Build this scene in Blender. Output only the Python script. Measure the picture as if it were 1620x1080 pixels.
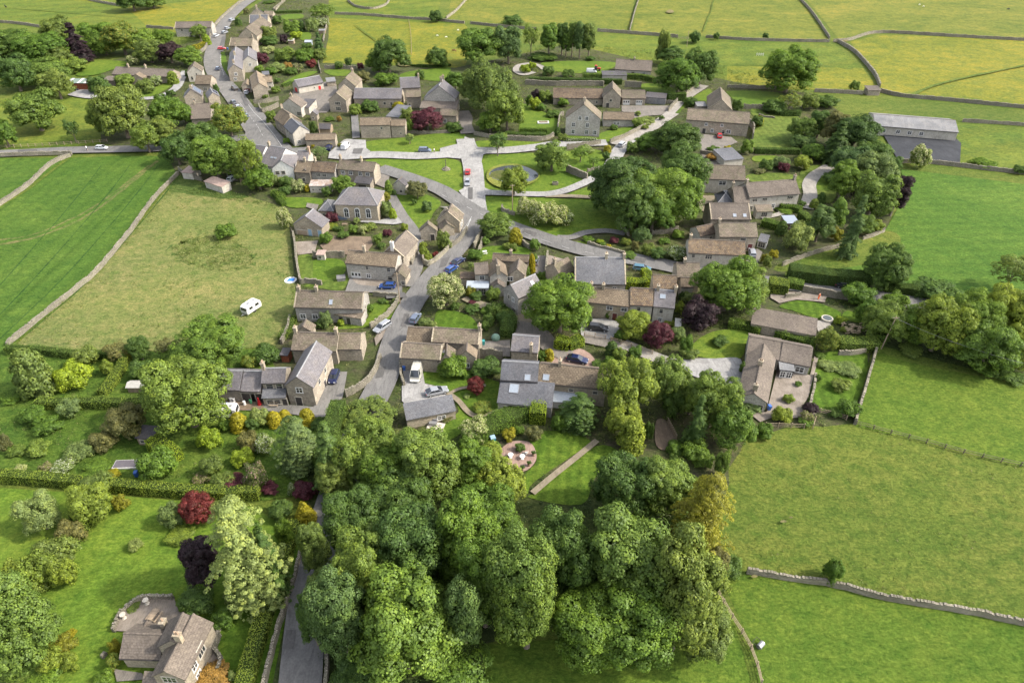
import bpy, bmesh, math, random
import numpy as np
from mathutils import Vector, Matrix, geometry
R = math.radians
for o in list(bpy.data.objects): bpy.data.objects.remove(o)
SC = bpy.context.scene
COL = SC.collection

# ------------------------------------------------------------------ camera, sky, sun, exposure
CAM_H, PITCH, FPX = 90.0, R(36.6), 1080.0
cd = bpy.data.cameras.new('camera'); cam = bpy.data.objects.new('camera', cd); COL.objects.link(cam)
cam.location = (0, 0, CAM_H); cam.rotation_euler = (R(90) - PITCH, 0, 0)
cd.sensor_width = 36; cd.lens = FPX / 1620 * 36; cd.clip_start = 1; cd.clip_end = 6000
SC.camera = cam
SUN_EL, SUN_AZ = R(42), math.atan2(-0.05, 1.0)          # azimuth measured from +x towards +y
world = bpy.data.worlds.new('World'); SC.world = world; world.use_nodes = True
wn = world.node_tree; wn.nodes.clear()
sky = wn.nodes.new('ShaderNodeTexSky'); sky.sky_type = 'NISHITA'; sky.sun_disc = False
sky.sun_elevation = SUN_EL; sky.sun_rotation = R(90) - SUN_AZ; sky.dust_density = 3.0; sky.air_density = 1.0; sky.ozone_density = 1.0
bg = wn.nodes.new('ShaderNodeBackground'); bg.inputs['Strength'].default_value = 0.15
wo = wn.nodes.new('ShaderNodeOutputWorld')
hs = wn.nodes.new('ShaderNodeHueSaturation'); hs.inputs['Saturation'].default_value = 0.4      # thin cloud whitens the skylight
wn.links.new(sky.outputs[0], hs.inputs['Color']); wn.links.new(hs.outputs[0], bg.inputs[0]); wn.links.new(bg.outputs[0], wo.inputs[0])
sd = bpy.data.lights.new('sun', 'SUN'); sd.energy = 2.05; sd.angle = R(2.0); sd.color = (1.0, 0.92, 0.78)
sun = bpy.data.objects.new('sun', sd); COL.objects.link(sun)
sv = Vector((math.cos(SUN_EL) * math.cos(SUN_AZ), math.cos(SUN_EL) * math.sin(SUN_AZ), math.sin(SUN_EL)))
sun.rotation_euler = sv.to_track_quat('Z', 'Y').to_euler(); sun.location = (150, 150, 200)
SC.view_settings.view_transform = 'Standard'; SC.view_settings.look = 'None'
SC.view_settings.exposure = 1.64; SC.view_settings.gamma = 1.0; SC.view_settings.use_curve_mapping = False
SC.cycles.max_bounces = 4; SC.cycles.diffuse_bounces = 2; SC.cycles.glossy_bounces = 2
SC.cycles.transmission_bounces = 2; SC.cycles.transparent_max_bounces = 4; SC.cycles.volume_bounces = 0

# ------------------------------------------------------------------ survey: picture coordinates -> the ground
CT, ST = math.cos(PITCH), math.sin(PITCH)
def ray(x, y):
    u, v = (x - 810) / FPX, (540 - y) / FPX
    return Vector((u, CT + v * ST, -ST + v * CT))
def P(x, y, z=0.0):
    d = ray(x, y); t = (CAM_H - z) / -d.z
    return Vector((d.x * t, d.y * t, z))
def proj(p):
    X, Y, Z = p[0], p[1], p[2] - CAM_H
    dep = Y * CT - Z * ST
    return 810 + FPX * X / dep, 540 - FPX * (Y * ST + Z * CT) / dep
def scale_at(y): return (y - (540 - FPX * math.tan(PITCH))) * CT / CAM_H      # pixels per metre across, on the ground
TILE = {0: (0, 0, 1), 1: (0, 0, 4), 2: (270, 0, 6), 3: (270, 120, 6), 4: (500, 0, 4.5), 5: (800, 20, 4.909), 6: (1060, 0, 2.893),
        7: (440, 200, 5.4), 8: (700, 200, 5.4), 9: (440, 340, 6), 10: (680, 340, 6), 11: (900, 320, 4.909), 12: (1050, 120, 6),
        13: (1050, 230, 6), 14: (330, 430, 4.32), 15: (600, 470, 4.154), 16: (960, 440, 3.6), 17: (0, 520, 3), 18: (0, 720, 3),
        19: (160, 900, 6), 20: (1170, 330, 3.6), 21: (480, 640, 2.4545), 22: (1040, 640, 2.455), 23: (0, 220, 3), 24: (660, 650, 7.2), 25: (1150, 540, 7.717)}
def T(k, x, y):
    a, b, f = TILE[k]
    return a + x / f, b + y / f
def TP(k, pts): return [T(k, x, y) for x, y in pts]

# ------------------------------------------------------------------ materials
def nd(nt, typ, **kw):
    n = nt.nodes.new(typ)
    for k, v in kw.items():
        if k.startswith('i_'): n.inputs[int(k[2:]) if k[2:].isdigit() else k[2:].replace('_', ' ')].default_value = v
        else: setattr(n, k, v)
    return n
def new_mat(name, rough=0.9, spec=0.2):
    m = bpy.data.materials.new(name); m.use_nodes = True; nt = m.node_tree
    b = nt.nodes['Principled BSDF']; b.inputs['Roughness'].default_value = rough; b.inputs['Specular IOR Level'].default_value = spec
    return m, nt, b
def ramp(nt, fac, stops):
    r = nd(nt, 'ShaderNodeValToRGB'); e = r.color_ramp.elements
    while len(e) < len(stops): e.new(0.5)
    for i, (p, c) in enumerate(stops):
        e[i].position = p; e[i].color = (c[0], c[1], c[2], 1)
    nt.links.new(fac, r.inputs[0]); return r.outputs[0]
def mix(nt, f, a, b, typ='MIX'):
    m = nd(nt, 'ShaderNodeMix', data_type='RGBA', blend_type=typ)
    for s, v in ((0, f), (6, a), (7, b)):
        if hasattr(v, 'links') or hasattr(v, 'is_linked'): nt.links.new(v, m.inputs[s])
        elif s == 0: m.inputs[0].default_value = v
        else: m.inputs[s].default_value = (v[0], v[1], v[2], 1)
    return m.outputs[2]
def noise(nt, vec, scale, detail=4, rough=0.6, dist=0.0):
    n = nd(nt, 'ShaderNodeTexNoise', i_Scale=scale, i_Detail=detail, i_Roughness=rough, i_Distortion=dist)
    nt.links.new(vec, n.inputs['Vector']); return n.outputs['Fac']
def bump(nt, b, h, strength=0.5, dist=0.1):
    n = nd(nt, 'ShaderNodeBump', i_Strength=strength, i_Distance=dist)
    nt.links.new(h, n.inputs['Height']); nt.links.new(n.outputs[0], b.inputs['Normal'])
def mapping(nt, vec, sc=(1, 1, 1), rot=0.0):
    n = nd(nt, 'ShaderNodeMapping'); n.inputs['Scale'].default_value = sc; n.inputs['Rotation'].default_value = (0, 0, rot)
    nt.links.new(vec, n.inputs[0]); return n.outputs[0]
def lin(c):   # '#rrggbb' -> linear
    c = [int(c[i:i + 2], 16) / 255 for i in (1, 3, 5)]
    return tuple((x / 12.92 if x <= .04045 else ((x + .055) / 1.055) ** 2.4) for x in c)

GM = {}
def grass_mat(name, c1, c2, c3=None, stripe=None, rough_scale=1.0, bumpd=0.12, tracks=None):
    if name in GM: return GM[name]
    m, nt, b = new_mat(name, 0.95, 0.1)
    c1, c2, c3 = [q and (q[0] * 1.04, q[1] * 1.0, q[2] * 1.2 + .001) for q in (c1, c2, c3)]
    g = nd(nt, 'ShaderNodeNewGeometry').outputs['Position']
    big = noise(nt, g, 0.035, 4, 0.6, 0.6); mid = noise(nt, g, 0.35 * rough_scale, 5, 0.65)
    c = ramp(nt, big, [(0.32, c1), (0.68, c2)])
    c3 = c3 or tuple(x * 0.72 for x in c1)
    c = mix(nt, ramp(nt, mid, [(0.42, (0, 0, 0)), (0.66, (1, 1, 1))]), c, c3)
    fine = noise(nt, g, 2.2 * rough_scale, 4, 0.75)
    vor = noise(nt, mapping(nt, g, (0.9, 2.2, 1), 0.25), 1.1 * rough_scale, 3, 0.7)
    c = mix(nt, 1.0, c, ramp(nt, fine, [(0.3, (0.62, 0.66, 0.6)), (0.7, (1.3, 1.26, 1.25))]), 'MULTIPLY')
    c = mix(nt, 1.0, c, ramp(nt, vor, [(0.35, (0.80, 0.84, 0.78)), (0.65, (1.14, 1.12, 1.08))]), 'MULTIPLY')
    wide = noise(nt, mapping(nt, g, (1, 1.6, 1), 0.4), 0.012, 6, 0.7, 1.5)
    c = mix(nt, 1.0, c, ramp(nt, wide, [(0.36, (0.78, 0.87, 0.82)), (0.5, (1.0, 1.0, 1.0)), (0.64, (1.26, 1.13, 1.2))]), 'MULTIPLY')
    tuft = noise(nt, mapping(nt, g, (1, 1.8, 1), -0.3), 0.55, 6, 0.78, 1.0)
    c = mix(nt, 1.0, c, ramp(nt, tuft, [(0.40, (0.74, 0.82, 0.78)), (0.52, (1.04, 1.02, 1.0)), (0.62, (1.2, 1.13, 1.22))]), 'MULTIPLY')
    if stripe:
        w = nd(nt, 'ShaderNodeTexWave', wave_type='BANDS', bands_direction='X', i_Scale=stripe[0], i_Distortion=stripe[3] if len(stripe) > 3 else 0.6, i_Detail=1.0)
        nt.links.new(mapping(nt, g, (1, 1, 1), stripe[1]), w.inputs['Vector'])
        a = stripe[2]
        c = mix(nt, 1.0, c, ramp(nt, w.outputs['Fac'], [(0.2, (1 - a, 1 - a, 1 - a)), (0.8, (1 + a, 1 + a, 1 + a))]), 'MULTIPLY')
    if tracks:
        w = nd(nt, 'ShaderNodeTexWave', wave_type='BANDS', bands_direction='X', i_Scale=tracks[0], i_Distortion=1.2, i_Detail=1.0)
        nt.links.new(mapping(nt, g, (1, 1, 1), tracks[1]), w.inputs['Vector'])
        c = mix(nt, 1.0, c, ramp(nt, w.outputs['Fac'], [(0.0, (0.8, 0.84, 0.8)), (0.03, (1, 1, 1))]), 'MULTIPLY')
    nt.links.new(c, b.inputs['Base Color'])
    bump(nt, b, mix(nt, 0.4, mix(nt, 0.5, vor, tuft), fine), 1.0, bumpd * 2.0)
    GM[name] = m; return m
def stone_ground(name, c1, c2, scale=0.6, c3=None, bumpd=0.03, rough=0.9):
    if name in GM: return GM[name]
    m, nt, b = new_mat(name, rough, 0.25)
    g = nd(nt, 'ShaderNodeNewGeometry').outputs['Position']
    c = ramp(nt, noise(nt, g, scale * 0.3, 5, 0.65, 0.4), [(0.35, c1), (0.65, c2)])
    f = noise(nt, g, scale * 6, 4, 0.7)
    c = mix(nt, 1.0, c, ramp(nt, noise(nt, mapping(nt, g, (2.2, 0.5, 1), 0.5), scale * 0.9, 6, 0.75, 1.2), [(0.38, (0.78, 0.78, 0.77)), (0.5, (1, 1, 1)), (0.64, (1.13, 1.12, 1.1))]), 'MULTIPLY')
    c = mix(nt, 1.0, c, ramp(nt, f, [(0.3, (0.8, 0.8, 0.8)), (0.7, (1.15, 1.15, 1.15))]), 'MULTIPLY')
    if c3: c = mix(nt, ramp(nt, noise(nt, g, scale, 3, 0.5, 1.0), [(0.55, (0, 0, 0)), (0.7, (1, 1, 1))]), c, c3)
    nt.links.new(c, b.inputs['Base Color']); bump(nt, b, f, 0.4, bumpd)
    GM[name] = m; return m
def brick_mat(name, c1, c2, mortar, bw, bh, noisec=None, off=0.5, ms=0.02, rough=0.9, amt=0.45, nscale=0.5, bstr=0.6):
    if name in GM: return GM[name]
    m, nt, b = new_mat(name, rough, 0.25)
    uv = nd(nt, 'ShaderNodeUVMap').outputs[0]; g = nd(nt, 'ShaderNodeNewGeometry').outputs['Position']
    w = nd(nt, 'ShaderNodeTexNoise', i_Scale=1.3, i_Detail=2.0); nt.links.new(g, w.inputs['Vector'])
    vec = nd(nt, 'ShaderNodeVectorMath', operation='MULTIPLY_ADD'); nt.links.new(w.outputs['Color'], vec.inputs[0]); vec.inputs[1].default_value = (0.16, 0.16, 0); nt.links.new(uv, vec.inputs[2])
    br = nd(nt, 'ShaderNodeTexBrick', i_Scale=1.0); br.offset = off
    br.inputs['Color1'].default_value = (*c1, 1); br.inputs['Color2'].default_value = (*c2, 1); br.inputs['Mortar'].default_value = (*mortar, 1)
    br.inputs['Mortar Size'].default_value = ms; br.inputs['Brick Width'].default_value = bw; br.inputs['Row Height'].default_value = bh; br.inputs['Bias'].default_value = 0.0
    br.inputs['Mortar Smooth'].default_value = 0.3
    nt.links.new(vec.outputs[0], br.inputs['Vector'])
    c = br.outputs['Color']
    if noisec:
        c = mix(nt, ramp(nt, noise(nt, g, nscale, 5, 0.75, 0.5), [(0.45, (0, 0, 0)), (0.68, (amt * 2, amt * 2, amt * 2))]), c, noisec)
    c = mix(nt, 1.0, c, ramp(nt, noise(nt, g, 3.0, 4, 0.7), [(0.3, (0.66, 0.66, 0.66)), (0.7, (1.3, 1.3, 1.3))]), 'MULTIPLY')
    c = mix(nt, 1.0, c, ramp(nt, noise(nt, g, 0.22, 3, 0.6), [(0.3, (0.8, 0.8, 0.8)), (0.7, (1.18, 1.18, 1.18))]), 'MULTIPLY')
    oi = nd(nt, 'ShaderNodeObjectInfo'); c = mix(nt, 1.0, c, ramp(nt, oi.outputs['Random'], [(0.0, (0.84, 0.83, 0.82)), (0.5, (1, 0.99, 0.97)), (1.0, (1.12, 1.1, 1.05))]), 'MULTIPLY')
    nt.links.new(c, b.inputs['Base Color'])
    inv = nd(nt, 'ShaderNodeMath', operation='SUBTRACT', i_0=1.0); nt.links.new(br.outputs['Fac'], inv.inputs[1])
    bump(nt, b, inv.outputs[0], bstr, 0.05)
    GM[name] = m; return m
def plain(name, c, rough=0.6, spec=0.4, metal=0.0, var=0.15, sc=3.0):
    if name in GM: return GM[name]
    m, nt, b = new_mat(name, rough, spec); b.inputs['Metallic'].default_value = metal
    g = nd(nt, 'ShaderNodeTexCoord').outputs['Object']
    c2 = mix(nt, 1.0, c, ramp(nt, noise(nt, g, sc, 3, 0.6), [(0.3, (1 - var,) * 3), (0.7, (1 + var,) * 3)]), 'MULTIPLY')
    nt.links.new(c2, b.inputs['Base Color']); GM[name] = m; return m
def leaf_mat(name, c, fleck=None, amt=0.0, var=0.38, trans=0.38, hue=None):
    """leaf colour c, varied per leaf and per clump (point attribute 'v'); fleck = blossom colour on a share of the leaves"""
    if name in GM: return GM[name]
    m = bpy.data.materials.new(name); m.use_nodes = True; nt = m.node_tree; nt.nodes.clear()
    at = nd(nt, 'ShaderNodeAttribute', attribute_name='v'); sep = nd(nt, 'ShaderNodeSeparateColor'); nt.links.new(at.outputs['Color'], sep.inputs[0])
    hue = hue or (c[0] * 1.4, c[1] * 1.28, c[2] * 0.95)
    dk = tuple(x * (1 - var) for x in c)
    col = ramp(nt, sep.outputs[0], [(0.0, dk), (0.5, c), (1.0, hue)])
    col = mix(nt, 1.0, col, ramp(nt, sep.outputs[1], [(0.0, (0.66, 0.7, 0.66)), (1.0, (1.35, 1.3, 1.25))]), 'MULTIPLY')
    oi = nd(nt, 'ShaderNodeObjectInfo')
    col = mix(nt, 1.0, col, ramp(nt, oi.outputs['Random'], [(0.0, (0.86, 0.9, 0.95)), (1.0, (1.16, 1.1, 1.0))]), 'MULTIPLY')
    if fleck:
        gt = nd(nt, 'ShaderNodeMath', operation='LESS_THAN', i_1=amt); nt.links.new(sep.outputs[2], gt.inputs[0])
        col = mix(nt, gt.outputs[0], col, fleck)
    d = nd(nt, 'ShaderNodeBsdfDiffuse'); t = nd(nt, 'ShaderNodeBsdfTranslucent'); gl = nd(nt, 'ShaderNodeBsdfGlossy', i_Roughness=0.5)
    gl.inputs['Color'].default_value = (0.7, 0.75, 0.7, 1)
    nt.links.new(col, d.inputs[0]); nt.links.new(col, t.inputs[0])
    s = nd(nt, 'ShaderNodeMixShader', i_0=trans); nt.links.new(d.outputs[0], s.inputs[1]); nt.links.new(t.outputs[0], s.inputs[2])
    s2 = nd(nt, 'ShaderNodeMixShader', i_0=0.018); nt.links.new(s.outputs[0], s2.inputs[1]); nt.links.new(gl.outputs[0], s2.inputs[2])
    o = nd(nt, 'ShaderNodeOutputMaterial'); nt.links.new(s2.outputs[0], o.inputs[0])
    GM[name] = m; return m

# ------------------------------------------------------------------ mesh helpers
class MB:
    def __init__(s): s.v = []; s.f = []; s.m = []
    def face(s, pts, mi=0):
        b = len(s.v); s.v += [tuple(p) for p in pts]; s.f.append(tuple(range(b, b + len(pts)))); s.m.append(mi)
    def hexa(s, p, mi=0):           # 8 points: bottom 0-3 (ccw seen from above), top 4-7
        b = len(s.v); s.v += [tuple(q) for q in p]
        for f in ((0, 3, 2, 1), (4, 5, 6, 7), (0, 1, 5, 4), (1, 2, 6, 5), (2, 3, 7, 6), (3, 0, 4, 7)):
            s.f.append(tuple(b + i for i in f)); s.m.append(mi)
    def box(s, x0, x1, y0, y1, z0, z1, mi=0):
        s.hexa([(x0, y0, z0), (x1, y0, z0), (x1, y1, z0), (x0, y1, z0), (x0, y0, z1), (x1, y0, z1), (x1, y1, z1), (x0, y1, z1)], mi)
    def prism(s, poly, z0, z1, mi=0):
        n = len(poly); b = len(s.v); s.v += [(x, y, z0) for x, y in poly] + [(x, y, z1) for x, y in poly]
        s.f.append(tuple(range(b + n - 1, b - 1, -1))); s.f.append(tuple(range(b + n, b + 2 * n))); s.m += [mi, mi]
        for i in range(n):
            j = (i + 1) % n; s.f.append((b + i, b + j, b + n + j, b + n + i)); s.m.append(mi)
    def tube(s, a, b_, r0, r1, n=7, mi=0):
        a = Vector(a); b_ = Vector(b_); d = (b_ - a).normalized()
        u = d.orthogonal().normalized(); w = d.cross(u); b = len(s.v)
        for c, r in ((a, r0), (b_, r1)):
            for i in range(n):
                t = 2 * math.pi * i / n; s.v.append(tuple(c + u * math.cos(t) * r + w * math.sin(t) * r))
        for i in range(n):
            j = (i + 1) % n; s.f.append((b + i, b + j, b + n + j, b + n + i)); s.m.append(mi)
        s.f.append(tuple(range(b + n - 1, b - 1, -1))); s.f.append(tuple(range(b + n, b + 2 * n))); s.m += [mi, mi]
    def ball(s, c, r, n=8, k=5, mi=0):
        rows = []
        for j in range(k + 1):
            ph = math.pi * j / k; row = []
            for i in range(n):
                t = 2 * math.pi * i / n
                s.v.append((c[0] + r[0] * math.sin(ph) * math.cos(t), c[1] + r[1] * math.sin(ph) * math.sin(t), c[2] + r[2] * math.cos(ph))); row.append(len(s.v) - 1)
            rows.append(row)
        for j in range(k):
            for i in range(n):
                i2 = (i + 1) % n; s.f.append((rows[j][i], rows[j + 1][i], rows[j + 1][i2], rows[j][i2])); s.m.append(mi)
    def mesh(s, name, mats, uv=True, smooth=False):
        me = bpy.data.meshes.new(name); me.from_pydata(s.v, [], s.f)
        for m in mats: me.materials.append(m)
        if len(mats) > 1: me.polygons.foreach_set('material_index', s.m)
        if smooth: me.polygons.foreach_set('use_smooth', [True] * len(s.f))
        if uv:
            l = me.uv_layers.new(name='UVMap'); data = []
            for p in me.polygons:
                n = p.normal; t = Vector((-n.y, n.x, 0))
                t = t.normalized() if t.length > 1e-4 else Vector((1, 0, 0))
                b = n.cross(t)
                for i in p.vertices:
                    q = me.vertices[i].co; data += [q.dot(t), q.dot(b)]
            l.data.foreach_set('uv', data)
        me.update(); return me
def link(name, me, parent=None, loc=(0, 0, 0), rz=0.0):
    o = bpy.data.objects.new(name, me); COL.objects.link(o); o.location = loc; o.rotation_euler = (0, 0, rz)
    if parent: o.parent = parent
    return o
def tag(o, label=None, cat=None, group=None, kind=None):
    if label: o['label'] = label
    if cat: o['category'] = cat
    if group: o['group'] = group
    if kind: o['kind'] = kind
    return o
def thing(name, label, cat, loc=(0, 0, 0), rz=0.0, group=None):
    return tag(link(name, None, None, loc, rz), label, cat, group)
def copy_tree(o, parent=None):
    c = o.copy(); COL.objects.link(c); c.parent = parent
    for ch in list(o.children): copy_tree(ch, c)
    return c
def smooth_line(pts, closed=False, step=3):
    n = len(pts); out = []
    rng = range(n if closed else n - 1)
    for i in rng:
        p0, p1, p2, p3 = [pts[(i + k) % n] if closed else pts[min(max(i + k, 0), n - 1)] for k in (-1, 0, 1, 2)]
        for s in range(step):
            t = s / step
            out.append(tuple(0.5 * ((2 * b) + (-a + c) * t + (2 * a - 5 * b + 4 * c - d) * t * t + (-a + 3 * b - 3 * c + d) * t ** 3) for a, b, c, d in zip(p0, p1, p2, p3)))
    if not closed: out.append(tuple(pts[-1]))
    return out
# ---- flat sheets of ground, each 4 mm or more above the one before
SHEETS = []; ZL = [0.0]
def sheet(name, pts, mat, smooth=True, world_pts=False, z=None, jit=0.0, step=4):
    if not world_pts: pts = [tuple(P(x, y))[:2] for x, y in pts]
    if smooth: pts = smooth_line(pts, True, step)
    if z is None: ZL[0] += 0.004; z = ZL[0]
    rng = random.Random(len(SHEETS))
    if jit: pts = [(x + rng.uniform(-jit, jit), y + rng.uniform(-jit, jit)) for x, y in pts]
    tri = geometry.tessellate_polygon([[Vector((x, y, 0)) for x, y in pts]])
    me = bpy.data.meshes.new(name)
    fs = []
    for t in tri:
        a, b, c = [pts[i] for i in t]
        cr = (b[0] - a[0]) * (c[1] - a[1]) - (b[1] - a[1]) * (c[0] - a[0])
        fs.append(tuple(t) if cr > 0 else tuple(reversed(t)))
    me.from_pydata([(x, y, z) for x, y in pts], [], fs); me.materials.append(mat); me.update()
    o = link(name, me); o['kind'] = 'structure'; SHEETS.append((pts, z, name)); return o
def ribbon_pts(pts, w):
    L, Rr = [], []
    for i, p in enumerate(pts):
        a = pts[max(i - 1, 0)]; b = pts[min(i + 1, len(pts) - 1)]
        d = Vector((b[0] - a[0], b[1] - a[1])).normalized(); n = Vector((-d.y, d.x))
        ww = w[0] + (w[1] - w[0]) * i / (len(pts) - 1) if isinstance(w, tuple) else w
        L.append((p[0] + n.x * ww / 2, p[1] + n.y * ww / 2)); Rr.append((p[0] - n.x * ww / 2, p[1] - n.y * ww / 2))
    return L, Rr
def road(name, pts, w, mat, step=4, jit=0.0):
    pw = smooth_line([tuple(P(x, y))[:2] for x, y in pts], False, step)
    L, Rr = ribbon_pts(pw, w); ZL[0] += 0.004; z = ZL[0]
    rng = random.Random(len(pts) * 7)
    if jit: L = [(x + rng.uniform(-jit, jit), y + rng.uniform(-jit, jit)) for x, y in L]; Rr = [(x + rng.uniform(-jit, jit), y + rng.uniform(-jit, jit)) for x, y in Rr]
    n = len(L); me = bpy.data.meshes.new(name)
    me.from_pydata([(x, y, z) for x, y in L + Rr], [], [(i, i + n, i + n + 1, i + 1) for i in range(n - 1)]); me.materials.append(mat)
    o = link(name, me); o['kind'] = 'structure'; SHEETS.append((L + Rr[::-1], z, name)); return o
def gz(x, y):
    best = 0.0
    for pts, z, _ in SHEETS:
        if z <= best: continue
        c = False; j = len(pts) - 1
        for i in range(len(pts)):
            xi, yi = pts[i]; xj, yj = pts[j]
            if (yi > y) != (yj > y) and x < (xj - xi) * (y - yi) / (yj - yi) + xi: c = not c
            j = i
        if c: best = z
    return best
# ------------------------------------------------------------------ the setting: ground, fields, lawns, lanes
G_FAR = grass_mat('far_pasture', (0.108, 0.128, 0.018), (0.140, 0.142, 0.021), (0.076, 0.104, 0.016), rough_scale=0.5)
G_FAR2 = grass_mat('buttercup_pasture', (0.132, 0.140, 0.014), (0.156, 0.152, 0.016), (0.088, 0.116, 0.016), rough_scale=0.5)
G_FAR3 = grass_mat('mown_pasture', (0.084, 0.120, 0.014), (0.112, 0.132, 0.016), (0.064, 0.100, 0.014), rough_scale=0.5, stripe=(0.02, 1.2, 0.06))
G_CROP = grass_mat('crop_grass', (0.05, 0.098, 0.012), (0.064, 0.112, 0.014), (0.04, 0.082, 0.011), stripe=(0.08, 0.0, 0.04, 0.8), tracks=(0.0185, 0.0))
G_CROP2 = grass_mat('crop_grass_right', (0.052, 0.105, 0.012), (0.066, 0.118, 0.014), (0.043, 0.092, 0.011), stripe=(0.08, 1.5, 0.05, 2.0))
G_MEADOW = grass_mat('hay_meadow', (0.15, 0.15, 0.05), (0.115, 0.138, 0.035), (0.085, 0.118, 0.026), bumpd=0.25)
G_NETTLE = grass_mat('nettle_patch', (0.062, 0.098, 0.02), (0.074, 0.108, 0.022), (0.045, 0.08, 0.015), bumpd=0.4)
G_PASTURE = grass_mat('rough_pasture', (0.080, 0.116, 0.016), (0.104, 0.124, 0.021), (0.062, 0.098, 0.013), bumpd=0.3)
G_PASTURE2 = grass_mat('short_pasture', (0.066, 0.112, 0.012), (0.084, 0.120, 0.014), (0.053, 0.096, 0.010), bumpd=0.2)
G_LAWN = grass_mat('lawn_grass', (0.072, 0.122, 0.012), (0.092, 0.136, 0.015), (0.060, 0.104, 0.012), rough_scale=1.4, bumpd=0.05)
G_STRIPE = grass_mat('striped_lawn', (0.056, 0.106, 0.010), (0.072, 0.116, 0.011), rough_scale=1.4, bumpd=0.05, stripe=(0.16, 0.12, 0.10, 0.3))
G_STRIPE2 = grass_mat('pale_striped_lawn', (0.076, 0.116, 0.018), (0.092, 0.124, 0.021), rough_scale=1.2, bumpd=0.05, stripe=(0.14, 0.0, 0.07, 0.3))
G_LAWN_BL = grass_mat('wide_garden_lawn', (0.070, 0.126, 0.012), (0.094, 0.142, 0.015), (0.058, 0.108, 0.011), rough_scale=1.2, bumpd=0.08, stripe=(0.09, 0.45, 0.05, 1.0))
G_ORCH = grass_mat('orchard_grass', (0.056, 0.108, 0.013), (0.080, 0.124, 0.016), (0.040, 0.080, 0.010), bumpd=0.35)
G_VILL = grass_mat('village_ground', (0.048, 0.066, 0.018), (0.068, 0.078, 0.026), (0.05, 0.048, 0.026), bumpd=0.2)
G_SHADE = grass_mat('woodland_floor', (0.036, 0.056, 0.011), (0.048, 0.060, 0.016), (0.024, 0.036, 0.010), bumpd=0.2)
G_HEDGE = grass_mat('verge_grass', (0.052, 0.092, 0.011), (0.072, 0.104, 0.014), bumpd=0.15)
S_ROAD = stone_ground('asphalt', (0.105, 0.102, 0.10), (0.14, 0.135, 0.13), 0.5)
S_ROAD2 = stone_ground('worn_asphalt', (0.115, 0.11, 0.104), (0.155, 0.147, 0.138), 0.6)
S_LIME = stone_ground('limestone_gravel', (0.20, 0.196, 0.19), (0.26, 0.253, 0.245), 0.5, c3=(0.155, 0.15, 0.145))
S_GRAVEL = stone_ground('driveway_gravel', (0.20, 0.185, 0.165), (0.26, 0.24, 0.215), 0.8)
S_DARKYARD = stone_ground('dark_hardstanding', (0.02, 0.022, 0.027), (0.034, 0.036, 0.042), 0.5)
S_YARD = stone_ground('yard_paving', (0.12, 0.108, 0.095), (0.165, 0.148, 0.13), 0.9)
S_PINK = stone_ground('pink_gravel', (0.20, 0.135, 0.11), (0.25, 0.175, 0.145), 0.9)
S_SOIL = stone_ground('garden_soil', (0.115, 0.085, 0.06), (0.16, 0.12, 0.085), 1.4, bumpd=0.08)
S_PAVE = stone_ground('stone_paving', (0.145, 0.122, 0.10), (0.21, 0.18, 0.152), 1.6)
S_DRY = stone_ground('bare_path', (0.155, 0.13, 0.09), (0.20, 0.17, 0.12), 1.2)
S_WHITE = plain('road_paint', (0.36, 0.36, 0.35), 0.7, var=0.2, sc=1.0)

G_TRAM = grass_mat('tramline', (0.03, 0.07, 0.012), (0.036, 0.078, 0.013))
G_TRAM2 = grass_mat('tramline_right', (0.042, 0.085, 0.013), (0.05, 0.09, 0.014))
def big_ground():
    n = 60; xs = np.linspace(-1, 1, n); xs = np.sign(xs) * np.abs(xs) ** 1.6 * 2600; v = []; f = []
    for j in range(n):
        for i in range(n): v.append((xs[i], xs[j] + 1400, -0.02))
    for j in range(n - 1):
        for i in range(n - 1): f.append((j * n + i, j * n + i + 1, (j + 1) * n + i + 1, (j + 1) * n + i))
    me = bpy.data.meshes.new('ground'); me.from_pydata(v, [], f); me.materials.append(G_PASTURE); me.update()
    o = link('ground', me); o['kind'] = 'structure'
big_ground()
S = sheet
# far fields
S('field', [(-200, -3), (200, -3), (275, 18), (275, 48), (180, 40), (80, 40), (-200, 30)], G_FAR3, False)
S('field', [(200, 12), (400, -6), (385, 10), (350, 40), (330, 50), (280, 52), (230, 40)], G_FAR2, False)
S('field', [(440, -8), (700, -8), (690, 26), (640, 30), (535, 22), (470, 24)], G_FAR3, False)
S('field', [(715, -8), (1005, -8), (995, 52), (930, 40), (740, 36), (708, 30)], G_FAR, False)
S('field', [(515, 28), (640, 34), (735, 38), (750, 60), (735, 108), (640, 112), (505, 108)], G_FAR2, False)
S('field', [(1010, -8), (1262, -8), (1312, 64), (1180, 60), (1000, 54)], G_FAR, False)
S('field', [(1268, -10), (1900, -10), (1900, 70), (1620, 60), (1390, 52), (1330, 66)], G_FAR, False)
S('field', [(930, 56), (1010, 56), (1085, 66), (1320, 70), (1360, 105), (1388, 140), (1290, 140), (1160, 140), (1060, 110), (930, 98)], G_FAR3, False)
S('field', [(1150, 105), (1365, 108), (1390, 142), (1290, 142), (1150, 140)], G_FAR2, False)
S('field', [(1345, 66), (1390, 55), (1620, 63), (1950, 70), (1950, 200), (1620, 168), (1400, 148), (1380, 118)], G_FAR2, False)
S('field', [(1150, 142), (1290, 145), (1400, 152), (1620, 172), (1950, 205), (1950, 230), (1520, 192), (1380, 180), (1160, 172)], G_PASTURE, False)
S('field', [(1510, 195), (1620, 202), (1950, 235), (1950, 300), (1620, 268), (1520, 262)], G_FAR3, False)
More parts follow.
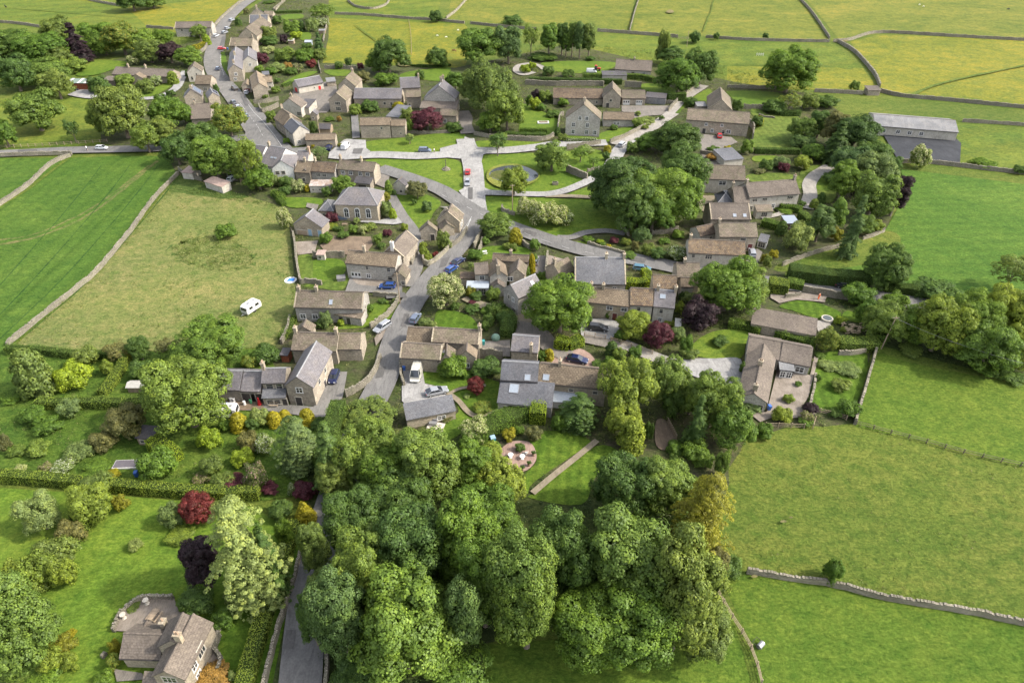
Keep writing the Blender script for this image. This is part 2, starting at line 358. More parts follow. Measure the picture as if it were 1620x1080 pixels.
# left fields
S('field', [(-200, 158), (150, 155), (215, 165), (215, 226), (100, 232), (-200, 238)], G_FAR3, False)
S('field', [(-220, 250), (86, 250), (98, 256), (60, 284), (0, 322), (-220, 450)], G_CROP, False)
S('field', [(112, 250), (190, 247), (250, 247), (272, 258), (280, 277), (215, 355), (150, 430), (80, 495), (15, 548), (-300, 780), (-220, 470), (0, 328), (50, 298), (95, 262)], G_CROP, False)
S('meadow', [(283, 274), (330, 292), (420, 308), (455, 325), (463, 400), (470, 470), (463, 530), (440, 548), (300, 556), (100, 553), (20, 550), (152, 432), (217, 360)], G_MEADOW, False)
S('meadow', [(272, 392), (300, 380), (345, 374), (385, 388), (402, 405), (395, 422), (360, 428), (312, 420), (285, 410)], G_NETTLE, jit=1.6, step=12)
S('meadow', [(285, 277), (330, 292), (395, 305), (380, 314), (320, 312), (265, 300)], G_NETTLE, jit=0.6)
G_TAN = grass_mat('dry_track', (0.12, 0.115, 0.04), (0.095, 0.105, 0.03), (0.05, 0.09, 0.014))
road('path', [(-40, 392), (40, 380), (100, 360), (150, 334), (195, 300), (230, 270), (250, 255)], 1.1, G_TAN, jit=0.3)
road('path', [(-40, 384), (50, 372), (110, 348), (160, 320), (200, 290), (235, 262)], 0.9, G_TAN, jit=0.3)
for q_ in (30, 75, 120, 165):
    road('path', [(q_ - 120, 560 - q_ * .2), (q_ - 20, 440), (q_ + 60, 350), (q_ + 110, 290), (q_ + 130, 262)], 0.35, G_TRAM, jit=0.1)
for q_ in (292, 310, 330, 352, 378, 405):
    road('path', [(1432, q_ + 8), (1500, q_ + 6), (1560, q_ + 10), (1700, q_ + 22)], 0.35, G_TRAM2, jit=0.1)
S('field', [(1100, 560), (1380, 540), (1620, 600), (2000, 700), (2100, 1300), (650, 1300), (680, 1020), (1100, 900)], G_PASTURE, False)
# village ground and gardens
S('ground_cover', [(160, 100), (330, 60), (420, -2), (520, -2), (520, 60), (510, 100), (720, 108), (900, 70), (1160, 130), (1290, 150), (1360, 200), (1430, 290), (1400, 370), (1250, 410), (1240, 440), (1400, 450), (1380, 550), (1350, 670), (1180, 690), (1120, 860), (1130, 930), (760, 1020), (700, 1120), (420, 1130), (480, 860), (490, 780), (350, 660), (430, 560), (470, 480), (455, 330), (280, 276), (260, 240), (160, 228)], G_VILL, False)
S('grass', [(-300, 562), (20, 552), (300, 558), (420, 552), (445, 600), (500, 650), (505, 780), (420, 792), (200, 768), (0, 752), (-300, 740)], G_ORCH, False)
S('lawn', [(-320, 772), (0, 772), (200, 785), (400, 802), (478, 850), (455, 960), (420, 1140), (-320, 1140)], G_LAWN_BL, False)
S('field', [(1152, 742), (1185, 695), (1260, 672), (1355, 680), (1480, 706), (1620, 742), (1950, 830), (1950, 1080), (1620, 984), (1350, 922), (1185, 906), (1160, 850)], G_PASTURE, False)
S('field', [(1385, 556), (1440, 575), (1620, 610), (1950, 690), (1950, 822), (1620, 738), (1480, 702), (1352, 676)], G_PASTURE2, False)
S('field', [(1140, 915), (1185, 910), (1350, 926), (1620, 990), (2000, 1100), (2000, 1200), (1215, 1180), (1190, 1020)], G_PASTURE2, False)
S('field', [(690, 1110), (770, 1020), (900, 1010), (1130, 930), (1160, 980), (1215, 1180), (690, 1180)], G_PASTURE2, False)
S('field', [(1425, 268), (1620, 292), (1950, 330), (1950, 520), (1620, 470), (1440, 458), (1330, 440), (1245, 428), (1245, 412), (1330, 388), (1400, 365), (1432, 310)], G_CROP2, False)
S('grass', [(1230, 430), (1245, 412), (1330, 388), (1400, 366), (1425, 380), (1400, 410), (1330, 425)], G_PASTURE)
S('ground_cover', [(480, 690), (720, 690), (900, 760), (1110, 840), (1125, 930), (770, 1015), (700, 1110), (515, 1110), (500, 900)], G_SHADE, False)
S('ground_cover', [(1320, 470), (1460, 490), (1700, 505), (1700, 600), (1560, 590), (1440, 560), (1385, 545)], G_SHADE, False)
# the village green
LAWNS = [
 (G_LAWN, [(578, 254), (620, 251), (680, 251), (715, 252), (731, 260), (737, 275), (734, 296), (722, 306), (700, 299), (650, 281), (605, 264)]),
 (G_LAWN, [(580, 225), (640, 218), (726, 209), (735, 222), (722, 235), (700, 240), (660, 243), (592, 242), (581, 236)]),
 (G_LAWN, TP(8, [(290, 130), (500, 125), (840, 140), (870, 150), (700, 178), (560, 192), (330, 198), (300, 180)])),
 (G_LAWN, TP(8, [(345, 255), (480, 240), (820, 228), (1060, 215), (1350, 210), (1370, 370), (1230, 460), (1050, 530), (850, 572), (520, 560), (380, 548), (335, 510), (332, 330)])),
 (G_LAWN, TP(8, [(315, 640), (360, 605), (480, 600), (700, 600), (1000, 622), (1340, 640), (1600, 830), (1600, 930), (1280, 905), (1100, 968), (980, 970), (850, 925), (640, 840), (420, 740), (340, 690)])),
 (G_LAWN, TP(8, [(1045, 592), (1300, 512), (1330, 600), (1200, 605)])),
 (G_LAWN, TP(7, [(970, 590), (1100, 590), (1240, 580), (1390, 650), (1330, 740), (1300, 800), (1215, 880), (1190, 950), (1120, 830), (1050, 720)])),
 (G_LAWN, TP(11, [(60, 320), (120, 310), (280, 370), (500, 420), (840, 490), (840, 508), (480, 455), (250, 385)])),
 (G_LAWN, TP(10, [(470, 340), (600, 300), (920, 320), (930, 380), (600, 420), (480, 440)])),
 (G_LAWN, TP(9, [(330, 440), (590, 430), (640, 540), (520, 620), (320, 640)])),
 (G_STRIPE2, TP(9, [(190, 400), (320, 400), (320, 640), (220, 640)])),
 (G_STRIPE2, TP(9, [(240, 680), (560, 600), (690, 590), (600, 720), (400, 700)])),
 (G_LAWN, TP(9, [(830, 1010), (880, 870), (960, 840), (1100, 870), (1060, 950), (900, 1060), (550, 1090), (560, 1050)])),
 (G_LAWN, TP(9, [(1150, 830), (1215, 800), (1200, 880), (1060, 990), (1020, 1000), (1100, 920)])),
 (G_STRIPE, TP(10, [(50, 1030), (60, 930), (120, 905), (260, 925), (380, 985), (440, 1050), (460, 1100), (60, 1110)])),
 (G_STRIPE, TP(15, [(370, 140), (420, 90), (540, 105), (620, 150), (645, 215), (500, 215), (370, 180)])),
 (G_LAWN, TP(15, [(280, 480), (420, 500), (780, 560), (780, 730), (620, 770), (560, 700), (460, 640), (380, 590), (290, 560)])),
 (G_LAWN, TP(15, [(500, 690), (600, 790), (700, 790), (600, 860), (430, 960), (400, 900), (420, 820), (520, 760)])),
 (G_STRIPE, TP(21, [(880, 120), (1010, 105), (1110, 140), (1090, 170), (900, 300), (870, 350), (855, 280), (905, 220)])),
 (G_STRIPE, TP(21, [(1130, 165), (1230, 190), (1210, 230), (1130, 290), (1080, 390), (880, 365), (920, 330)])),
 (G_LAWN, TP(16, [(500, 370), (600, 310), (720, 295), (825, 310), (790, 380), (760, 460), (620, 465), (500, 440)])),
 (G_STRIPE, TP(16, [(980, 165), (1080, 132), (1200, 145), (1330, 200), (1300, 240), (1180, 230), (1060, 190)])),
 (G_LAWN, TP(16, [(1370, 190), (1480, 230), (1440, 260), (1340, 230)])),
 (G_STRIPE, TP(16, [(1210, 440), (1480, 440), (1410, 740), (1320, 760), (1150, 750), (1160, 650)])),
 (G_LAWN, TP(5, [(100, 700), (400, 830), (390, 930), (330, 970), (110, 940), (130, 800)])),
 (G_LAWN, TP(5, [(740, 940), (960, 890), (1010, 890), (820, 1000), (740, 1005)])),
 (G_LAWN, TP(5, [(440, 960), (700, 975), (690, 1000), (470, 1010)])),
 (G_LAWN, TP(5, [(280, 395), (500, 380), (840, 390), (840, 430), (700, 480), (380, 460), (320, 430)])),
 (G_LAWN, TP(5, [(1060, 560), (1200, 560), (1310, 600), (1300, 640), (1080, 610)])),
 (G_STRIPE2, TP(12, [(850, 500), (1000, 370), (1280, 400), (1270, 690), (860, 690)])),
 (G_STRIPE2, TP(12, [(830, 320), (900, 320), (990, 390), (980, 440), (840, 380)])),
 (G_LAWN, TP(12, [(280, 210), (420, 130), (460, 170), (420, 240), (300, 240)])),
 (G_LAWN, TP(12, [(620, 150), (1100, 170), (1120, 270), (760, 280), (640, 210)])),
 (G_LAWN, TP(12, [(860, 770), (1080, 770), (1060, 820), (860, 820)])),
 (G_STRIPE2, TP(12, [(820, 940), (1100, 930), (1300, 950), (1500, 870), (1440, 1000), (1350, 990), (1300, 1080), (820, 1010)])),
 (G_STRIPE2, TP(6, [(600, 780), (700, 755), (720, 775), (650, 800), (610, 860)])),
 (G_STRIPE2, TP(6, [(665, 850), (740, 800), (760, 880), (740, 930), (690, 920)])),
 (G_LAWN, TP(4, [(640, 520), (900, 485), (960, 500), (900, 580), (740, 570), (600, 560)])),
 (G_LAWN, TP(4, [(60, 505), (240, 505), (280, 540), (120, 545)])),
 (G_LAWN, TP(1, [(560, 410), (620, 385), (800, 395), (800, 420), (700, 450), (600, 480), (480, 480)])),
 (G_LAWN, TP(1, [(880, 600), (1060, 530), (1100, 540), (1000, 600), (900, 625)])),
 (G_LAWN, TP(1, [(1390, 350), (1425, 340), (1445, 500), (1400, 480)])),
 (G_LAWN, TP(2, [(1060, 800), (1250, 700), (1400, 690), (1180, 780)])),
 (G_LAWN, TP(2, [(1060, 150), (1240, 140), (1250, 180), (1080, 190)])),
 (G_LAWN, TP(2, [(1220, 320), (1330, 320), (1320, 390), (1230, 380)])),
 (G_LAWN, TP(3, [(560, 590), (700, 560), (700, 600), (600, 632)])),
 (G_LAWN, TP(7, [(40, 620), (360, 625), (340, 690), (100, 700)])),
 (G_LAWN, TP(12, [(1430, 1000), (1620, 870), (1620, 1080), (1440, 1080)])),
]
for m_, p_ in LAWNS: S('lawn', p_, m_)
S('soil_bed', TP(9, [(400, 300), (520, 210), (880, 215), (900, 290), (830, 390), (640, 385), (440, 350)]), S_SOIL, False)
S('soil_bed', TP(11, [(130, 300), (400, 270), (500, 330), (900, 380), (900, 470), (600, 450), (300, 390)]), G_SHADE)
S('soil_bed', TP(16, [(280, 820), (340, 820), (400, 930), (360, 985), (280, 960)]), S_SOIL)
S('terrace', TP(9, [(165, 265), (380, 255), (350, 370), (190, 390)]), S_PAVE, False)
# hard surfaces
S('yard', TP(14, [(720, 930), (760, 690), (950, 690), (920, 860), (830, 1000), (700, 1000), (430, 960), (130, 950), (100, 880), (370, 900)]), S_ROAD2, False)
S('yard', TP(14, [(100, 880), (370, 890), (380, 940), (240, 955), (110, 930)]), S_SOIL, False)
S('driveway', TP(15, [(145, 450), (280, 455), (300, 575), (400, 600), (460, 650), (480, 720), (200, 740), (150, 690), (150, 590), (170, 560)]), S_LIME, False)
S('yard', TP(2, [(1160, 870), (1460, 790), (1560, 740), (1600, 960), (1480, 1080), (1300, 1080), (1280, 950), (1160, 920)]), S_YARD, False)
S('yard', TP(3, [(1230, 200), (1300, 150), (1500, 160), (1500, 350), (1300, 380)]), S_YARD, False)
S('yard', TP(5, [(900, 730), (1290, 730), (1250, 800), (1100, 810), (1000, 830), (900, 770)]), S_YARD, False)
S('yard', TP(12, [(340, 560), (640, 590), (700, 640), (560, 700), (360, 720), (330, 640)]), S_YARD, False)
S('yard', TP(12, [(340, 740), (580, 770), (580, 850), (370, 850)]), S_YARD, False)
S('yard', TP(6, [(130, 900), (210, 900), (170, 980), (120, 960)]), S_DRY, False)
S('hardstanding', TP(6, [(970, 612), (1310, 640), (1330, 660), (1325, 752), (1190, 742), (1040, 735)]), S_DARKYARD, False)
S('yard', TP(15, [(680, 300), (860, 290), (860, 400), (660, 400)]), S_YARD, False)
S('driveway', TP(15, [(1120, 320), (1200, 340), (1330, 350), (1410, 410), (1400, 470), (1200, 450), (1100, 430)]), S_PINK)
S('driveway', TP(15, [(1400, 150), (1560, 170), (1560, 250), (1480, 290), (1340, 270), (1330, 200)]), S_LIME)
S('driveway', TP(16, [(420, 475), (620, 465), (760, 470), (760, 600), (700, 620), (480, 560)]), S_LIME)
S('terrace', TP(25, [(600, 400), (830, 390), (1010, 430), (1060, 200), (1110, 220), (985, 700), (900, 830), (1090, 900), (880, 950), (540, 950), (400, 1000), (260, 890), (480, 880)]), S_PAVE, False)
S('patio', [(793, 712), (812, 700), (838, 702), (848, 718), (846, 734), (828, 748), (800, 742), (786, 728)], S_PINK)
S('terrace', TP(19, [(130, 600), (200, 450), (410, 300), (700, 290), (740, 400), (800, 420), (740, 620)]), S_PAVE, False)
S('terrace', TP(19, [(960, 840), (1010, 620), (1090, 700), (1060, 790), (1150, 900), (1110, 1000), (900, 1080)]), S_PAVE, False)
S('terrace', TP(19, [(130, 960), (400, 1000), (420, 1060), (160, 1080)]), S_YARD, False)
S('terrace', TP(16, [(930, 90), (1080, 85), (1250, 110), (1240, 145), (1080, 130), (980, 150), (930, 120)]), S_PAVE, False)
S('terrace', TP(16, [(1190, 250), (1260, 250), (1280, 290), (1200, 320)]), S_GRAVEL, False)
S('yard', TP(10, [(1110, 390), (1260, 430), (1250, 600), (1100, 590)]), S_PAVE, False)
S('driveway', TP(10, [(990, 400), (1100, 400), (1100, 600), (1000, 560)]), S_YARD, False)
S('yard', TP(15, [(20, 180), (110, 155), (60, 230), (-20, 330), (-30, 280)]), S_PAVE, False)
S('driveway', TP(1, [(440, 600), (560, 560), (600, 570), (640, 620), (560, 630), (450, 612)]), S_LIME)
S('yard', TP(9, [(690, 590), (1080, 600), (1180, 690), (1180, 790), (900, 750), (640, 740)]), S_ROAD2, False)
S('terrace', TP(9, [(740, 610), (1080, 620), (1070, 690), (800, 680), (730, 650)]), S_PAVE)
S('yard', TP(7, [(690, 815), (860, 815), (1080, 760), (1100, 830), (1000, 850), (700, 830)]), S_LIME, False)
S('yard', TP(7, [(850, 380), (960, 420), (920, 540), (820, 500)]), S_YARD, False)
S('yard', TP(7, [(250, 665), (350, 680), (330, 730), (240, 700)]), S_YARD, False)
S('yard', TP(3, [(530, 900), (640, 900), (640, 1010), (540, 1010)]), S_YARD, False)
S('yard', TP(11, [(1370, 470), (1460, 370), (1500, 400), (1460, 490)]), S_YARD, False)
# lanes
road('lane', [T(12, 30, 400), T(12, 140, 290), T(12, 230, 200), T(12, 320, 140), T(12, 380, 100)], 4.5, S_GRAVEL)
road('path', TP(12, [(90, 400), (180, 310), (230, 240)]), 1.5, G_HEDGE)
road('driveway', TP(1, [(1180, 455), (1150, 500), (1120, 560), (1060, 600), (980, 625), (880, 632)]), 4.0, S_LIME)
road('driveway', TP(5, [(300, 450), (260, 420), (180, 405), (100, 420), (80, 460), (140, 490), (220, 470)]), 3.0, S_GRAVEL)
road('driveway', TP(6, [(620, 960), (640, 900), (635, 850), (660, 810), (700, 785), (730, 765)]), 4.2, S_GRAVEL)
road('path', TP(13, [(920, 700), (1040, 680), (1120, 650), (1080, 620)]), 1.8, S_GRAVEL)
road('path', [T(21, 890, 350), T(21, 960, 290), T(21, 1060, 210), T(21, 1140, 145)], 1.15, S_DRY)
road('path', TP(15, [(450, 640), (520, 690), (580, 760), (640, 790), (740, 770), (800, 755)]), 1.1, S_DRY)
road('path', TP(15, [(470, 640), (540, 610), (700, 590)]), 0.8, S_DRY)
road('lane', TP(10, [(330, 800), (440, 850), (560, 890), (700, 930), (800, 960), (860, 1010), (950, 1070), (1050, 1100)]), (2.2, 4.5), S_DRY)
road('lane', TP(15, [(860, 200), (960, 215), (1060, 260), (1120, 330), (1240, 400)]), (5.0, 4.0), S_YARD)
road('lane', TP(15, [(1340, 280), (1480, 310), (1620, 340)]), 3.2, S_YARD)
road('lane', TP(16, [(90, 380), (200, 430), (330, 480), (430, 510)]), 3.4, S_GRAVEL)
road('lane', TP(7, [(965, 600), (1010, 680), (1070, 780), (1140, 870), (1190, 960), (1210, 1080)]), 3.0, S_ROAD2)
road('lane', TP(9, [(1260, 200), (1310, 290), (1320, 420), (1290, 560), (1200, 690)]), (3.0, 4.2), S_ROAD2)
road('lane', TP(8, [(980, 960), (1100, 960), (1220, 920), (1400, 905), (1560, 930)]), 2.6, S_ROAD2)
road('path', TP(8, [(880, 605), (1100, 608), (1330, 622)]), 2.2, S_DRY)
road('lane', TP(4, [(1085, 960), (1060, 900), (1065, 850), (1040, 800)]), 5.5, S_YARD)
S('driveway', TP(4, [(250, 825), (300, 825), (315, 990), (260, 995)]), S_ROAD, False)
road('road', [(-200, 249), (0, 245), (100, 240), (200, 238), (262, 236), (330, 228), (400, 218), (430, 222)], 6.2, S_ROAD)
road('road', [(424, -14), (405, -3), (380, 13), (356, 38), (341, 72), (336, 98), (345, 122), (368, 150), (388, 178), (410, 212), (440, 240), (475, 256)], (7.0, 9.0), S_ROAD2)
S('road', TP(3, [(700, 640), (720, 500), (720, 300), (850, 320), (1000, 520), (1160, 700), (1300, 690), (1250, 760), (900, 720)]), S_ROAD, False)
S('car_park', TP(7, [(440, 235), (560, 130), (590, 120), (750, 130), (755, 200), (790, 225), (760, 285), (640, 280), (540, 295), (430, 285)]), S_LIME, False)
road('road', [(545, 250), (600, 247), (660, 249), (715, 246), (745, 241), (800, 240), (850, 235), (885, 230), (960, 228)], 6.0, S_LIME)
road('road', [(736, 222), (741, 240), (748, 265), (750, 290), (751, 318), (754, 340)], 6.6, S_LIME)
S('road', TP(8, [(-20, 200), (180, 150), (190, 100), (270, 130), (300, 190), (400, 200), (420, 235), (350, 255), (330, 330), (190, 330), (160, 290), (-20, 275)]), S_LIME, False)
S('road', TP(8, [(190, 480), (335, 480), (340, 530), (400, 555), (480, 565), (480, 600), (370, 600), (320, 640), (330, 700), (200, 640), (140, 565), (185, 540)]), S_LIME, False)
road('lane', TP(8, [(440, 580), (700, 590), (900, 590), (1050, 560), (1200, 500), (1290, 455), (1380, 430)]), (3.6, 3.4), S_LIME)
road('lane', TP(8, [(1400, 400), (1450, 330), (1500, 230), (1560, 160), (1640, 90)]), 5.0, S_LIME)
road('lane', TP(5, [(860, 1040), (1000, 960), (1140, 900), (1240, 830), (1300, 790)]), 5.0, S_GRAVEL)
road('road', [(470, 1180), (478, 1060), (489, 950), (508, 862), (545, 745), (582, 655), (608, 600), (626, 540), (648, 490), (672, 455), (702, 420), (735, 380), (750, 350), (752, 332)], (5.6, 6.0), S_ROAD)
road('road', [(600, 268), (650, 284), (700, 304), (746, 334), (790, 354), (850, 376), (900, 392), (950, 404), (1010, 414), (1070, 426), (1130, 440), (1230, 451), (1290, 457), (1345, 466), (1450, 482), (1560, 500)], 6.0, S_ROAD)
S('road', [(735, 372), (724, 392), (742, 392), (762, 366), (800, 362), (790, 344), (740, 326), (716, 320)], S_ROAD, False)
S('footway', TP(8, [(-20, 700), (130, 700), (240, 790), (200, 880), (80, 1000), (20, 1060), (60, 960), (150, 820), (130, 760)]), S_ROAD2, False)
# cattle tracks, tar patches
G_TRACK = grass_mat('trodden_grass', (0.075, 0.115, 0.016), (0.09, 0.12, 0.02)); G_WORN = grass_mat('worn_grass', (0.16, 0.14, 0.06), (0.13, 0.125, 0.045))
for p_, w_ in (([T(6, 1100, 445), T(6, 1200, 400), T(6, 1350, 360), T(6, 1500, 330), T(6, 1640, 300)], 1.6), ([T(6, 200, 0), T(6, 185, 60), T(6, 150, 150)], .7), ([T(6, 290, 300), T(6, 600, 302), T(6, 880, 305)], .6), ([(20, 14), (120, 22), (210, 30)], .8), ([(560, 40), (600, 70), (640, 104)], .7)): road('path', p_, w_, G_TRACK, jit=.25)
for cx_, cy_, r_ in ((1238, 828, 5), (1250, 822, 3), (640, 102, 12), (1060, 20, 6), (1335, 66, 6), (985, 845, 8), (500, 24, 4), (1192, 915, 5)):
    S('worn_patch', [(cx_ + r_ * math.cos(a) * (1 + .3 * math.sin(a * 3)), cy_ + r_ * .45 * math.sin(a)) for a in [k * .785 for k in range(8)]], G_WORN)
TAR = stone_ground('tar_patch', (0.075, 0.073, 0.07), (0.095, 0.09, 0.088), 0.8)
for p_ in ([(640, 500), (648, 500), (643, 520), (634, 520)], [(600, 585), (612, 583), (606, 600), (595, 602)], [(700, 412), (712, 410), (706, 424), (694, 428)], [(560, 238), (575, 238), (572, 246), (558, 246)], [(352, 60), (358, 60), (354, 84), (346, 84)], [(380, 150), (388, 152), (396, 170), (388, 170)], [(830, 366), (850, 372), (846, 378), (826, 371)], [(1000, 410), (1022, 413), (1020, 419), (998, 416)], [(455, 1000), (470, 1000), (466, 1030), (450, 1030)], [(741, 300), (748, 300), (748, 318), (741, 318)], [(610, 468), (640, 466), (645, 474), (612, 476)], [(30, 240), (60, 239), (60, 243), (30, 244)]): S('road_patch', p_, TAR, False)
# kerb strips, edge lines and centre marks
def marks():
    mb = MB(); z = ZL[0] + 0.008
    def line(pts, w, dash=None):
        pw = smooth_line([tuple(P(x, y))[:2] for x, y in pts], False, 10); d = 0
        for a, b in zip(pw[:-1], pw[1:]):
            v = Vector((b[0] - a[0], b[1] - a[1])); L = v.length
            if L < 1e-4: continue
            n = Vector((-v.y, v.x)) / L * w / 2; d += L
            if dash and (d % dash[0]) > dash[1]: continue
            mb.face([(a[0] - n.x, a[1] - n.y, z), (b[0] - n.x, b[1] - n.y, z), (b[0] + n.x, b[1] + n.y, z), (a[0] + n.x, a[1] + n.y, z)])
    line([T(3, 740, 290), T(3, 800, 370), T(3, 870, 440), T(3, 970, 560), T(3, 1060, 690)], 0.13)
    line([T(3, 650, 260), T(3, 740, 380), T(3, 830, 500), T(3, 880, 590)], 0.12, (4, 2.2))
    line([(700, 312), (730, 326), (760, 342), (800, 360), (850, 380), (900, 397)], 0.10, (6, 2.6))
    line([T(8, 250, 790), T(8, 200, 870), T(8, 110, 990), T(8, 60, 1060)], 0.1)
    line([T(10, 390, 60), T(10, 330, 180), T(10, 230, 290), T(10, 130, 400), T(10, 60, 460), T(10, -20, 500)], 0.22)
    line([(925, 402), (960, 410), (1010, 420)], 0.10, (6, 2.6))
    o = link('road_markings', mb.mesh('road_markings', [S_WHITE], uv=False)); o['kind'] = 'structure'
marks()
# pond
ZP = ZL[0] = ZL[0] + 0.004
def pond():
    rim = [T(8, x, y) for x, y in [(375, 440), (400, 385), (470, 350), (560, 335), (680, 345), (790, 385), (830, 435), (800, 480), (720, 520), (600, 545), (480, 535), (400, 490)]]
    wat = [T(8, x, y) for x, y in [(398, 432), (430, 388), (510, 360), (610, 350), (700, 360), (790, 400), (820, 440), (780, 475), (700, 500), (600, 510), (520, 490), (440, 465)]]
    weed = [T(8, x, y) for x, y in [(402, 438), (450, 400), (520, 395), (560, 420), (600, 460), (600, 508), (520, 488), (440, 462)]]
    S('pond_bank', rim, grass_mat('pond_reeds', (0.16, 0.17, 0.03), (0.12, 0.15, 0.03)))
    m, nt, b = new_mat('pond_water', 0.08, 0.5); b.inputs['Base Color'].default_value = (0.045, 0.05, 0.055, 1)
    g = nd(nt, 'ShaderNodeNewGeometry').outputs['Position']; bump(nt, b, noise(nt, g, 1.5, 2), 0.15, 0.02)
    S('pond', wat, m)
    S('pond_weed', weed, grass_mat('duckweed', (0.10, 0.11, 0.03), (0.07, 0.08, 0.025)), jit=0.3)
pond()
# ------------------------------------------------------------------ buildings
R_STONE = brick_mat('stone_slate_roof', (0.115, 0.094, 0.075), (0.165, 0.136, 0.108), (0.06, 0.046, 0.034), 0.7, 0.42, (0.105, 0.10, 0.062), nscale=0.35, ms=0.03)
R_MOSS = brick_mat('mossy_stone_slate_roof', (0.125, 0.1, 0.074), (0.18, 0.145, 0.104), (0.07, 0.052, 0.038), 0.6, 0.42, (0.11, 0.085, 0.062), nscale=0.6, amt=0.5, ms=0.04)
R_OLD = brick_mat('patchy_old_roof', (0.125, 0.10, 0.078), (0.18, 0.13, 0.078), (0.06, 0.045, 0.035), 0.5, 0.4, (0.07, 0.05, 0.04), nscale=0.9, amt=0.6, ms=0.04)
R_TILE = brick_mat('grey_brown_tile_roof', (0.10, 0.085, 0.075), (0.128, 0.108, 0.093), (0.07, 0.056, 0.046), 0.45, 0.34, (0.13, 0.11, 0.09), nscale=0.3, amt=0.3)
R_TAN = brick_mat('tan_tile_roof', (0.15, 0.12, 0.088), (0.20, 0.162, 0.116), (0.12, 0.09, 0.07), 0.5, 0.36, (0.2, 0.15, 0.1), nscale=0.5, amt=0.3)
R_SLATE = brick_mat('grey_slate_roof', (0.10, 0.095, 0.105), (0.13, 0.123, 0.134), (0.07, 0.065, 0.07), 0.4, 0.3, (0.135, 0.12, 0.115), nscale=0.3, amt=0.35, rough=0.6)
R_BLUE = brick_mat('blue_slate_roof', (0.082, 0.085, 0.098), (0.105, 0.108, 0.122), (0.05, 0.052, 0.06), 0.4, 0.3, (0.12, 0.115, 0.12), nscale=0.3, amt=0.25, rough=0.55)
R_DARK = brick_mat('dark_slate_roof', (0.055, 0.052, 0.058), (0.075, 0.07, 0.076), (0.03, 0.03, 0.034), 0.4, 0.3, (0.09, 0.08, 0.07), amt=0.25, rough=0.6)
R_SHEET = brick_mat('corrugated_sheet_roof', (0.125, 0.127, 0.135), (0.16, 0.16, 0.165), (0.08, 0.08, 0.085), 1.05, 40.0, (0.2, 0.19, 0.18), nscale=0.2, amt=0.3, off=0.0, rough=0.6)
R_RUST = brick_mat('rusty_sheet_roof', (0.42, 0.38, 0.36), (0.34, 0.26, 0.2), (0.14, 0.07, 0.04), 0.9, 1.6, (0.16, 0.08, 0.045), nscale=0.8, amt=0.4)
R_PINK = stone_ground('felt_roof_pink', (0.26, 0.19, 0.165), (0.31, 0.235, 0.2), 1.0)
W_STONE = brick_mat('grey_rubble_stone', (0.275, 0.24, 0.19), (0.36, 0.315, 0.255), (0.21, 0.185, 0.15), 0.55, 0.24, (0.21, 0.18, 0.15), nscale=0.5, amt=0.35)
W_BUFF = brick_mat('buff_rubble_stone', (0.275, 0.24, 0.185), (0.355, 0.31, 0.24), (0.215, 0.19, 0.15), 0.55, 0.24, (0.3, 0.24, 0.17), nscale=0.5, amt=0.3)
W_GREY = brick_mat('grey_limestone_wall', (0.29, 0.275, 0.25), (0.37, 0.35, 0.32), (0.23, 0.215, 0.195), 0.6, 0.26, (0.25, 0.24, 0.22), nscale=0.4, amt=0.35)
W_WHITE = stone_ground('white_render', (0.50, 0.49, 0.47), (0.58, 0.57, 0.54), 0.5)
W_PALE = stone_ground('pale_render', (0.34, 0.315, 0.27), (0.41, 0.38, 0.33), 0.5)
W_WOOD = brick_mat('weathered_boards', (0.22, 0.17, 0.12), (0.28, 0.22, 0.16), (0.08, 0.06, 0.045), 0.18, 30, None, off=0)
W_RED = brick_mat('red_cedar_boards', (0.22, 0.07, 0.035), (0.28, 0.095, 0.05), (0.1, 0.03, 0.02), 0.18, 30, None, off=0)
STONE_TRIM = stone_ground('pale_stone_trim', (0.36, 0.33, 0.28), (0.43, 0.395, 0.335), 1.5)
GLASS = plain('window_glass', (0.025, 0.028, 0.033), 0.08, 0.9, var=0.3)
SKYGLASS = plain('roof_glass', (0.22, 0.25, 0.29), 0.12, 0.9, var=0.1)
PALEGLASS = plain('conservatory_glass', (0.28, 0.31, 0.34), 0.15, 0.9, var=0.12)
WHITE = plain('white_paint', (0.52, 0.51, 0.49), 0.5, var=0.06)
DARKP = plain('dark_paint_and_bay_shade', (0.04, 0.035, 0.035), 0.5)  # dark paint; also stands for the shade inside the cart shed's open bays
REDP = plain('red_paint', (0.42, 0.015, 0.02), 0.45, var=0.1)
BLUEP = plain('blue_grey_paint', (0.20, 0.30, 0.38), 0.5, var=0.1)
MAROON = plain('maroon_paint', (0.10, 0.02, 0.02), 0.5)
WOOD = plain('grey_timber', (0.26, 0.2, 0.14), 0.85, var=0.25)
METAL = plain('grey_metal', (0.25, 0.25, 0.26), 0.45, 0.5, 0.4)
POT = plain('clay_pot', (0.30, 0.215, 0.15), 0.8, var=0.2)
LEAD = plain('lead_flashing', (0.2, 0.2, 0.205), 0.5)
BLACK = plain('black_rubber', (0.02, 0.02, 0.02), 0.7)
SOLAR = plain('solar_glass', (0.02, 0.03, 0.06), 0.12, 0.9)
MESHC = {}
def cached(key, fn):
    if key not in MESHC: MESHC[key] = fn()
    return MESHC[key]
def loc_rz(o, parent_M, M):
    L = parent_M.inverted() @ M; o.location = L.to_translation(); o.rotation_euler = L.to_euler()
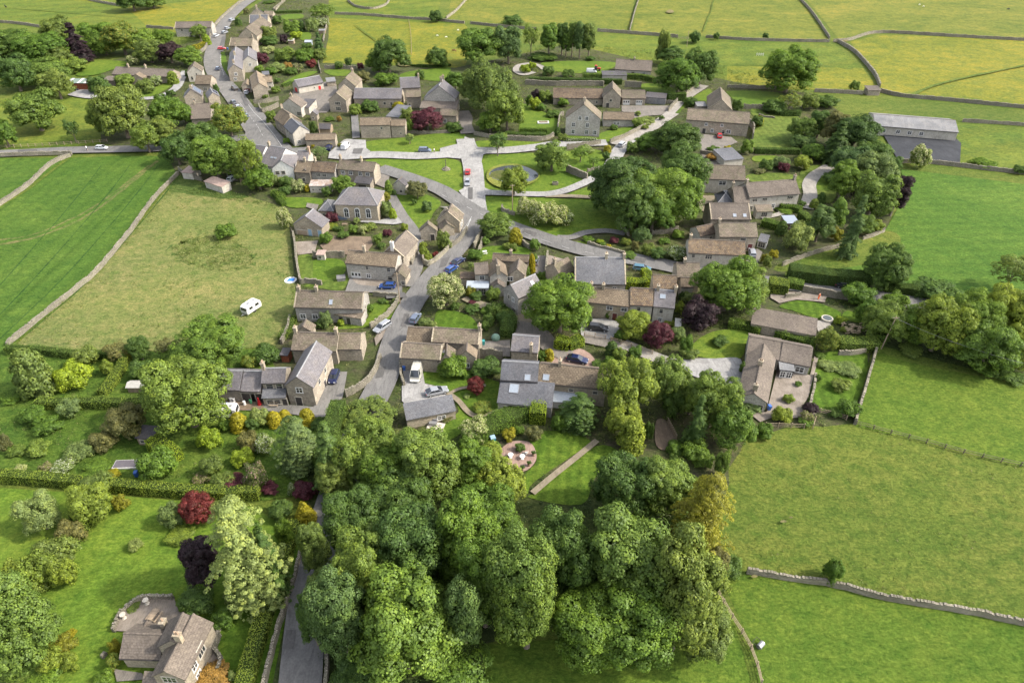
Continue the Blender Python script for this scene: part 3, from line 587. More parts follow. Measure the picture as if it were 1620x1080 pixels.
def win_mesh(w, h, n):
    def f():
        a = MB(); a.box(-w / 2, w / 2, -0.045, 0.02, 0, h); pane = a.mesh('window', [GLASS], uv=False)
        b = MB(); t = 0.16
        b.box(-w / 2 - t, w / 2 + t, -0.075, 0.02, h, h + t); b.box(-w / 2 - t - 0.05, w / 2 + t + 0.05, -0.12, 0.02, -t, 0)
        b.box(-w / 2 - t, -w / 2, -0.072, 0.02, 0, h); b.box(w / 2, w / 2 + t, -0.072, 0.02, 0, h)
        for i in range(1, n):
            x = -w / 2 + w * i / n; b.box(x - 0.05, x + 0.05, -0.07, 0.02, 0, h)
        b.box(-w / 2, w / 2, -0.06, 0.015, h * .55, h * .55 + 0.06)
        return pane, b.mesh('window_frame', [STONE_TRIM if n != 2 else WHITE], uv=False)
    return cached(('w', round(w, 1), round(h, 1), n), f)
def arch_mesh(w, h):
    def f():
        pts = [(-w / 2, 0), (w / 2, 0), (w / 2, h - w / 2)] + [(w / 2 * math.cos(t), h - w / 2 + w / 2 * math.sin(t)) for t in [math.pi * k / 8 for k in range(1, 8)]] + [(-w / 2, h - w / 2)]
        a = MB(); nn = len(pts); o = 0.22; cx, cz = 0, h / 2
        a.v = [(x, -0.09, z) for x, z in pts] + [(x, 0.02, z) for x, z in pts]; a.f = [tuple(range(nn))]; a.m = [0]
        b = MB(); out = [(x * (1 + 2 * o / w), cz + (z - cz) * (1 + 2 * o / h)) for x, z in pts]
        for i in range(nn):
            j = (i + 1) % nn
            b.face([(out[i][0], -0.11, out[i][1]), (out[j][0], -0.11, out[j][1]), (pts[j][0], -0.11, pts[j][1]), (pts[i][0], -0.11, pts[i][1])])
            b.face([(out[i][0], 0.02, out[i][1]), (out[j][0], 0.02, out[j][1]), (out[j][0], -0.11, out[j][1]), (out[i][0], -0.11, out[i][1])])
        b.box(-0.04, 0.04, -0.13, -0.05, 0, h); b.box(-w / 2, w / 2, -0.13, -0.05, h * .5, h * .5 + 0.07)
        return a.mesh('window', [GLASS], uv=False), b.mesh('window_frame', [WHITE], uv=False)
    return cached(('a', round(w, 1), round(h, 1)), f)
def door_mesh(w, h, mat, frame=STONE_TRIM, panes=0):
    def f():
        a = MB(); a.box(-w / 2, w / 2, -0.05, 0.02, 0, h)
        b = MB(); t = 0.14
        b.box(-w / 2 - t, w / 2 + t, -0.08, 0.02, h, h + t); b.box(-w / 2 - t, -w / 2, -0.075, 0.02, 0, h); b.box(w / 2, w / 2 + t, -0.075, 0.02, 0, h)
        if panes:
            for i in range(panes):
                x = -w / 2 + w * (i + .5) / panes; a.box(x - w / panes * .3, x + w / panes * .3, -0.065, -0.04, h * .5, h * .85, 1)
        return a.mesh('door', [mat, GLASS], uv=False), b.mesh('door_frame', [frame], uv=False)
    return cached(('d', round(w, 1), round(h, 1), mat.name, panes), f)
def chimney_mesh(h, mat, pots):
    def f():
        a = MB(); a.box(-0.42, 0.42, -0.3, 0.3, -1.3, h - 0.2); a.box(-0.5, 0.5, -0.38, 0.38, h - 0.2, h)
        b = MB()
        for i in range(pots):
            x = (i - (pots - 1) / 2) * 0.36; b.tube((x, 0, h), (x, 0, h + 0.5), 0.15, 0.11, 8)
        return a.mesh('chimney', [W_BUFF if mat is STONE_TRIM else mat]), b.mesh('chimney_pot', [POT], uv=False)
    return cached(('c', round(h, 1), mat.name, pots), f)
HOUSES = {}; FOOT = []
def block(key, label, cat, A, B, Rp, he, roof, wall, typ='along', pitch=36, wins=None, chim=(), doors=(), sky=(), parent=None, name=None,
          hb=None, cope=False, autow=True, open_front=False, hipr=0.75, ends=(1, 1), solar=None, zb=0.0, over=0.3, D=None, ridge=True, Rf=None):
    """A, B: the two ends of the near eave; Rp: a point of the ridge (or of the high edge); he: height of the eave."""
    a = P(*A, he); b = P(*B, he); x = (b - a); W = x.length; x.normalize(); y = Vector((-x.y, x.x, 0)); tp = math.tan(R(pitch))
    if D is None:
        if typ in ('along', 'hip'):
            lo, hi = 1.5, 60.0
            for _ in range(30):
                D = (lo + hi) / 2
                if 2 * (P(*Rp, he + D / 2 * tp) - a).dot(y) > D: lo = D
                else: hi = D
            rise = D / 2 * tp
        elif typ == 'gable':
            rise = W / 2 * tp; D = (P(*Rp, he + rise) - a).dot(y)
        else:
            hb = he + 1.0 if hb is None else hb; D = max((P(*Rp, hb) - a).dot(y), 1.5); rise = hb - he
    else: rise = (D / 2 * tp) if typ != 'gable' else W / 2 * tp
    if Rf is not None:      # the near end of the ridge is known too: take the direction from the ridge itself
        hr_ = he + rise; f_ = P(*Rf, hr_); k_ = P(*Rp, hr_); y = (k_ - f_); D = y.length; y.normalize(); x = Vector((y.y, -y.x, 0)); a = f_ - x * W / 2
    if typ in ('mono', 'flat'): rise = (hb if hb is not None else he + 1.0) - he
    if typ == 'gable': L, A_, tf = D, W, (lambda s, t, z: (t, D - s, z))
    else: L, A_, tf = W, D, (lambda s, t, z: (s, t, z))
    ang = math.atan2(x.y, x.x); M = Matrix.Translation((a.x, a.y, 0)) @ Matrix.Rotation(ang, 4, 'Z')
    th = 0.14; oe = over; ov = 0.12; hr = he + rise
    wm = MB(); rm = MB()
    H = lambda pts, mi=0: rm.hexa([tf(*p) for p in pts], mi)
    if typ in ('along', 'gable'):
        zu = he + oe * rise / (A_ / 2) - th - 0.02; zr = hr - th - 0.02
        c0 = 0.12 if ends[0] else 0.0; c1 = L - (0.12 if ends[1] else 0.0)
        pent = [(oe, zb - 0.6), (A_ - oe, zb - 0.6), (A_ - oe, zu), (A_ / 2, zr), (oe, zu)]
        n = 5; vb = [tf(c0, t, z) for t, z in pent] + [tf(c1, t, z) for t, z in pent]; wm.v = vb
        wm.f = [tuple(range(4, -1, -1)), tuple(range(5, 10))] + [(i, (i + 1) % 5, 5 + (i + 1) % 5, 5 + i) for i in range(5)]; wm.m = [0] * 7
        if typ == 'gable' or True: pass
        H([(0, 0, he - th), (L, 0, he - th), (L, A_ / 2, hr - th), (0, A_ / 2, hr - th), (0, 0, he), (L, 0, he), (L, A_ / 2, hr), (0, A_ / 2, hr)])
        H([(0, A_ / 2, hr - th), (L, A_ / 2, hr - th), (L, A_, he - th), (0, A_, he - th), (0, A_ / 2, hr), (L, A_ / 2, hr), (L, A_, he), (0, A_, he)])
        if ridge: H([(0, A_ / 2 - .17, hr - .04), (L, A_ / 2 - .17, hr - .04), (L, A_ / 2 + .17, hr - .04), (0, A_ / 2 + .17, hr - .04), (0, A_ / 2 - .09, hr + .09), (L, A_ / 2 - .09, hr + .09), (L, A_ / 2 + .09, hr + .09), (0, A_ / 2 + .09, hr + .09)], 1)
        H([(0, -.1, he - th - .09), (L, -.1, he - th - .09), (L, -.004, he - th - .09), (0, -.004, he - th - .09), (0, -.1, he - th + .03), (L, -.1, he - th + .03), (L, -.004, he - th + .03), (0, -.004, he - th + .03)], 2)
        if cope:
            for s0 in ([-0.05] if ends[0] else []) + ([L - 0.3] if ends[1] else []):
                for t0, z0, t1, z1 in ((-0.05, he + .02, A_ / 2, hr + .02), (A_ / 2, hr + .02, A_ + .05, he + .02)):
                    H([(s0, t0, z0 - .1), (s0 + .3, t0, z0 - .1), (s0 + .3, t1, z1 - .1), (s0, t1, z1 - .1), (s0, t0, z0 + .07), (s0 + .3, t0, z0 + .07), (s0 + .3, t1, z1 + .07), (s0, t1, z1 + .07)], 3)
    elif typ == 'hip':
        wm.box(oe, W - oe, oe, D - oe, zb - 0.6, he - 0.05)
        q = D / 2 * hipr; p = [(0, 0, he), (W, 0, he), (W, D, he), (0, D, he), (q, D / 2, hr), (W - q, D / 2, hr)]
        for f in ((0, 1, 5, 4), (1, 2, 5), (2, 3, 4, 5), (3, 0, 4)): rm.face([p[i] for i in f])
        rm.box(0, W, 0, D, he - .12, he - .004, 0)
        for i, j in ((0, 4), (1, 5), (2, 5), (3, 4), (4, 5)): rm.tube(p[i], p[j], 0.12, 0.12, 5, 1)
    else:
        wm.v = [(ov, oe, zb - .6), (W - ov, oe, zb - .6), (W - ov, D - .1, zb - .6), (ov, D - .1, zb - .6), (ov, oe, he - th - .03), (W - ov, oe, he - th - .03), (W - ov, D - .1, hr - th - .03), (ov, D - .1, hr - th - .03)]
        wm.f = [(0, 3, 2, 1), (4, 5, 6, 7), (0, 1, 5, 4), (1, 2, 6, 5), (2, 3, 7, 6), (3, 0, 4, 7)]; wm.m = [0] * 6
        H([(0, 0, he - th), (W, 0, he - th), (W, D, hr - th), (0, D, hr - th), (0, 0, he), (W, 0, he), (W, D, hr), (0, D, hr)])
    trim = LEAD if roof in (R_SLATE, R_BLUE) else R_TILE
    if parent is None:
        root = thing(name or 'house', label, cat, M.to_translation(), ang); rootM = M; own = root
        wo_ = link('wall', wm.mesh('wall', [wall]), root)
    else:
        root, rootM = HOUSES[parent]; own = link(name or 'extension', wm.mesh('extension', [wall]), root); loc_rz(own, rootM, M); wo_ = own
        if label: own['label'] = label
    HOUSES[key] = (own, M); FOOT.append([tuple((M @ Vector((px, py, 0)))[:2]) for px, py in ((-.6, -.6), (W + .6, -.6), (W + .6, D + .6), (-.6, D + .6))])
    ro = link('roof', rm.mesh('roof', [roof, trim, DARKP, W_BUFF]), own)
    ins = (0.12, oe) if typ == 'gable' else (oe, 0.12)      # (front inset, side inset)
    def place(me_pair, face, u, z):
        if face == 'f': l, rz = (u * W, ins[0], z), 0
        elif face == 'r': l, rz = (W - ins[1], u * D, z), R(90)
        elif face == 'l': l, rz = (ins[1], u * D, z), R(-90)
        p = link(me_pair[0].name.split('.')[0], me_pair[0], own, l, rz); link(me_pair[1].name.split('.')[0], me_pair[1], p)
    if wins is None and autow and typ != 'flat':
        rng = random.Random(hash(key) % 1000 if isinstance(key, int) else sum(map(ord, key)))
        wins = []; n = max(1, int(W / 3.6)); top = he - (0 if typ != 'gable' else 0)
        for r_, z in enumerate([1.0] + ([he - 1.75] if he > 4.1 else []) + ([he - 0.3] if typ == 'gable' and W > 6 and he > 3.5 else [])):
            k = n if r_ < 2 else 1
            for i in range(k): wins.append(('f', (i + .5 + rng.uniform(-.12, .12) * (r_ < 2)) / k, z, rng.choice([0.9, 1.1, 1.3]), 1.05, rng.choice([1, 2, 3])))
        if D > 5 and he > 2.6: wins.append(('r', 0.45, he - 1.75 if he > 4 else 1.0, 0.9, 1.0, 2))
    for w in wins or []:
        if w[5] == 'arch': place(arch_mesh(w[3], w[4]), w[0], w[1], w[2])
        else: place(win_mesh(w[3], w[4], w[5]), w[0], w[1], w[2])
    for d in doors:   # face, u, w, h, mat, panes
        place(door_mesh(d[2], d[3], d[4], panes=d[5] if len(d) > 5 else 0), d[0], d[1], zb)
    for c in chim:    # position along the ridge, across (0.5 = on the ridge), height above, pots
        s, t = c[0] * L, c[1] * A_; zt = he + rise * (1 - abs(c[1] - .5) * 2)
        cm = chimney_mesh(c[2], c[4] if len(c) > 4 else STONE_TRIM, c[3])
        q = tf(s, t, zt); ch = link('chimney', cm[0], own, q, 0 if typ == 'gable' else R(90)); link('chimney_pot', cm[1], ch)
    sl = math.hypot(A_ / 2, rise) if typ != 'mono' else math.hypot(D, rise)
    def panel(face, u, v, w, h, nm, mat, frame=True):
        """u along the ridge, v up the slope (0 eave, 1 ridge); face 0 = near / right-hand slope, 1 = far / left-hand slope"""
        half = A_ / 2 if typ != 'mono' else D
        def pt(du, dv, dn):
            s = u * L + du; k = v * sl + dv; t = k / sl * half; z = he + k / sl * rise
            nx, nz = -rise / sl, half / sl; t += nx * dn; z += nz * dn
            t = t if face == 0 else A_ - t
            return tf(s, t, z)
        m = MB(); m.hexa([pt(-w / 2, -h / 2, 0.0), pt(w / 2, -h / 2, 0.0), pt(w / 2, h / 2, 0.0), pt(-w / 2, h / 2, 0.0), pt(-w / 2, -h / 2, 0.07), pt(w / 2, -h / 2, 0.07), pt(w / 2, h / 2, 0.07), pt(-w / 2, h / 2, 0.07)], 0)
        if frame:
            for (p0, p1, q0, q1) in ((-w / 2 - .08, -w / 2, -h / 2 - .08, h / 2 + .08), (w / 2, w / 2 + .08, -h / 2 - .08, h / 2 + .08), (-w / 2, w / 2, -h / 2 - .08, -h / 2), (-w / 2, w / 2, h / 2, h / 2 + .08)):
                m.hexa([pt(p0, q0, 0), pt(p1, q0, 0), pt(p1, q1, 0), pt(p0, q1, 0), pt(p0, q0, .11), pt(p1, q0, .11), pt(p1, q1, .11), pt(p0, q1, .11)], 1)
        link(nm, m.mesh(nm, [mat, METAL], uv=False), own)
    for s_ in sky: panel(s_[0], s_[1], s_[2], s_[3], s_[4], 'roof_window', s_[5] if len(s_) > 5 else SKYGLASS)
    if solar: panel(*solar, 'solar_panel', SOLAR)
    return own
def blk(k, key, label, cat, A, B, Rp, *a, **kw):
    if 'Rf' in kw: kw['Rf'] = T(k, *kw['Rf'])
    return block(key, label, cat, T(k, *A), T(k, *B), T(k, *Rp) if Rp else None, *a, **kw)
EX = dict(label=None, cat=None)
# --- house at the bottom left
blk(19, 'bl', 'stone house with brown gabled roofs and raised terrace at the bottom left', 'house', (470, 1020), (800, 1055), (800, 412), 4.6, R_TILE, W_BUFF, 'gable', 38, chim=[(0.48, .5, 1.5, 2)],
    wins=[('f', .5, 3.6, 1.7, 1.1, 3), ('r', .3, 3.0, .9, 1.1, 2), ('r', .55, 3.0, 1.4, 1.7, 3), ('r', .3, .8, .9, 1.1, 2)])
blk(19, 'bl2', None, None, (520, 745), (870, 758), (800, 410), 4.9, R_TILE, W_BUFF, 'gable', 38, parent='bl', wins=[('r', .5, 2.6, 1.1, 1.2, 2)])
blk(19, 'bl3', None, None, (168, 845), (560, 858), (420, 612), 2.9, R_TILE, W_BUFF, 'along', 36, parent='bl', wins=[], chim=[(0.82, .85, 1.6, 1)])
blk(19, 'bl4', None, None, (350, 590), (480, 600), (400, 482), 2.6, R_TILE, W_BUFF, 'gable', 40, parent='bl', wins=[])
blk(19, 'bl5', None, None, (380, 1110), (560, 1120), (450, 1000), 2.6, R_TILE, W_BUFF, 'mono', hb=3.6, parent='bl', wins=[])
# --- farmhouse with grey slate wings
blk(14, 'fh', 'grey slate farmhouse with a tall front gable beside the blue car', 'house', (515, 778), (718, 792), (652, 466), 5.0, R_SLATE, W_STONE, 'gable', 40, chim=[],
    wins=[('f', .48, 3.5, 1.1, 1.1, 2), ('r', .3, 3.2, .9, 1.0, 1), ('r', .6, 3.2, .9, 1.0, 1)], doors=[('f', .38, 1.2, 2.2, DARKP), ('r', .5, 1.0, 2.1, DARKP)])
blk(14, 'fh2', None, None, (357, 760), (522, 757), (450, 655), 5.0, R_SLATE, W_STONE, 'along', 36, parent='fh', chim=[(0.06, .5, 1.4, 2)], ends=(1, 0), wins=[('f', .3, 3.4, 1.2, 1.0, 1), ('f', .7, 3.4, 1.1, 1.0, 1)])
blk(14, 'fh3', None, None, (360, 863), (526, 860), (440, 790), 2.5, R_BLUE, W_STONE, 'mono', hb=3.5, parent='fh', wins=[('f', .3, .8, 1.1, 1.0, 1), ('f', .6, .8, 1.1, 1.0, 1)], doors=[('f', .9, .9, 2.0, DARKP)])
blk(14, 'fb', 'low grey slate barn joined to the farmhouse by its right end', 'barn', (45, 805), (212, 808), (130, 673), 3.4, R_SLATE, W_STONE, 'along', 33, name='barn', wins=[], cope=False)
blk(14, 'fb2', 'open fronted slate cart shed between the low barn and the farmhouse', 'shed', (216, 814), (354, 818), (290, 677), 3.2, R_SLATE, W_STONE, 'along', 33, name='cart_shed', wins=[], doors=[('f', .3, 2.6, 2.4, DARKP), ('f', .75, 2.6, 2.4, DARKP)])  # open bays drawn as dark door panels, their inner shade put into the colour
blk(14, 'lr', 'long brown stone-slate range behind the slate farmhouse', 'house', (562, 532), (872, 542), (700, 413), 3.8, R_STONE, W_STONE, 'along', 34, chim=[(0.05, .5, 1.3, 1), (0.95, .5, 1.3, 1)], wins=[('f', .8, 1.2, 1.0, .9, 2)])
blk(14, 'lr2', 'short brown-roofed end cottage nearest the silver estate car', 'house', (878, 530), (1045, 528), (960, 418), 3.4, R_STONE, W_STONE, 'along', 34, cope=True, ends=(0, 1), wins=[])
blk(14, 'sg', 'small steep stone outbuilding with a brown gable roof behind the long range', 'shed', (592, 410), (712, 412), (655, 322), 2.4, R_STONE, W_STONE, 'gable', 38, name='outbuilding', wins=[])
blk(9, 'lb', 'long brown-roofed cottage with chimneys at both ends above the striped lawn', 'house', (148, 875), (800, 892), (500, 722), 4.3, R_STONE, W_GREY, 'along', 34, chim=[(0.04, .5, 1.1, 1), (0.3, .5, 1.2, 1)], sky=[(0, .53, .35, .7, 1.1)], cope=True,
    wins=[('f', .1, 1.2, 1.1, 1.0, 2), ('f', .28, 1.2, 1.1, 1.0, 2), ('r', .4, 2.6, .8, .9, 1)])
blk(9, 'lb2', None, None, (528, 945), (785, 985), (680, 880), 2.5, R_STONE, W_GREY, 'mono', hb=3.3, parent='lb', wins=[], doors=[('f', .22, 1.0, 2.0, DARKP), ('f', .5, .9, 2.0, DARKP)])
blk(9, 'wf', 'brown-roofed cottage with white glazed doors facing the blue hatchback', 'house', (635, 456), (1112, 497), (880, 350), 4.7, R_MOSS, W_GREY, 'along', 34, chim=[(0.33, .5, 1.6, 1)],
    wins=[('f', .42, 3.3, .6, .8, 1), ('f', .43, .9, .9, .9, 2), ('f', .85, 3.2, .8, .9, 1), ('f', .86, .8, 1.0, .9, 1)], doors=[('f', .18, 2.6, 2.2, WHITE, 3)])
blk(9, 'gw', 'gabled stone wing with brown and slate slopes beside the narrow lane', 'house', (985, 370), (1195, 402), (1140, 132), 4.6, R_TILE, W_STONE, 'gable', 40, chim=[(0.98, .5, 1.3, 1, W_WHITE)], cope=True, wins=[('l', .5, 3.0, 1.6, 1.0, 2)])
blk(9, 'sp', 'tiny gabled stone porch building on the corner beside the blue hatchback', 'outbuilding', (1072, 592), (1216, 604), (1180, 455), 2.7, R_STONE, W_STONE, 'gable', 42, name='outbuilding', wins=[('f', .2, 1.0, .6, .7, 1), ('f', .75, .9, .8, .8, 1)])
blk(7, 'ga', 'low gabled stone garage with two blue doors beside the meadow', 'garage', (122, 838), (376, 866), (188, 690), 3.1, R_SLATE, W_BUFF, 'gable', 34, name='garage', wins=[], doors=[('f', .28, 3.0, 1.6, WOOD), ('f', .55, 1.0, 2.1, BLUEP), ('f', .88, 1.0, 2.1, BLUEP)])
blk(7, 'ch', 'hip-roofed stone chapel with three tall arched windows', 'chapel', (473, 668), (850, 678), (660, 522), 5.3, R_SLATE, W_BUFF, 'hip', 33, name='chapel',
    wins=[('f', .26, 1.4, 1.1, 2.7, 'arch'), ('f', .51, 1.4, 1.1, 2.7, 'arch'), ('f', .76, 1.4, 1.1, 2.7, 'arch'), ('r', .5, 1.4, 1.0, 2.6, 'arch')])
blk(7, 'ch2', None, None, (343, 720), (474, 724), (430, 622), 3.0, R_BLUE, W_BUFF, 'hip', 32, parent='ch', wins=[('f', .3, 1.0, .8, 1.0, 1)], D=6.5)
blk(7, 'cr', 'pair of stone cottages with a mossy roof and grey porch at the green corner', 'house', (500, 364), (815, 390), (650, 293), 4.7, R_STONE, W_STONE, 'along', 33, chim=[(0.03, .5, 1.4, 2), (0.6, .5, 1.3, 2)],
    wins=[('f', .15, 3.1, 1.0, 1.0, 2), ('f', .36, 3.1, 1.0, 1.0, 2), ('f', .62, 3.1, 1.0, 1.0, 2), ('f', .82, 3.1, 1.0, 1.0, 2)])
blk(7, 'cr2', None, None, (640, 480), (785, 494), (720, 428), 2.5, R_DARK, W_STONE, 'mono', hb=3.4, parent='cr', wins=[], doors=[('f', .5, 2.6, 2.0, DARKP)], name='porch')
blk(7, 'cm', 'grey rendered cottage with dark mossy roof and white mullioned windows', 'house', (274, 384), (480, 396), (400, 303), 4.2, R_OLD, W_GREY, 'along', 33, chim=[(0.1, .5, 1.3, 1)], wins=[('f', .3, 2.6, 1.2, .9, 3), ('f', .55, 2.6, 1.2, .9, 3)])
blk(7, 'cn', 'small mossy brown cottage between the white inn and the grey cottage', 'house', (136, 390), (270, 398), (220, 297), 4.0, R_MOSS, W_STONE, 'along', 33, chim=[(0.5, .5, 1.2, 1)])
blk(7, 'cn2', None, None, (180, 410), (285, 412), (242, 345), 3.2, R_TILE, W_STONE, 'gable', 42, parent='cn', wins=[('f', .5, 1.0, .9, .9, 1)])
blk(7, 'rs', 'flat-roofed shed under rusty sheeting in a cottage garden', 'shed', (262, 510), (452, 506), (330, 455), 2.5, R_RUST, W_PALE, 'mono', hb=2.9, name='shed', wins=[('f', .15, .9, .5, .5, 1), ('f', .45, .9, .5, .5, 1)])
blk(3, 'inn', 'white rendered inn with a long slate roof at the road junction', 'inn', (840, 842), (1000, 872), (1000, 672), 4.9, R_SLATE, W_WHITE, 'along', 34, name='inn', chim=[(0.02, .5, 1.2, 1)], sky=[(0, .5, .45, .9, .5), (0, .7, .45, .9, .5)],
    wins=[('f', .12, 3.0, 1.0, 1.1, 2), ('f', .4, 3.0, 1.0, 1.1, 2), ('f', .6, 1.0, 1.0, 1.1, 2)], D=None)
blk(3, 'inn2', None, None, (950, 884), (1170, 876), (1168, 690), 4.9, R_SLATE, W_WHITE, 'gable', 36, parent='inn', wins=[('f', .25, 3.0, 1.1, 1.0, 1), ('f', .5, 3.0, 1.1, 1.0, 1)], ridge=True)
blk(3, 'inn3', None, None, (600, 765), (842, 800), (700, 640), 4.8, R_SLATE, W_WHITE, 'along', 32, parent='inn', wins=[('f', .5, 1.0, 1.0, 1.0, 2)])
blk(3, 'si', 'slate cottage behind the inn with a red brick chimney on its right gable', 'house', (1190, 798), (1300, 802), (1240, 708), 4.2, R_SLATE, W_PALE, 'along', 36, chim=[(0.95, .5, 1.3, 1, POT)], wins=[])
# --- top-left street
blk(2, 'tb', 'long brown-roofed stone barn beside the yellow hedge at the top left', 'barn', (36, 268), (385, 262), (200, 206), 4.6, R_TILE, W_GREY, 'along', 30, name='barn', wins=[('f', .18, 3.0, .9, .9, 1), ('f', .42, 3.2, .6, .7, 1), ('f', .8, 1.0, .8, .9, 1)], doors=[('f', .4, 1.2, 2.0, DARKP)], cope=True)
blk(2, 'uc', 'stone cottage with a dark gable where the pale drive meets the street', 'house', (150, 690), (300, 680), (222, 585), 4.3, R_STONE, W_PALE, 'gable', 40, chim=[], wins=[('f', .25, 1.0, .9, 1.4, 1), ('f', .6, 3.0, .6, .7, 1)], cope=True)
blk(2, 'uc2', None, None, (225, 800), (375, 800), (300, 715), 3.6, R_MOSS, W_STONE, 'along', 34, parent='uc')
blk(3, 'so', 'gabled stone house with a solar panel on its left slate slope', 'house', (120, 205), (300, 190), (180, 82), 5.0, R_SLATE, W_STONE, 'gable', 40, chim=[(0.9, .5, 1.0, 2)], solar=(1, .5, .5, 4.2, 2.8), wins=[('f', .5, 3.2, .8, .9, 1), ('f', .7, 1.0, .9, 1.0, 1)])
blk(3, 'so2', 'smaller gabled slate house with a second solar panel above the street', 'house', (350, 212), (470, 196), (385, 112), 4.4, R_SLATE, W_STONE, 'gable', 38, chim=[], solar=(1, .5, .5, 3.4, 2.2), wins=[])
blk(3, 'lc', 'low brown-roofed cottage in front of the solar panel house', 'house', (190, 412), (380, 402), (265, 265), 3.2, R_TILE, W_STONE, 'along', 30, chim=[(0.15, .5, 1.0, 1)], wins=[])
blk(2, 'r1', 'long stepped slate terrace lining the right of the upper street', 'house', (548, 700), (690, 700), (617, 440), 5.2, R_SLATE, W_STONE, 'gable', 38, Rf=(597, 610), chim=[(0.02, .5, 1.3, 2), (0.5, .5, 1.3, 2), (0.95, .5, 1.2, 2)], wins=[('f', .5, 3.0, 1.0, 1.0, 2), ('f', .4, .9, 1.0, 1.0, 2), ('l', .2, 3.2, .8, 1.0, 1), ('l', .5, 3.2, .8, 1.0, 1), ('l', .8, 3.2, .8, 1.0, 1)])
blk(2, 'r1b', None, None, (672, 600), (812, 600), (738, 445), 5.0, R_SLATE, W_PALE, 'gable', 36, Rf=(735, 530), parent='r1', wins=[('f', .5, 3.0, 1.0, 1.0, 2)])
blk(2, 'r2', 'brown stone-slate house across the street from the barn gable', 'house', (555, 437), (770, 440), (650, 357), 5.0, R_STONE, W_STONE, 'along', 35, chim=[(0.95, .5, 1.3, 1)], cope=True, wins=[])
blk(2, 'r3', 'tan gabled house higher up the right of the upper street', 'house', (640, 345), (820, 345), (735, 155), 5.2, R_STONE, W_BUFF, 'gable', 40, wins=[('f', .5, 3.2, 1.0, 1.1, 2), ('f', .3, .9, .9, 1.0, 2)], chim=[(0.1, .5, 1.2, 1)])
blk(2, 'r4', 'blue slate house with buff gable behind the tan house', 'house', (745, 222), (925, 218), (830, 143), 5.6, R_BLUE, W_BUFF, 'along', 36, cope=True, wins=[])
blk(2, 'r5', 'farthest gabled slate house at the top of the village street', 'house', (750, 140), (905, 135), (810, 72), 5.0, R_SLATE, W_STONE, 'gable', 38, chim=[(0.95, .5, 1.2, 2)], wins=[('f', .4, 3.0, .9, 1.0, 1)])
blk(2, 'r5b', None, None, (880, 150), (968, 150), (930, 105), 4.0, R_STONE, W_STONE, 'along', 34, parent='r5', wins=[])
blk(2, 'yg', 'small tan-roofed garage with dark doors behind the tiny white car', 'garage', (668, 828), (768, 822), (705, 748), 2.7, R_TAN, W_STONE, 'gable', 34, name='garage', wins=[], doors=[('f', .5, 2.4, 2.0, MAROON)])
blk(2, 'ph', 'wide gabled house with pale tan roof below the upper street gardens', 'house', (770, 850), (925, 835), (790, 672), 4.3, R_TAN, W_STONE, 'gable', 36, wins=[])
blk(2, 'ph2', None, None, (880, 785), (968, 778), (925, 725), 3.6, R_TAN, W_PALE, 'along', 34, parent='ph', wins=[('f', .6, 1.0, .8, .9, 1)])
blk(2, 'rd', 'white barn with red doors and a grey slate roof', 'barn', (1213, 828), (1452, 782), (1310, 735), 3.2, R_SLATE, W_PALE, 'along', 32, name='barn', wins=[('f', .62, 1.4, .5, .5, 1)], doors=[('l', .5, 2.6, 2.2, REDP), ('f', .82, 1.1, 2.0, REDP)])
blk(3, 'mg', 'dark-roofed stone house with glazed bay in the middle of the walled yards', 'house', (1030, 290), (1240, 302), (1090, 165), 4.0, R_TILE, W_PALE, 'gable', 36, chim=[(0.6, .5, 1.2, 1)], wins=[('f', .85, .8, 1.6, 1.4, 3)])
blk(3, 'mg2', None, None, (1200, 300), (1310, 305), (1250, 215), 3.0, R_DARK, W_PALE, 'mono', hb=3.8, parent='mg', wins=[])
blk(3, 'sh', 'little gabled stone outbuilding beside the walled yard steps', 'outbuilding', (1316, 372), (1392, 372), (1350, 310), 2.4, R_SLATE, W_STONE, 'gable', 42, name='outbuilding', wins=[('f', .4, .9, .6, .7, 1)])
blk(3, 'dl', 'roadside cottage with a mossy left slope and dark slate end', 'house', (975, 400), (1065, 470), (1085, 330), 4.3, R_MOSS, W_STONE, 'along', 38, chim=[(0.02, .5, 1.2, 2)], wins=[('f', .4, 2.8, .8, .9, 1), ('f', .7, .8, .8, .9, 1)])
blk(3, 'dl2', 'dark slate roadside cottage with a pale end gable by the bend', 'house', (1070, 478), (1152, 556), (1180, 430), 4.6, R_BLUE, W_PALE, 'along', 38, chim=[(0.02, .5, 1.2, 1)], wins=[('f', .3, 3.0, .8, .9, 1), ('f', .6, 3.0, .8, .9, 1), ('r', .3, 1.0, 1.0, 1.0, 2)])
blk(3, 'lg', 'long low stone range with a brown mossy roof behind the yellow bushes', 'outbuilding', (1275, 612), (1560, 606), (1400, 548), 3.0, R_MOSS, W_STONE, 'along', 30, name='outbuilding', wins=[])
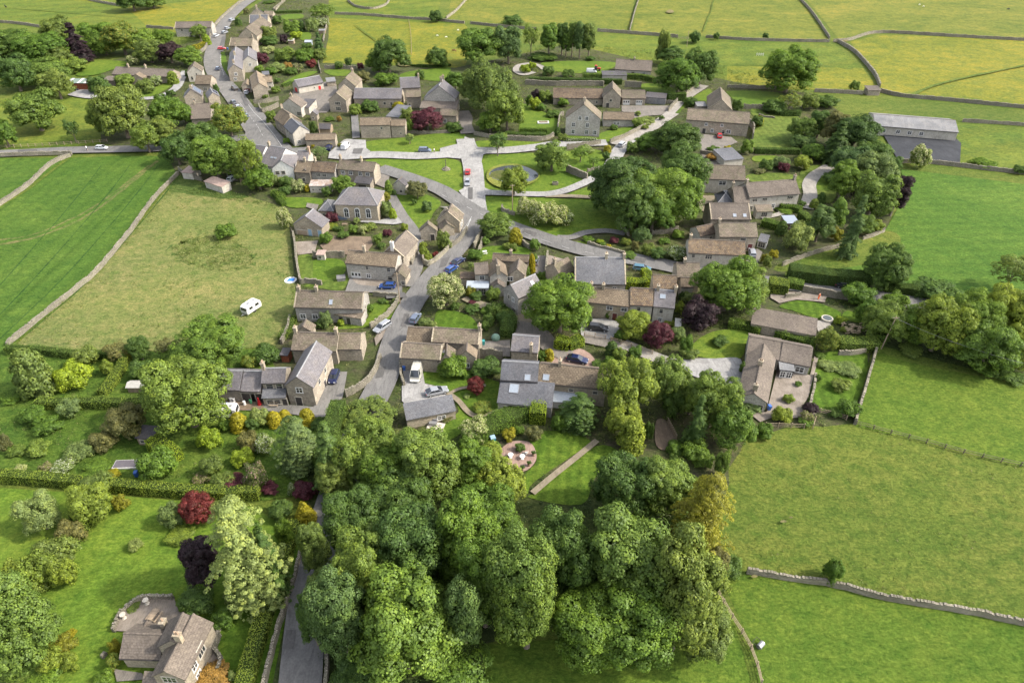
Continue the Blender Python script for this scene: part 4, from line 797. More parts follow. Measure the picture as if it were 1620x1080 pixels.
# --- manor and yards
blk(4, 'mc', 'tall gabled cottage with a big white window above the yard flowers', 'house', (85, 716), (216, 720), (160, 602), 4.8, R_STONE, W_STONE, 'gable', 40, wins=[('f', .5, 1.0, 1.9, 1.2, 3), ('f', .5, 3.2, 1.9, 1.1, 3)], cope=True)
blk(4, 'mc2', 'brown-roofed gabled house right of the barn with red doors', 'house', (150, 612), (282, 616), (210, 505), 4.8, R_STONE, W_STONE, 'gable', 40, chim=[(0.02, .5, 1.2, 1)], wins=[])
blk(4, 'sl', 'long grey slate barn between the gabled cottages and the manor', 'barn', (265, 702), (607, 704), (430, 629), 4.0, R_SLATE, W_STONE, 'along', 32, name='barn', wins=[('f', .64, 1.6, .9, .9, 1), ('f', .78, 1.4, .8, 1.0, 1)], chim=[])
blk(4, 'ml', 'slate-roofed side house joined to the left of the manor', 'house', (600, 628), (742, 622), (670, 550), 5.6, R_SLATE, W_STONE, 'along', 36, chim=[(0.95, .5, 1.2, 1)], wins=[])
blk(4, 'mm', 'small brown-roofed block squeezed between the long slate barn and the manor', 'house', (640, 694), (748, 690), (700, 640), 4.6, R_STONE, W_STONE, 'along', 34, wins=[('f', .2, 1.0, .8, 1.0, 1)])
blk(4, 'ma', 'large grey manor house with steep slate roofs and tall central chimney', 'manor', (765, 700), (995, 708), (835, 562), 6.6, R_SLATE, W_GREY, 'gable', 38, name='manor_house', chim=[(0.45, .5, 1.8, 3, W_STONE), (0.02, .5, 1.4, 2, W_STONE)], wins=[('f', .3, 3.6, 1.0, 1.4, 2), ('f', .6, 3.6, 1.0, 1.4, 2)])
blk(4, 'ma2', None, None, (735, 768), (1000, 775), (860, 712), 4.8, R_TILE, W_STONE, 'mono', hb=5.8, parent='ma', wins=[('f', .35, 3.0, .9, 1.1, 2)])
blk(4, 'ma3', None, None, (880, 822), (1000, 826), (940, 775), 3.6, R_STONE, W_STONE, 'along', 34, parent='ma', wins=[('f', .3, 1.0, .9, 1.0, 2)])
blk(4, 'ba', 'roadside stone barn with orange mossy roof above the triangular verge', 'barn', (309, 893), (528, 889), (420, 838), 5.0, R_MOSS, W_STONE, 'along', 30, name='barn', wins=[('f', .7, 3.4, .7, .7, 1)])
blk(4, 'ba2', 'shorter stone barn joined to the right of the orange-roofed barn', 'barn', (530, 896), (634, 896), (580, 850), 4.6, R_MOSS, W_STONE, 'along', 30, name='barn', wins=[('f', .65, 1.4, .6, .6, 1)])
blk(4, 'bs', 'little slate lean-to store below the golden bush', 'shed', (495, 828), (600, 838), (545, 740), 2.6, R_BLUE, W_STONE, 'mono', hb=3.6, name='store', wins=[])
blk(5, 'gh', 'tall grey house with rows of white windows facing the green', 'house', (462, 818), (742, 830), (625, 662), 6.6, R_STONE, W_GREY, 'gable', 38, chim=[(0.5, .5, 1.2, 2)],
    wins=[('f', .24, .9, 1.0, 1.4, 2), ('f', .62, .9, 1.0, 1.4, 2), ('f', .85, .9, 1.0, 1.4, 2), ('f', .24, 3.5, 1.0, 1.4, 2), ('f', .63, 3.5, 1.0, 1.4, 2), ('f', .41, 6.1, .9, 1.2, 2), ('f', .6, 6.1, .9, 1.2, 2)])
blk(5, 'gh2', None, None, (758, 830), (1000, 834), (880, 772), 2.9, R_MOSS, W_GREY, 'along', 30, parent='gh', wins=[('f', .4, .9, 1.0, .9, 2), ('f', .48, .9, 1.0, .9, 2)])
blk(5, 'rr', 'ruinous stone range with half its roof covered in loose slates', 'outbuilding', (368, 662), (756, 668), (560, 588), 3.0, R_OLD, W_STONE, 'along', 24, name='outbuilding', wins=[('f', .88, 1.0, .7, .8, 1)])
blk(5, 'gm', 'gabled coach house behind the tall grey house', 'house', (752, 655), (900, 660), (852, 532), 4.4, R_STONE, W_STONE, 'gable', 42, wins=[('f', .45, 2.6, .9, .9, 1)], name='coach_house', doors=[('f', .3, 1.2, 2.0, DARKP)])
blk(5, 'wg', 'brown-roofed double garage with two white doors', 'garage', (904, 666), (1088, 668), (1000, 601), 2.9, R_STONE, W_STONE, 'along', 28, name='garage', wins=[], doors=[('f', .2, 2.7, 2.1, WHITE, 3), ('f', .74, 2.5, 2.1, WHITE, 3)])
blk(5, 'gc', 'open grey shed with a low curved dark roof beside the white garage doors', 'shed', (1084, 655), (1245, 668), (1170, 620), 2.8, R_DARK, R_SHEET, 'mono', hb=3.4, name='shed', wins=[], over=0.1)
blk(5, 'fb3', 'low bungalow with a dark brown roof behind the long hedges', 'bungalow', (848, 440), (1132, 455), (980, 366), 2.9, R_TILE, W_PALE, 'along', 30, name='bungalow', chim=[(0.5, .5, 1.0, 2)], wins=[('f', .8, 1.0, 1.2, 1.0, 2)], doors=[('f', .5, 1.3, 2.0, DARKP)])
blk(5, 'fb4', None, None, (750, 486), (945, 488), (850, 452), 2.4, R_DARK, W_PALE, 'mono', hb=2.6, parent='fb3', wins=[])
# --- right side
blk(12, 'lc1', 'long stone barn conversion with small windows behind the red car', 'house', (215, 415), (812, 460), (500, 326), 4.9, R_STONE, W_STONE, 'along', 32,
    wins=[('f', .33, 3.2, .8, .8, 2), ('f', .58, 3.2, .8, .8, 2), ('f', .44, 1.0, .8, .9, 2), ('f', .62, .6, .9, 1.2, 1), ('f', .7, 1.0, 1.4, 1.0, 2)], doors=[('f', .31, 1.1, 2.0, DARKP)])
blk(12, 'lc2', 'steep gabled stone barn directly behind the long barn conversion', 'barn', (418, 315), (652, 330), (560, 110), 3.6, R_STONE, W_STONE, 'gable', 40, name='barn', wins=[], cope=True)
blk(12, 'ss', 'slate lean-to stable with a pale end wall below the red car', 'stable', (580, 805), (765, 785), (700, 672), 2.6, R_BLUE, W_PALE, 'mono', hb=3.4, name='stable', wins=[])
blk(12, 'bc', 'large brown-roofed barn with one wide dark window half hidden by the big trees', 'barn', (372, 975), (778, 992), (590, 848), 4.8, R_STONE, W_PALE, 'along', 32, name='barn', wins=[('f', .48, 2.9, 2.0, 1.1, 2)])
blk(13, 'wh', 'long pale house with white mullioned windows beside the curving drive', 'house', (815, 495), (1298, 458), (1050, 336), 4.9, R_TILE, W_PALE, 'along', 34, chim=[(0.97, .5, 1.3, 2, W_STONE), (0.03, .5, 1.1, 1, W_STONE)],
    wins=[('f', .13, 3.3, 1.3, .9, 3), ('f', .32, 3.3, 1.3, .9, 3), ('f', .82, 3.3, 1.7, .9, 3), ('f', .07, .9, 1.3, 1.0, 3), ('f', .52, .9, .8, 1.2, 2), ('f', .78, .9, 1.8, 1.0, 3)])
blk(13, 'wh2', None, None, (885, 630), (1045, 626), (960, 560), 2.5, R_STONE, W_PALE, 'mono', hb=3.4, parent='wh', wins=[('f', .5, .8, 1.6, 1.2, 3)], name='porch')
blk(13, 'cc', 'connecting stone block with a steep dormer beside the long pale house', 'house', (672, 545), (820, 545), (745, 392), 3.6, R_TILE, W_STONE, 'along', 34, chim=[(0.02, .5, 1.4, 1)], wins=[])
blk(13, 'gr', 'pyramid-roofed summer house with dark glazed panels in the inner courtyard', 'summer house', (515, 545), (668, 548), (600, 430), 2.6, R_BLUE, W_PALE, 'hip', 40, hipr=0.98, name='summer_house', wins=[])
blk(13, 'tr', 'barn conversion with two roof windows on its plain brown roof', 'house', (450, 702), (832, 704), (640, 546), 4.4, R_TILE, W_STONE, 'along', 32, sky=[(0, .6, .25, .8, .9), (0, .85, .25, .8, .9)], cope=True, wins=[])
blk(13, 'tr2', 'stone cottage with dark doorway above the parked silver car', 'house', (533, 868), (898, 870), (720, 735), 4.4, R_STONE, W_STONE, 'along', 32, chim=[(0.03, .5, 1.2, 1)], wins=[('f', .33, 2.6, .9, .9, 1), ('f', .63, 2.6, 1.4, 1.2, 1)], doors=[('f', .85, 1.2, 2.2, MAROON)])
blk(13, 'tr3', 'mossy brown cottage in front of the cottage with the dark doorway', 'house', (235, 1018), (778, 1045), (500, 897), 4.6, R_OLD, W_PALE, 'along', 32, chim=[(0.04, .5, 1.2, 1)], wins=[('f', .1, 3.2, .7, .8, 1), ('f', .05, .8, .7, .8, 1), ('f', .37, 3.0, 1.6, 1.0, 3)])
blk(13, 'tr4', 'small stone outhouse with a rust-brown roof tucked between gables', 'outhouse', (350, 862), (508, 830), (420, 750), 3.0, R_OLD, W_PALE, 'along', 30, name='outhouse', wins=[('f', .7, 1.4, .6, .6, 1)])
blk(13, 'bl_s', 'blue-grey garden shed roof beside the winding path', 'shed', (1165, 740), (1292, 738), (1220, 662), 2.3, plain('pale_felt', (0.20, 0.23, 0.28), 0.6, var=0.05), W_WOOD, 'mono', hb=2.6, name='garden_shed', wins=[('f', .5, .8, .8, .7, 1)])
blk(13, 'cv', 'dark glazed lean-to on the end of the cottage by the silver car', 'conservatory', (890, 905), (980, 925), (935, 835), 2.2, R_BLUE, WHITE, 'mono', hb=2.9, name='conservatory', wins=[('f', .5, .4, 1.6, 1.4, 3)])
blk(11, 'bs1', 'wide blue slate house with pale verge stones on the through road', 'house', (48, 632), (445, 638), (250, 428), 4.4, R_BLUE, W_PALE, 'along', 36, cope=True, chim=[(0.62, .5, 1.2, 1), (0.97, .5, 1.2, 1)], wins=[('f', .78, 2.6, .8, .8, 2)])
blk(10, 'bs2', 'brown-roofed end building joined to the left of the wide blue slate house', 'house', (1242, 585), (1385, 522), (1350, 385), 4.2, R_STONE, W_STONE, 'along', 38, chim=[(0.1, .5, 1.2, 1)], wins=[])
blk(11, 'bl1', 'long cottage with tawny stone-slate roof and dark red door', 'house', (100, 770), (478, 812), (300, 668), 4.4, R_MOSS, W_BUFF, 'along', 33, chim=[(0.15, .5, 1.1, 1), (0.4, .5, 1.1, 1)], wins=[('f', .58, 2.9, 1.2, .8, 2), ('f', .88, 2.9, 1.2, .8, 2)], doors=[('f', .7, 1.0, 2.0, MAROON)])
blk(11, 'bl2x', 'cottage with a creeper-covered roof between tawny cottage and slate house', 'house', (475, 797), (655, 806), (570, 666), 4.8, R_OLD, W_PALE, 'along', 34, wins=[('f', .4, 3.2, .7, .9, 1)])
blk(11, 'bl3x', 'slate-roofed cottage with one square roof window above the yellow tree', 'house', (656, 808), (822, 824), (740, 679), 4.8, R_SLATE, W_PALE, 'along', 34, chim=[(0.15, .5, 1.1, 1), (0.98, .5, 1.2, 2)], sky=[(0, .4, .62, 1.2, 1.0)], wins=[('f', .4, 3.1, .7, .9, 1), ('f', .4, .8, .7, .9, 2)])
blk(11, 'bk', 'mossy brown roof behind the cottage with the square roof window', 'house', (655, 668), (840, 674), (750, 564), 4.2, R_OLD, W_STONE, 'along', 34, wins=[])
blk(11, 'bk2', 'gabled brown cottage touching the big round tree by the road', 'house', (843, 582), (1025, 584), (930, 468), 4.4, R_STONE, W_STONE, 'along', 34, chim=[(0.35, .5, 1.1, 1)], wins=[])
blk(11, 'bk3', 'small mossy-roofed annexe in front of the gabled brown cottage', 'house', (872, 658), (972, 660), (920, 582), 3.4, R_MOSS, W_PALE, 'along', 34, wins=[('f', .4, 1.0, .8, .9, 1)])
blk(10, 'cg', 'rambling grey gabled cottage with glazed lean-tos in its own walled garden', 'house', (560, 590), (742, 580), (668, 408), 4.6, R_MOSS, W_GREY, 'gable', 40, chim=[(0.98, .5, 1.2, 1)], wins=[('f', .5, 3.0, .8, .8, 1)])
blk(10, 'cg2', None, None, (428, 568), (562, 560), (545, 452), 4.4, R_TILE, W_PALE, 'along', 36, parent='cg', ends=(1, 0), wins=[('f', .5, 2.8, 1.0, 1.0, 2)])
blk(10, 'cg3', None, None, (745, 570), (908, 580), (828, 412), 4.4, R_STONE, W_STONE, 'gable', 42, parent='cg', wins=[('f', .1, 2.8, 1.2, 1.0, 2)])
blk(10, 'cg4', None, None, (590, 430), (935, 450), (750, 370), 4.2, R_MOSS, W_STONE, 'along', 34, parent='cg', wins=[], chim=[(0.5, .5, 1.1, 1)])
blk(10, 'cg5', None, None, (575, 690), (715, 690), (645, 600), 2.7, R_TILE, W_GREY, 'gable', 36, parent='cg', wins=[])
blk(10, 'cg6', None, None, (345, 690), (560, 694), (450, 625), 2.3, PALEGLASS, WHITE, 'mono', hb=2.9, parent='cg', name='conservatory', wins=[('f', .3, .3, 1.6, 1.5, 3), ('f', .7, .3, 1.6, 1.5, 3)])
blk(10, 'or', 'flat-roofed garage with orange lichen beside the two blue parked cars', 'garage', (283, 602), (426, 602), (350, 538), 2.6, R_OLD, W_STONE, 'mono', hb=2.9, name='garage', wins=[])
blk(10, 'ang', 'angled cottage with pale purple slate roof left of the huge round tree', 'house', (842, 792), (1078, 682), (885, 610), 5.4, R_SLATE, W_GREY, 'along', 38, sky=[(0, .72, .55, .7, .8)], wins=[('l', .35, 3.6, .6, .9, 2), ('l', .62, 3.6, .6, .9, 1), ('l', .3, .9, 1.2, .8, 1), ('f', .25, 1.0, .8, 1.0, 1)], cope=False)
blk(15, 'q1', 'small mossy roadside outbuilding behind the cottage gable on the main road', 'outbuilding', (175, 292), (342, 300), (260, 198), 3.2, R_MOSS, W_STONE, 'along', 32, name='outbuilding', wins=[])
blk(15, 'q2', 'stone barn with brown roof and white coping right beside the main road', 'barn', (134, 397), (405, 412), (262, 302), 3.8, R_STONE, W_STONE, 'along', 34, name='barn', wins=[], cope=True)
blk(15, 'q3', 'long stone-slate cottage with tall white end wall by the oval lawn', 'house', (342, 292), (655, 312), (500, 205), 4.4, R_STONE, W_STONE, 'along', 34, chim=[(0.98, .5, 1.3, 2)], wins=[], cope=True)
blk(15, 'q3b', None, None, (385, 425), (508, 420), (470, 306), 3.2, R_STONE, W_STONE, 'gable', 40, parent='q3', wins=[], sky=[(0, .5, .5, .9, 1.2)])
blk(15, 'q3c', None, None, (505, 400), (642, 402), (590, 296), 3.4, R_TAN, W_STONE, 'gable', 42, parent='q3', wins=[('f', .5, 1.0, .9, .9, 2)])
blk(15, 'q4', 'square slate building with chimney behind the wide slate extension', 'house', (862, 352), (1042, 366), (965, 252), 4.2, R_SLATE, W_STONE, 'along', 30, chim=[(0.75, .05, 1.8, 1)], wins=[])
blk(15, 'q5', 'broad blue-grey slate house with large rooflight above the clipped hedge', 'house', (795, 542), (1042, 556), (920, 424), 5.2, R_BLUE, W_STONE, 'along', 32, sky=[(0, .72, .2, 1.0, 1.1)], chim=[], wins=[])
blk(15, 'q5b', None, None, (773, 692), (1136, 728), (970, 545), 2.9, R_BLUE, W_GREY, 'mono', hb=5.0, parent='q5', wins=[('f', .15, 1.0, .9, .9, 1), ('f', .34, 1.0, .9, .9, 1)], sky=[(0, .27, .62, 1.7, 1.8)])
blk(15, 'q6', 'long tawny-roofed cottage with greenhouse leaning on its front', 'house', (1038, 560), (1490, 606), (1280, 452), 4.8, R_MOSS, W_BUFF, 'along', 34, chim=[(0.3, .5, 1.2, 2)], sky=[(0, .12, .3, 1.1, 1.1)], wins=[('f', .5, 3.2, .8, .6, 1), ('f', .85, 3.2, .8, .6, 1)])
blk(15, 'q6b', None, None, (1136, 685), (1300, 695), (1220, 612), 2.0, PALEGLASS, WHITE, 'mono', hb=3.0, parent='q6', name='greenhouse', wins=[])
blk(15, 'q7', 'dark slate garage with a long low roof beside the pale driveway', 'garage', (178, 808), (506, 745), (290, 672), 2.6, R_BLUE, W_BUFF, 'mono', hb=3.6, name='garage', wins=[('f', .7, .9, 1.4, .8, 2)])
blk(16, 'bu', 'bungalow with a T-shaped brown roof and stone terrace', 'bungalow', (742, 668), (918, 712), (935, 380), 2.9, R_TILE, W_GREY, 'gable', 28, name='bungalow', chim=[(0.45, .5, 1.1, 2), (0.93, .5, 1.3, 1)], wins=[('f', .15, .9, .9, 1.0, 1), ('f', .8, .9, .9, 1.0, 1)])
blk(16, 'bu2', None, None, (985, 470), (1160, 505), (1015, 365), 2.9, R_TILE, W_GREY, 'along', 28, parent='bu', wins=[('f', .7, .9, 1.5, 1.2, 2)])
blk(16, 'bu3', None, None, (795, 432), (990, 468), (905, 345), 2.9, R_TILE, W_GREY, 'along', 26, parent='bu', wins=[])
blk(16, 'bu4', None, None, (985, 520), (1072, 530), (1030, 470), 2.5, R_SHEET, DARKP, 'mono', hb=2.8, parent='bu', name='conservatory', wins=[('f', .3, .5, .8, 1.3, 2), ('f', .7, .5, .8, 1.3, 2)])
blk(16, 'll', 'long low building with a plain brown-grey roof beside the oval lawn', 'outbuilding', (820, 258), (1192, 328), (1045, 200), 2.6, R_TILE, W_STONE, 'mono', hb=4.0, name='outbuilding', wins=[])
blk(6, 'br', 'long low field barn with pale corrugated roof and dark yard in front', 'barn', (938, 575), (1322, 606), (1110, 535), 3.6, R_SHEET, W_PALE, 'along', 14, name='barn', sky=[], wins=[('f', .12, 1.4, 1.6, 1.0, 2), ('f', .3, 1.4, 1.2, 1.0, 2), ('f', .44, 1.4, 1.2, 1.0, 2), ('f', .58, 1.4, 1.2, 1.0, 2)])
blk(7, 'cu', 'small stone church with a bellcote on its gable', 'church', (1352, 808), (1556, 822), (1422, 655), 3.9, R_STONE, W_BUFF, 'gable', 42, name='church', chim=[], cope=True, wins=[('r', .35, 1.4, .7, 1.5, 'arch'), ('r', .65, 1.4, .7, 1.5, 'arch')])
blk(7, 'cu2', None, None, (1385, 888), (1515, 868), (1440, 785), 2.8, R_STONE, W_BUFF, 'gable', 40, parent='cu', wins=[], doors=[('f', .3, 1.2, 2.0, DARKP)])
blk(7, 'cu3', None, None, (1205, 900), (1362, 895), (1288, 800), 3.0, R_STONE, W_STONE, 'gable', 42, parent='cu', wins=[], doors=[('f', .7, 1.1, 2.0, DARKP)])
blk(7, 'sk', 'small stone workshop with two roof windows near the chapel', 'workshop', (975, 500), (1090, 512), (1035, 425), 3.2, R_DARK, W_PALE, 'gable', 38, name='workshop', sky=[(0, .4, .5, .6, .9), (0, .7, .5, .6, .9)], wins=[('f', .6, 1.0, .8, .8, 1)])
blk(17, 'ws', 'weathered timber shed beneath the huge round-headed tree', 'shed', (638, 518), (722, 526), (690, 455), 2.1, R_DARK, W_WOOD, 'mono', hb=2.7, name='timber_shed', wins=[('f', .3, .8, .7, .6, 1)])
blk(1, 'rc', 'red cedar shed with three white rooflights on the gravel', 'shed', (408, 526), (562, 528), (480, 497), 3.2, plain('green_grey_sheet', (0.13, 0.17, 0.14), 0.6), W_RED, 'mono', hb=3.8, name='cedar_shed', wins=[], sky=[(0, .15, .5, 1.0, 5.0, WHITE), (0, .55, .5, 1.0, 5.0, WHITE), (0, .82, .5, 1.0, 5.0, WHITE)])
blk(1, 'ub', 'sprawling brown-roofed bungalow half hidden by shrubs at the upper left', 'bungalow', (705, 470), (1075, 488), (890, 430), 3.0, R_TILE, W_STONE, 'along', 26, name='bungalow', chim=[(0.22, .5, 1.4, 1), (0.52, .5, 1.4, 1)], wins=[('f', .95, .9, 1.2, 1.1, 2)])
blk(1, 'ub2', None, None, (640, 508), (722, 512), (680, 480), 2.7, R_TILE, W_STONE, 'mono', hb=3.2, parent='ub', wins=[])
blk(1, 'ub3', None, None, (825, 495), (905, 497), (870, 455), 2.9, R_TAN, W_STONE, 'gable', 32, parent='ub', wins=[])
blk(3, 'pk', 'low outbuilding with a faded pink felt roof behind the inn car park trees', 'outbuilding', (310, 1000), (478, 1055), (400, 950), 2.4, R_PINK, W_PALE, 'mono', hb=2.8, name='outbuilding', wins=[])
blk(3, 'pk2', 'second faded pink roofed store beside the meadow corner wall', 'outbuilding', (95, 915), (200, 925), (150, 850), 2.4, R_PINK, W_PALE, 'mono', hb=2.8, name='outbuilding', wins=[])
def bellcote():
    own, M = HOUSES['cu']; mb = MB(); inv = M.inverted()
    me = own.children[1].data; xs = [v.co.y for v in me.vertices]; zt = max(v.co.z for v in me.vertices); cx = sum(v.co.x for v in me.vertices) / len(me.vertices); y1 = max(xs) - .25
    mb.box(cx - .75, cx - .35, y1 - .3, y1 + .3, zt - 1.0, zt + 1.3); mb.box(cx + .35, cx + .75, y1 - .3, y1 + .3, zt - 1.0, zt + 1.3); mb.box(cx - .345, cx + .345, y1 - .28, y1 + .28, zt - 1, zt + .15)
    mb.hexa([(cx - .9, y1 - .35, zt + 1.3), (cx + .9, y1 - .35, zt + 1.3), (cx + .9, y1 + .35, zt + 1.3), (cx - .9, y1 + .35, zt + 1.3), (cx - .15, y1 - .2, zt + 2.1), (cx + .15, y1 - .2, zt + 2.1), (cx + .15, y1 + .2, zt + 2.1), (cx - .15, y1 + .2, zt + 2.1)])
    b = link('bellcote', mb.mesh('bellcote', [W_STONE]), own)
    m2 = MB(); m2.tube((cx, y1, zt + .35), (cx, y1, zt + .95), .3, .14, 8); link('bell', m2.mesh('bell', [METAL], uv=False), b)
bellcote()
# little garden sheds and greenhouses in the village gardens
blk(2, 's1', 'small grey-roofed garden shed below the pale gabled house garden', 'shed', (868, 712), (938, 706), (900, 675), 2.2, R_BLUE, W_WOOD, 'mono', hb=2.6, name='garden_shed', wins=[])
blk(2, 's2', 'white greenhouse in the middle of the upper village gardens', 'greenhouse', (1268, 402), (1335, 402), (1300, 378), 2.0, PALEGLASS, PALEGLASS, 'along', 30, name='greenhouse', wins=[])
blk(2, 's3', 'brown-fronted shed against the far paddock wall of the gardens', 'shed', (1400, 292), (1462, 292), (1430, 275), 2.1, R_SHEET, W_WOOD, 'mono', hb=2.5, name='garden_shed', wins=[])
blk(2, 's4', 'pale-roofed hut among the shrubs left of the greenhouse', 'shed', (1110, 388), (1165, 388), (1138, 368), 2.0, plain('pale_sheet', (0.3, 0.29, 0.26), .7), W_WOOD, 'mono', hb=2.4, name='garden_shed', wins=[])
blk(2, 's5', 'grey lean-to shed at the right end of the red-doored barn', 'shed', (1480, 780), (1570, 772), (1520, 735), 2.4, R_SHEET, W_STONE, 'mono', hb=2.9, name='garden_shed', wins=[])
blk(9, 's6', 'small pale stone store at the left of the vegetable plot wall', 'shed', (355, 378), (438, 380), (395, 330), 1.9, R_PINK, W_PALE, 'mono', hb=2.2, name='store', wins=[('f', .4, .6, .7, .7, 1)])
blk(14, 's7', 'dark little lean-to with orange boards behind the slate farmhouse', 'shed', (482, 568), (540, 572), (515, 515), 2.2, R_DARK, W_RED, 'mono', hb=2.5, name='garden_shed', wins=[])
blk(11, 's8', 'pale-roofed shed between the slate cottage and the purple tree', 'shed', (822, 962), (872, 968), (850, 900), 2.1, plain('pale_sheet', (0.3, 0.29, 0.26), .7), W_WOOD, 'mono', hb=2.4, name='garden_shed', wins=[])
blk(3, 's9', 'black-roofed hut in the fenced yard garden left of the barn', 'shed', (1400, 505), (1515, 505), (1455, 450), 2.2, R_DARK, W_WOOD, 'along', 28, name='garden_shed', wins=[])
blk(12, 's10', 'grey flat-roofed outhouse at the left of the steep gabled barn', 'outhouse', (318, 290), (415, 290), (365, 245), 2.3, R_SHEET, W_STONE, 'mono', hb=2.6, name='outhouse', wins=[])
blk(9, 's11', 'upturned grey trailer cover on the small lawn edge', 'trailer', (555, 610), (640, 600), (600, 565), 1.0, R_SHEET, R_SHEET, 'mono', hb=1.3, name='trailer', wins=[], over=.05)
# ------------------------------------------------------------------ vegetation
def leaf_mesh(name, cen, nrm, size, v, rs, aspect=1.0):
    """one quad per leaf: centres (n,3), normals (n,3), half sizes (n,), attribute v (n,3)"""
    n = len(cen); nrm = nrm / (np.linalg.norm(nrm, axis=1, keepdims=True) + 1e-9)
    a = rs.normal(size=(n, 3)); u = np.cross(nrm, a); u /= (np.linalg.norm(u, axis=1, keepdims=True) + 1e-9); w = np.cross(nrm, u)
    s = size[:, None]; sa = s * aspect
    vs = np.empty((n, 4, 3)); vs[:, 0] = cen - u * s - w * sa * .35; vs[:, 1] = cen + u * s * .2 - w * sa; vs[:, 2] = cen + u * s + w * sa * .3; vs[:, 3] = cen - u * s * .15 + w * sa
    me = bpy.data.meshes.new(name); me.vertices.add(4 * n); me.vertices.foreach_set('co', vs.reshape(-1).astype(np.float32))
    me.loops.add(4 * n); me.loops.foreach_set('vertex_index', np.arange(4 * n, dtype=np.int32))
    me.polygons.add(n); me.polygons.foreach_set('loop_start', np.arange(0, 4 * n, 4, dtype=np.int32)); me.polygons.foreach_set('loop_total', np.full(n, 4, dtype=np.int32))
    at = me.attributes.new('v', 'FLOAT_COLOR', 'POINT'); col = np.ones((4 * n, 4), dtype=np.float32); col[:, :3] = np.repeat(v, 4, axis=0)
    at.data.foreach_set('color', col.reshape(-1)); me.update(); me.validate(); me.materials.append(None); return me
def sph(rs, n):
    d = rs.normal(size=(n, 3)); return d / np.linalg.norm(d, axis=1, keepdims=True)
def crown(seed, rad=5.0, h=9.0, z0=1.8, nb=9, clump=1.0, ncl=190, nl=46, leaf=0.17, kind='round', core=0.35):
    """crown of leaf clumps: nb big boughs, ncl clumps on their surfaces, nl leaves per clump"""
    rs = np.random.RandomState(seed); zc = z0 + h / 2; C, Rr = [], []
    if kind in ('round', 'tall', 'bush', 'weep', 'open'):
        C.append((0, 0, zc)); Rr.append((rad * .62, rad * .62, h * .38))
        nb = int(nb * 1.6)
        for i in range(nb):
            t = 2 * math.pi * (i * 0.618 + rs.uniform(-.08, .08)); q = (i + .5) / nb; zz = z0 + h * (0.22 + .62 * q) + rs.uniform(-.05, .05) * h
            prof = math.sqrt(max(0.08, 1 - ((zz - (z0 + h * .42)) / (h * .58)) ** 2))
            if kind == 'tall': prof *= 0.85
            r0 = rad * (0.70 * prof) * rs.uniform(.72, 1.16); br = rad * rs.uniform(.19, .36)
            C.append((r0 * math.cos(t), r0 * math.sin(t), zz)); Rr.append((br, br, br * rs.uniform(.75, 1.0) * min(1.3, h / rad / 1.4)))
    C = np.array(C); Rr = np.array(Rr)
    if kind == 'fir':      # tiers of spreading boughs that droop a little at the tip
        cone_p = .8 if rad < 5 else .42; nbr = ncl // 5; q = np.sort(rs.uniform(0, 1, nbr)) ** 1.15; ta = rs.uniform(0, 2 * np.pi, nbr); Lb = rad * (((1 - q) ** cone_p * (1 if rad < 5 else .5 + .5 * np.minimum(1, q / .3))) * rs.uniform(.72, 1.15, nbr) + .04)
        u = np.tile(np.array([.25, .48, .68, .86, 1.0]), nbr); ta = np.repeat(ta, 5) + rs.normal(0, .07, nbr * 5); Lr = np.repeat(Lb, 5) * u; zq = z0 + .3 + np.repeat(q, 5) * h + Lr * .10 - (u ** 2) * Lr * (.22 if rad < 5 else .42)
        cc = np.stack([Lr * np.cos(ta), Lr * np.sin(ta), zq], 1); cd_ = np.stack([np.cos(ta), np.sin(ta), np.full(len(ta), .5)], 1)
    elif kind in ('cone', 'column'):
        t = rs.uniform(0, 2 * np.pi, ncl); q = 1 - np.sqrt(rs.uniform(0, 1, ncl)) if kind != 'column' else rs.uniform(0, 1, ncl)
        pr = (1 - q) if kind != 'column' else np.sqrt(np.clip(1 - (q * 1.0) ** 2.6, 0, 1))
        if kind == 'fir': pr = pr * (0.72 + 0.28 * ((q * 9) % 1.0 < 0.5))
        rr = rad * pr * rs.uniform(.82, 1.05, ncl)
        cc = np.stack([rr * np.cos(t), rr * np.sin(t), z0 + q * h], 1); cd_ = np.stack([np.cos(t), np.sin(t), np.full(ncl, .5 if kind != 'fir' else .1)], 1)
    else:
        w = (Rr[:, 0] * Rr[:, 2]); w[0] *= 1.0; w = w / w.sum(); bi = rs.choice(len(C), ncl * 3, p=w); d = sph(rs, ncl * 3); d[:, 2] = np.where(d[:, 2] < -.35, -d[:, 2], d[:, 2])
        cc = C[bi] + d * Rr[bi] * rs.uniform(.88, 1.04, (ncl * 3, 1))
        ins = np.zeros(ncl * 3, bool)
        for k in range(len(C)): ins |= (k != bi) & ((((cc - C[k]) / Rr[k]) ** 2).sum(1) < 0.72)
        keep = np.where(~ins)[0][:ncl]; cc = cc[keep]; cd_ = d[keep]
    m = len(cc); cv = rs.uniform(0, 1, m); cs = clump * rs.uniform(.5, 1.5, m)
    if kind == 'fir': cs = clump * np.tile(np.array([1.0, .95, .8, .62, .42]), m // 5) * rs.uniform(.8, 1.1, m)
    N = m * nl; ci = np.repeat(np.arange(m), nl); d = sph(rs, N); cdn = cd_ / np.linalg.norm(cd_, axis=1, keepdims=True)
    dot = (d * cdn[ci]).sum(1); d = np.where((dot < -.25)[:, None], -d, d)
    fl = np.array([1, 1, .72]) if kind != 'weep' else np.array([.7, .7, 1.5])
    if kind == 'fir': fl = np.array([1.2, 1.2, .38])
    cen = cc[ci] + d * cs[ci][:, None] * fl * (rs.uniform(.45, 1.0, N) ** .5)[:, None]
    nrm = d * 1.1 + cdn[ci] * .3 + np.array([0, 0, .25]) + rs.normal(size=(N, 3)) * .3
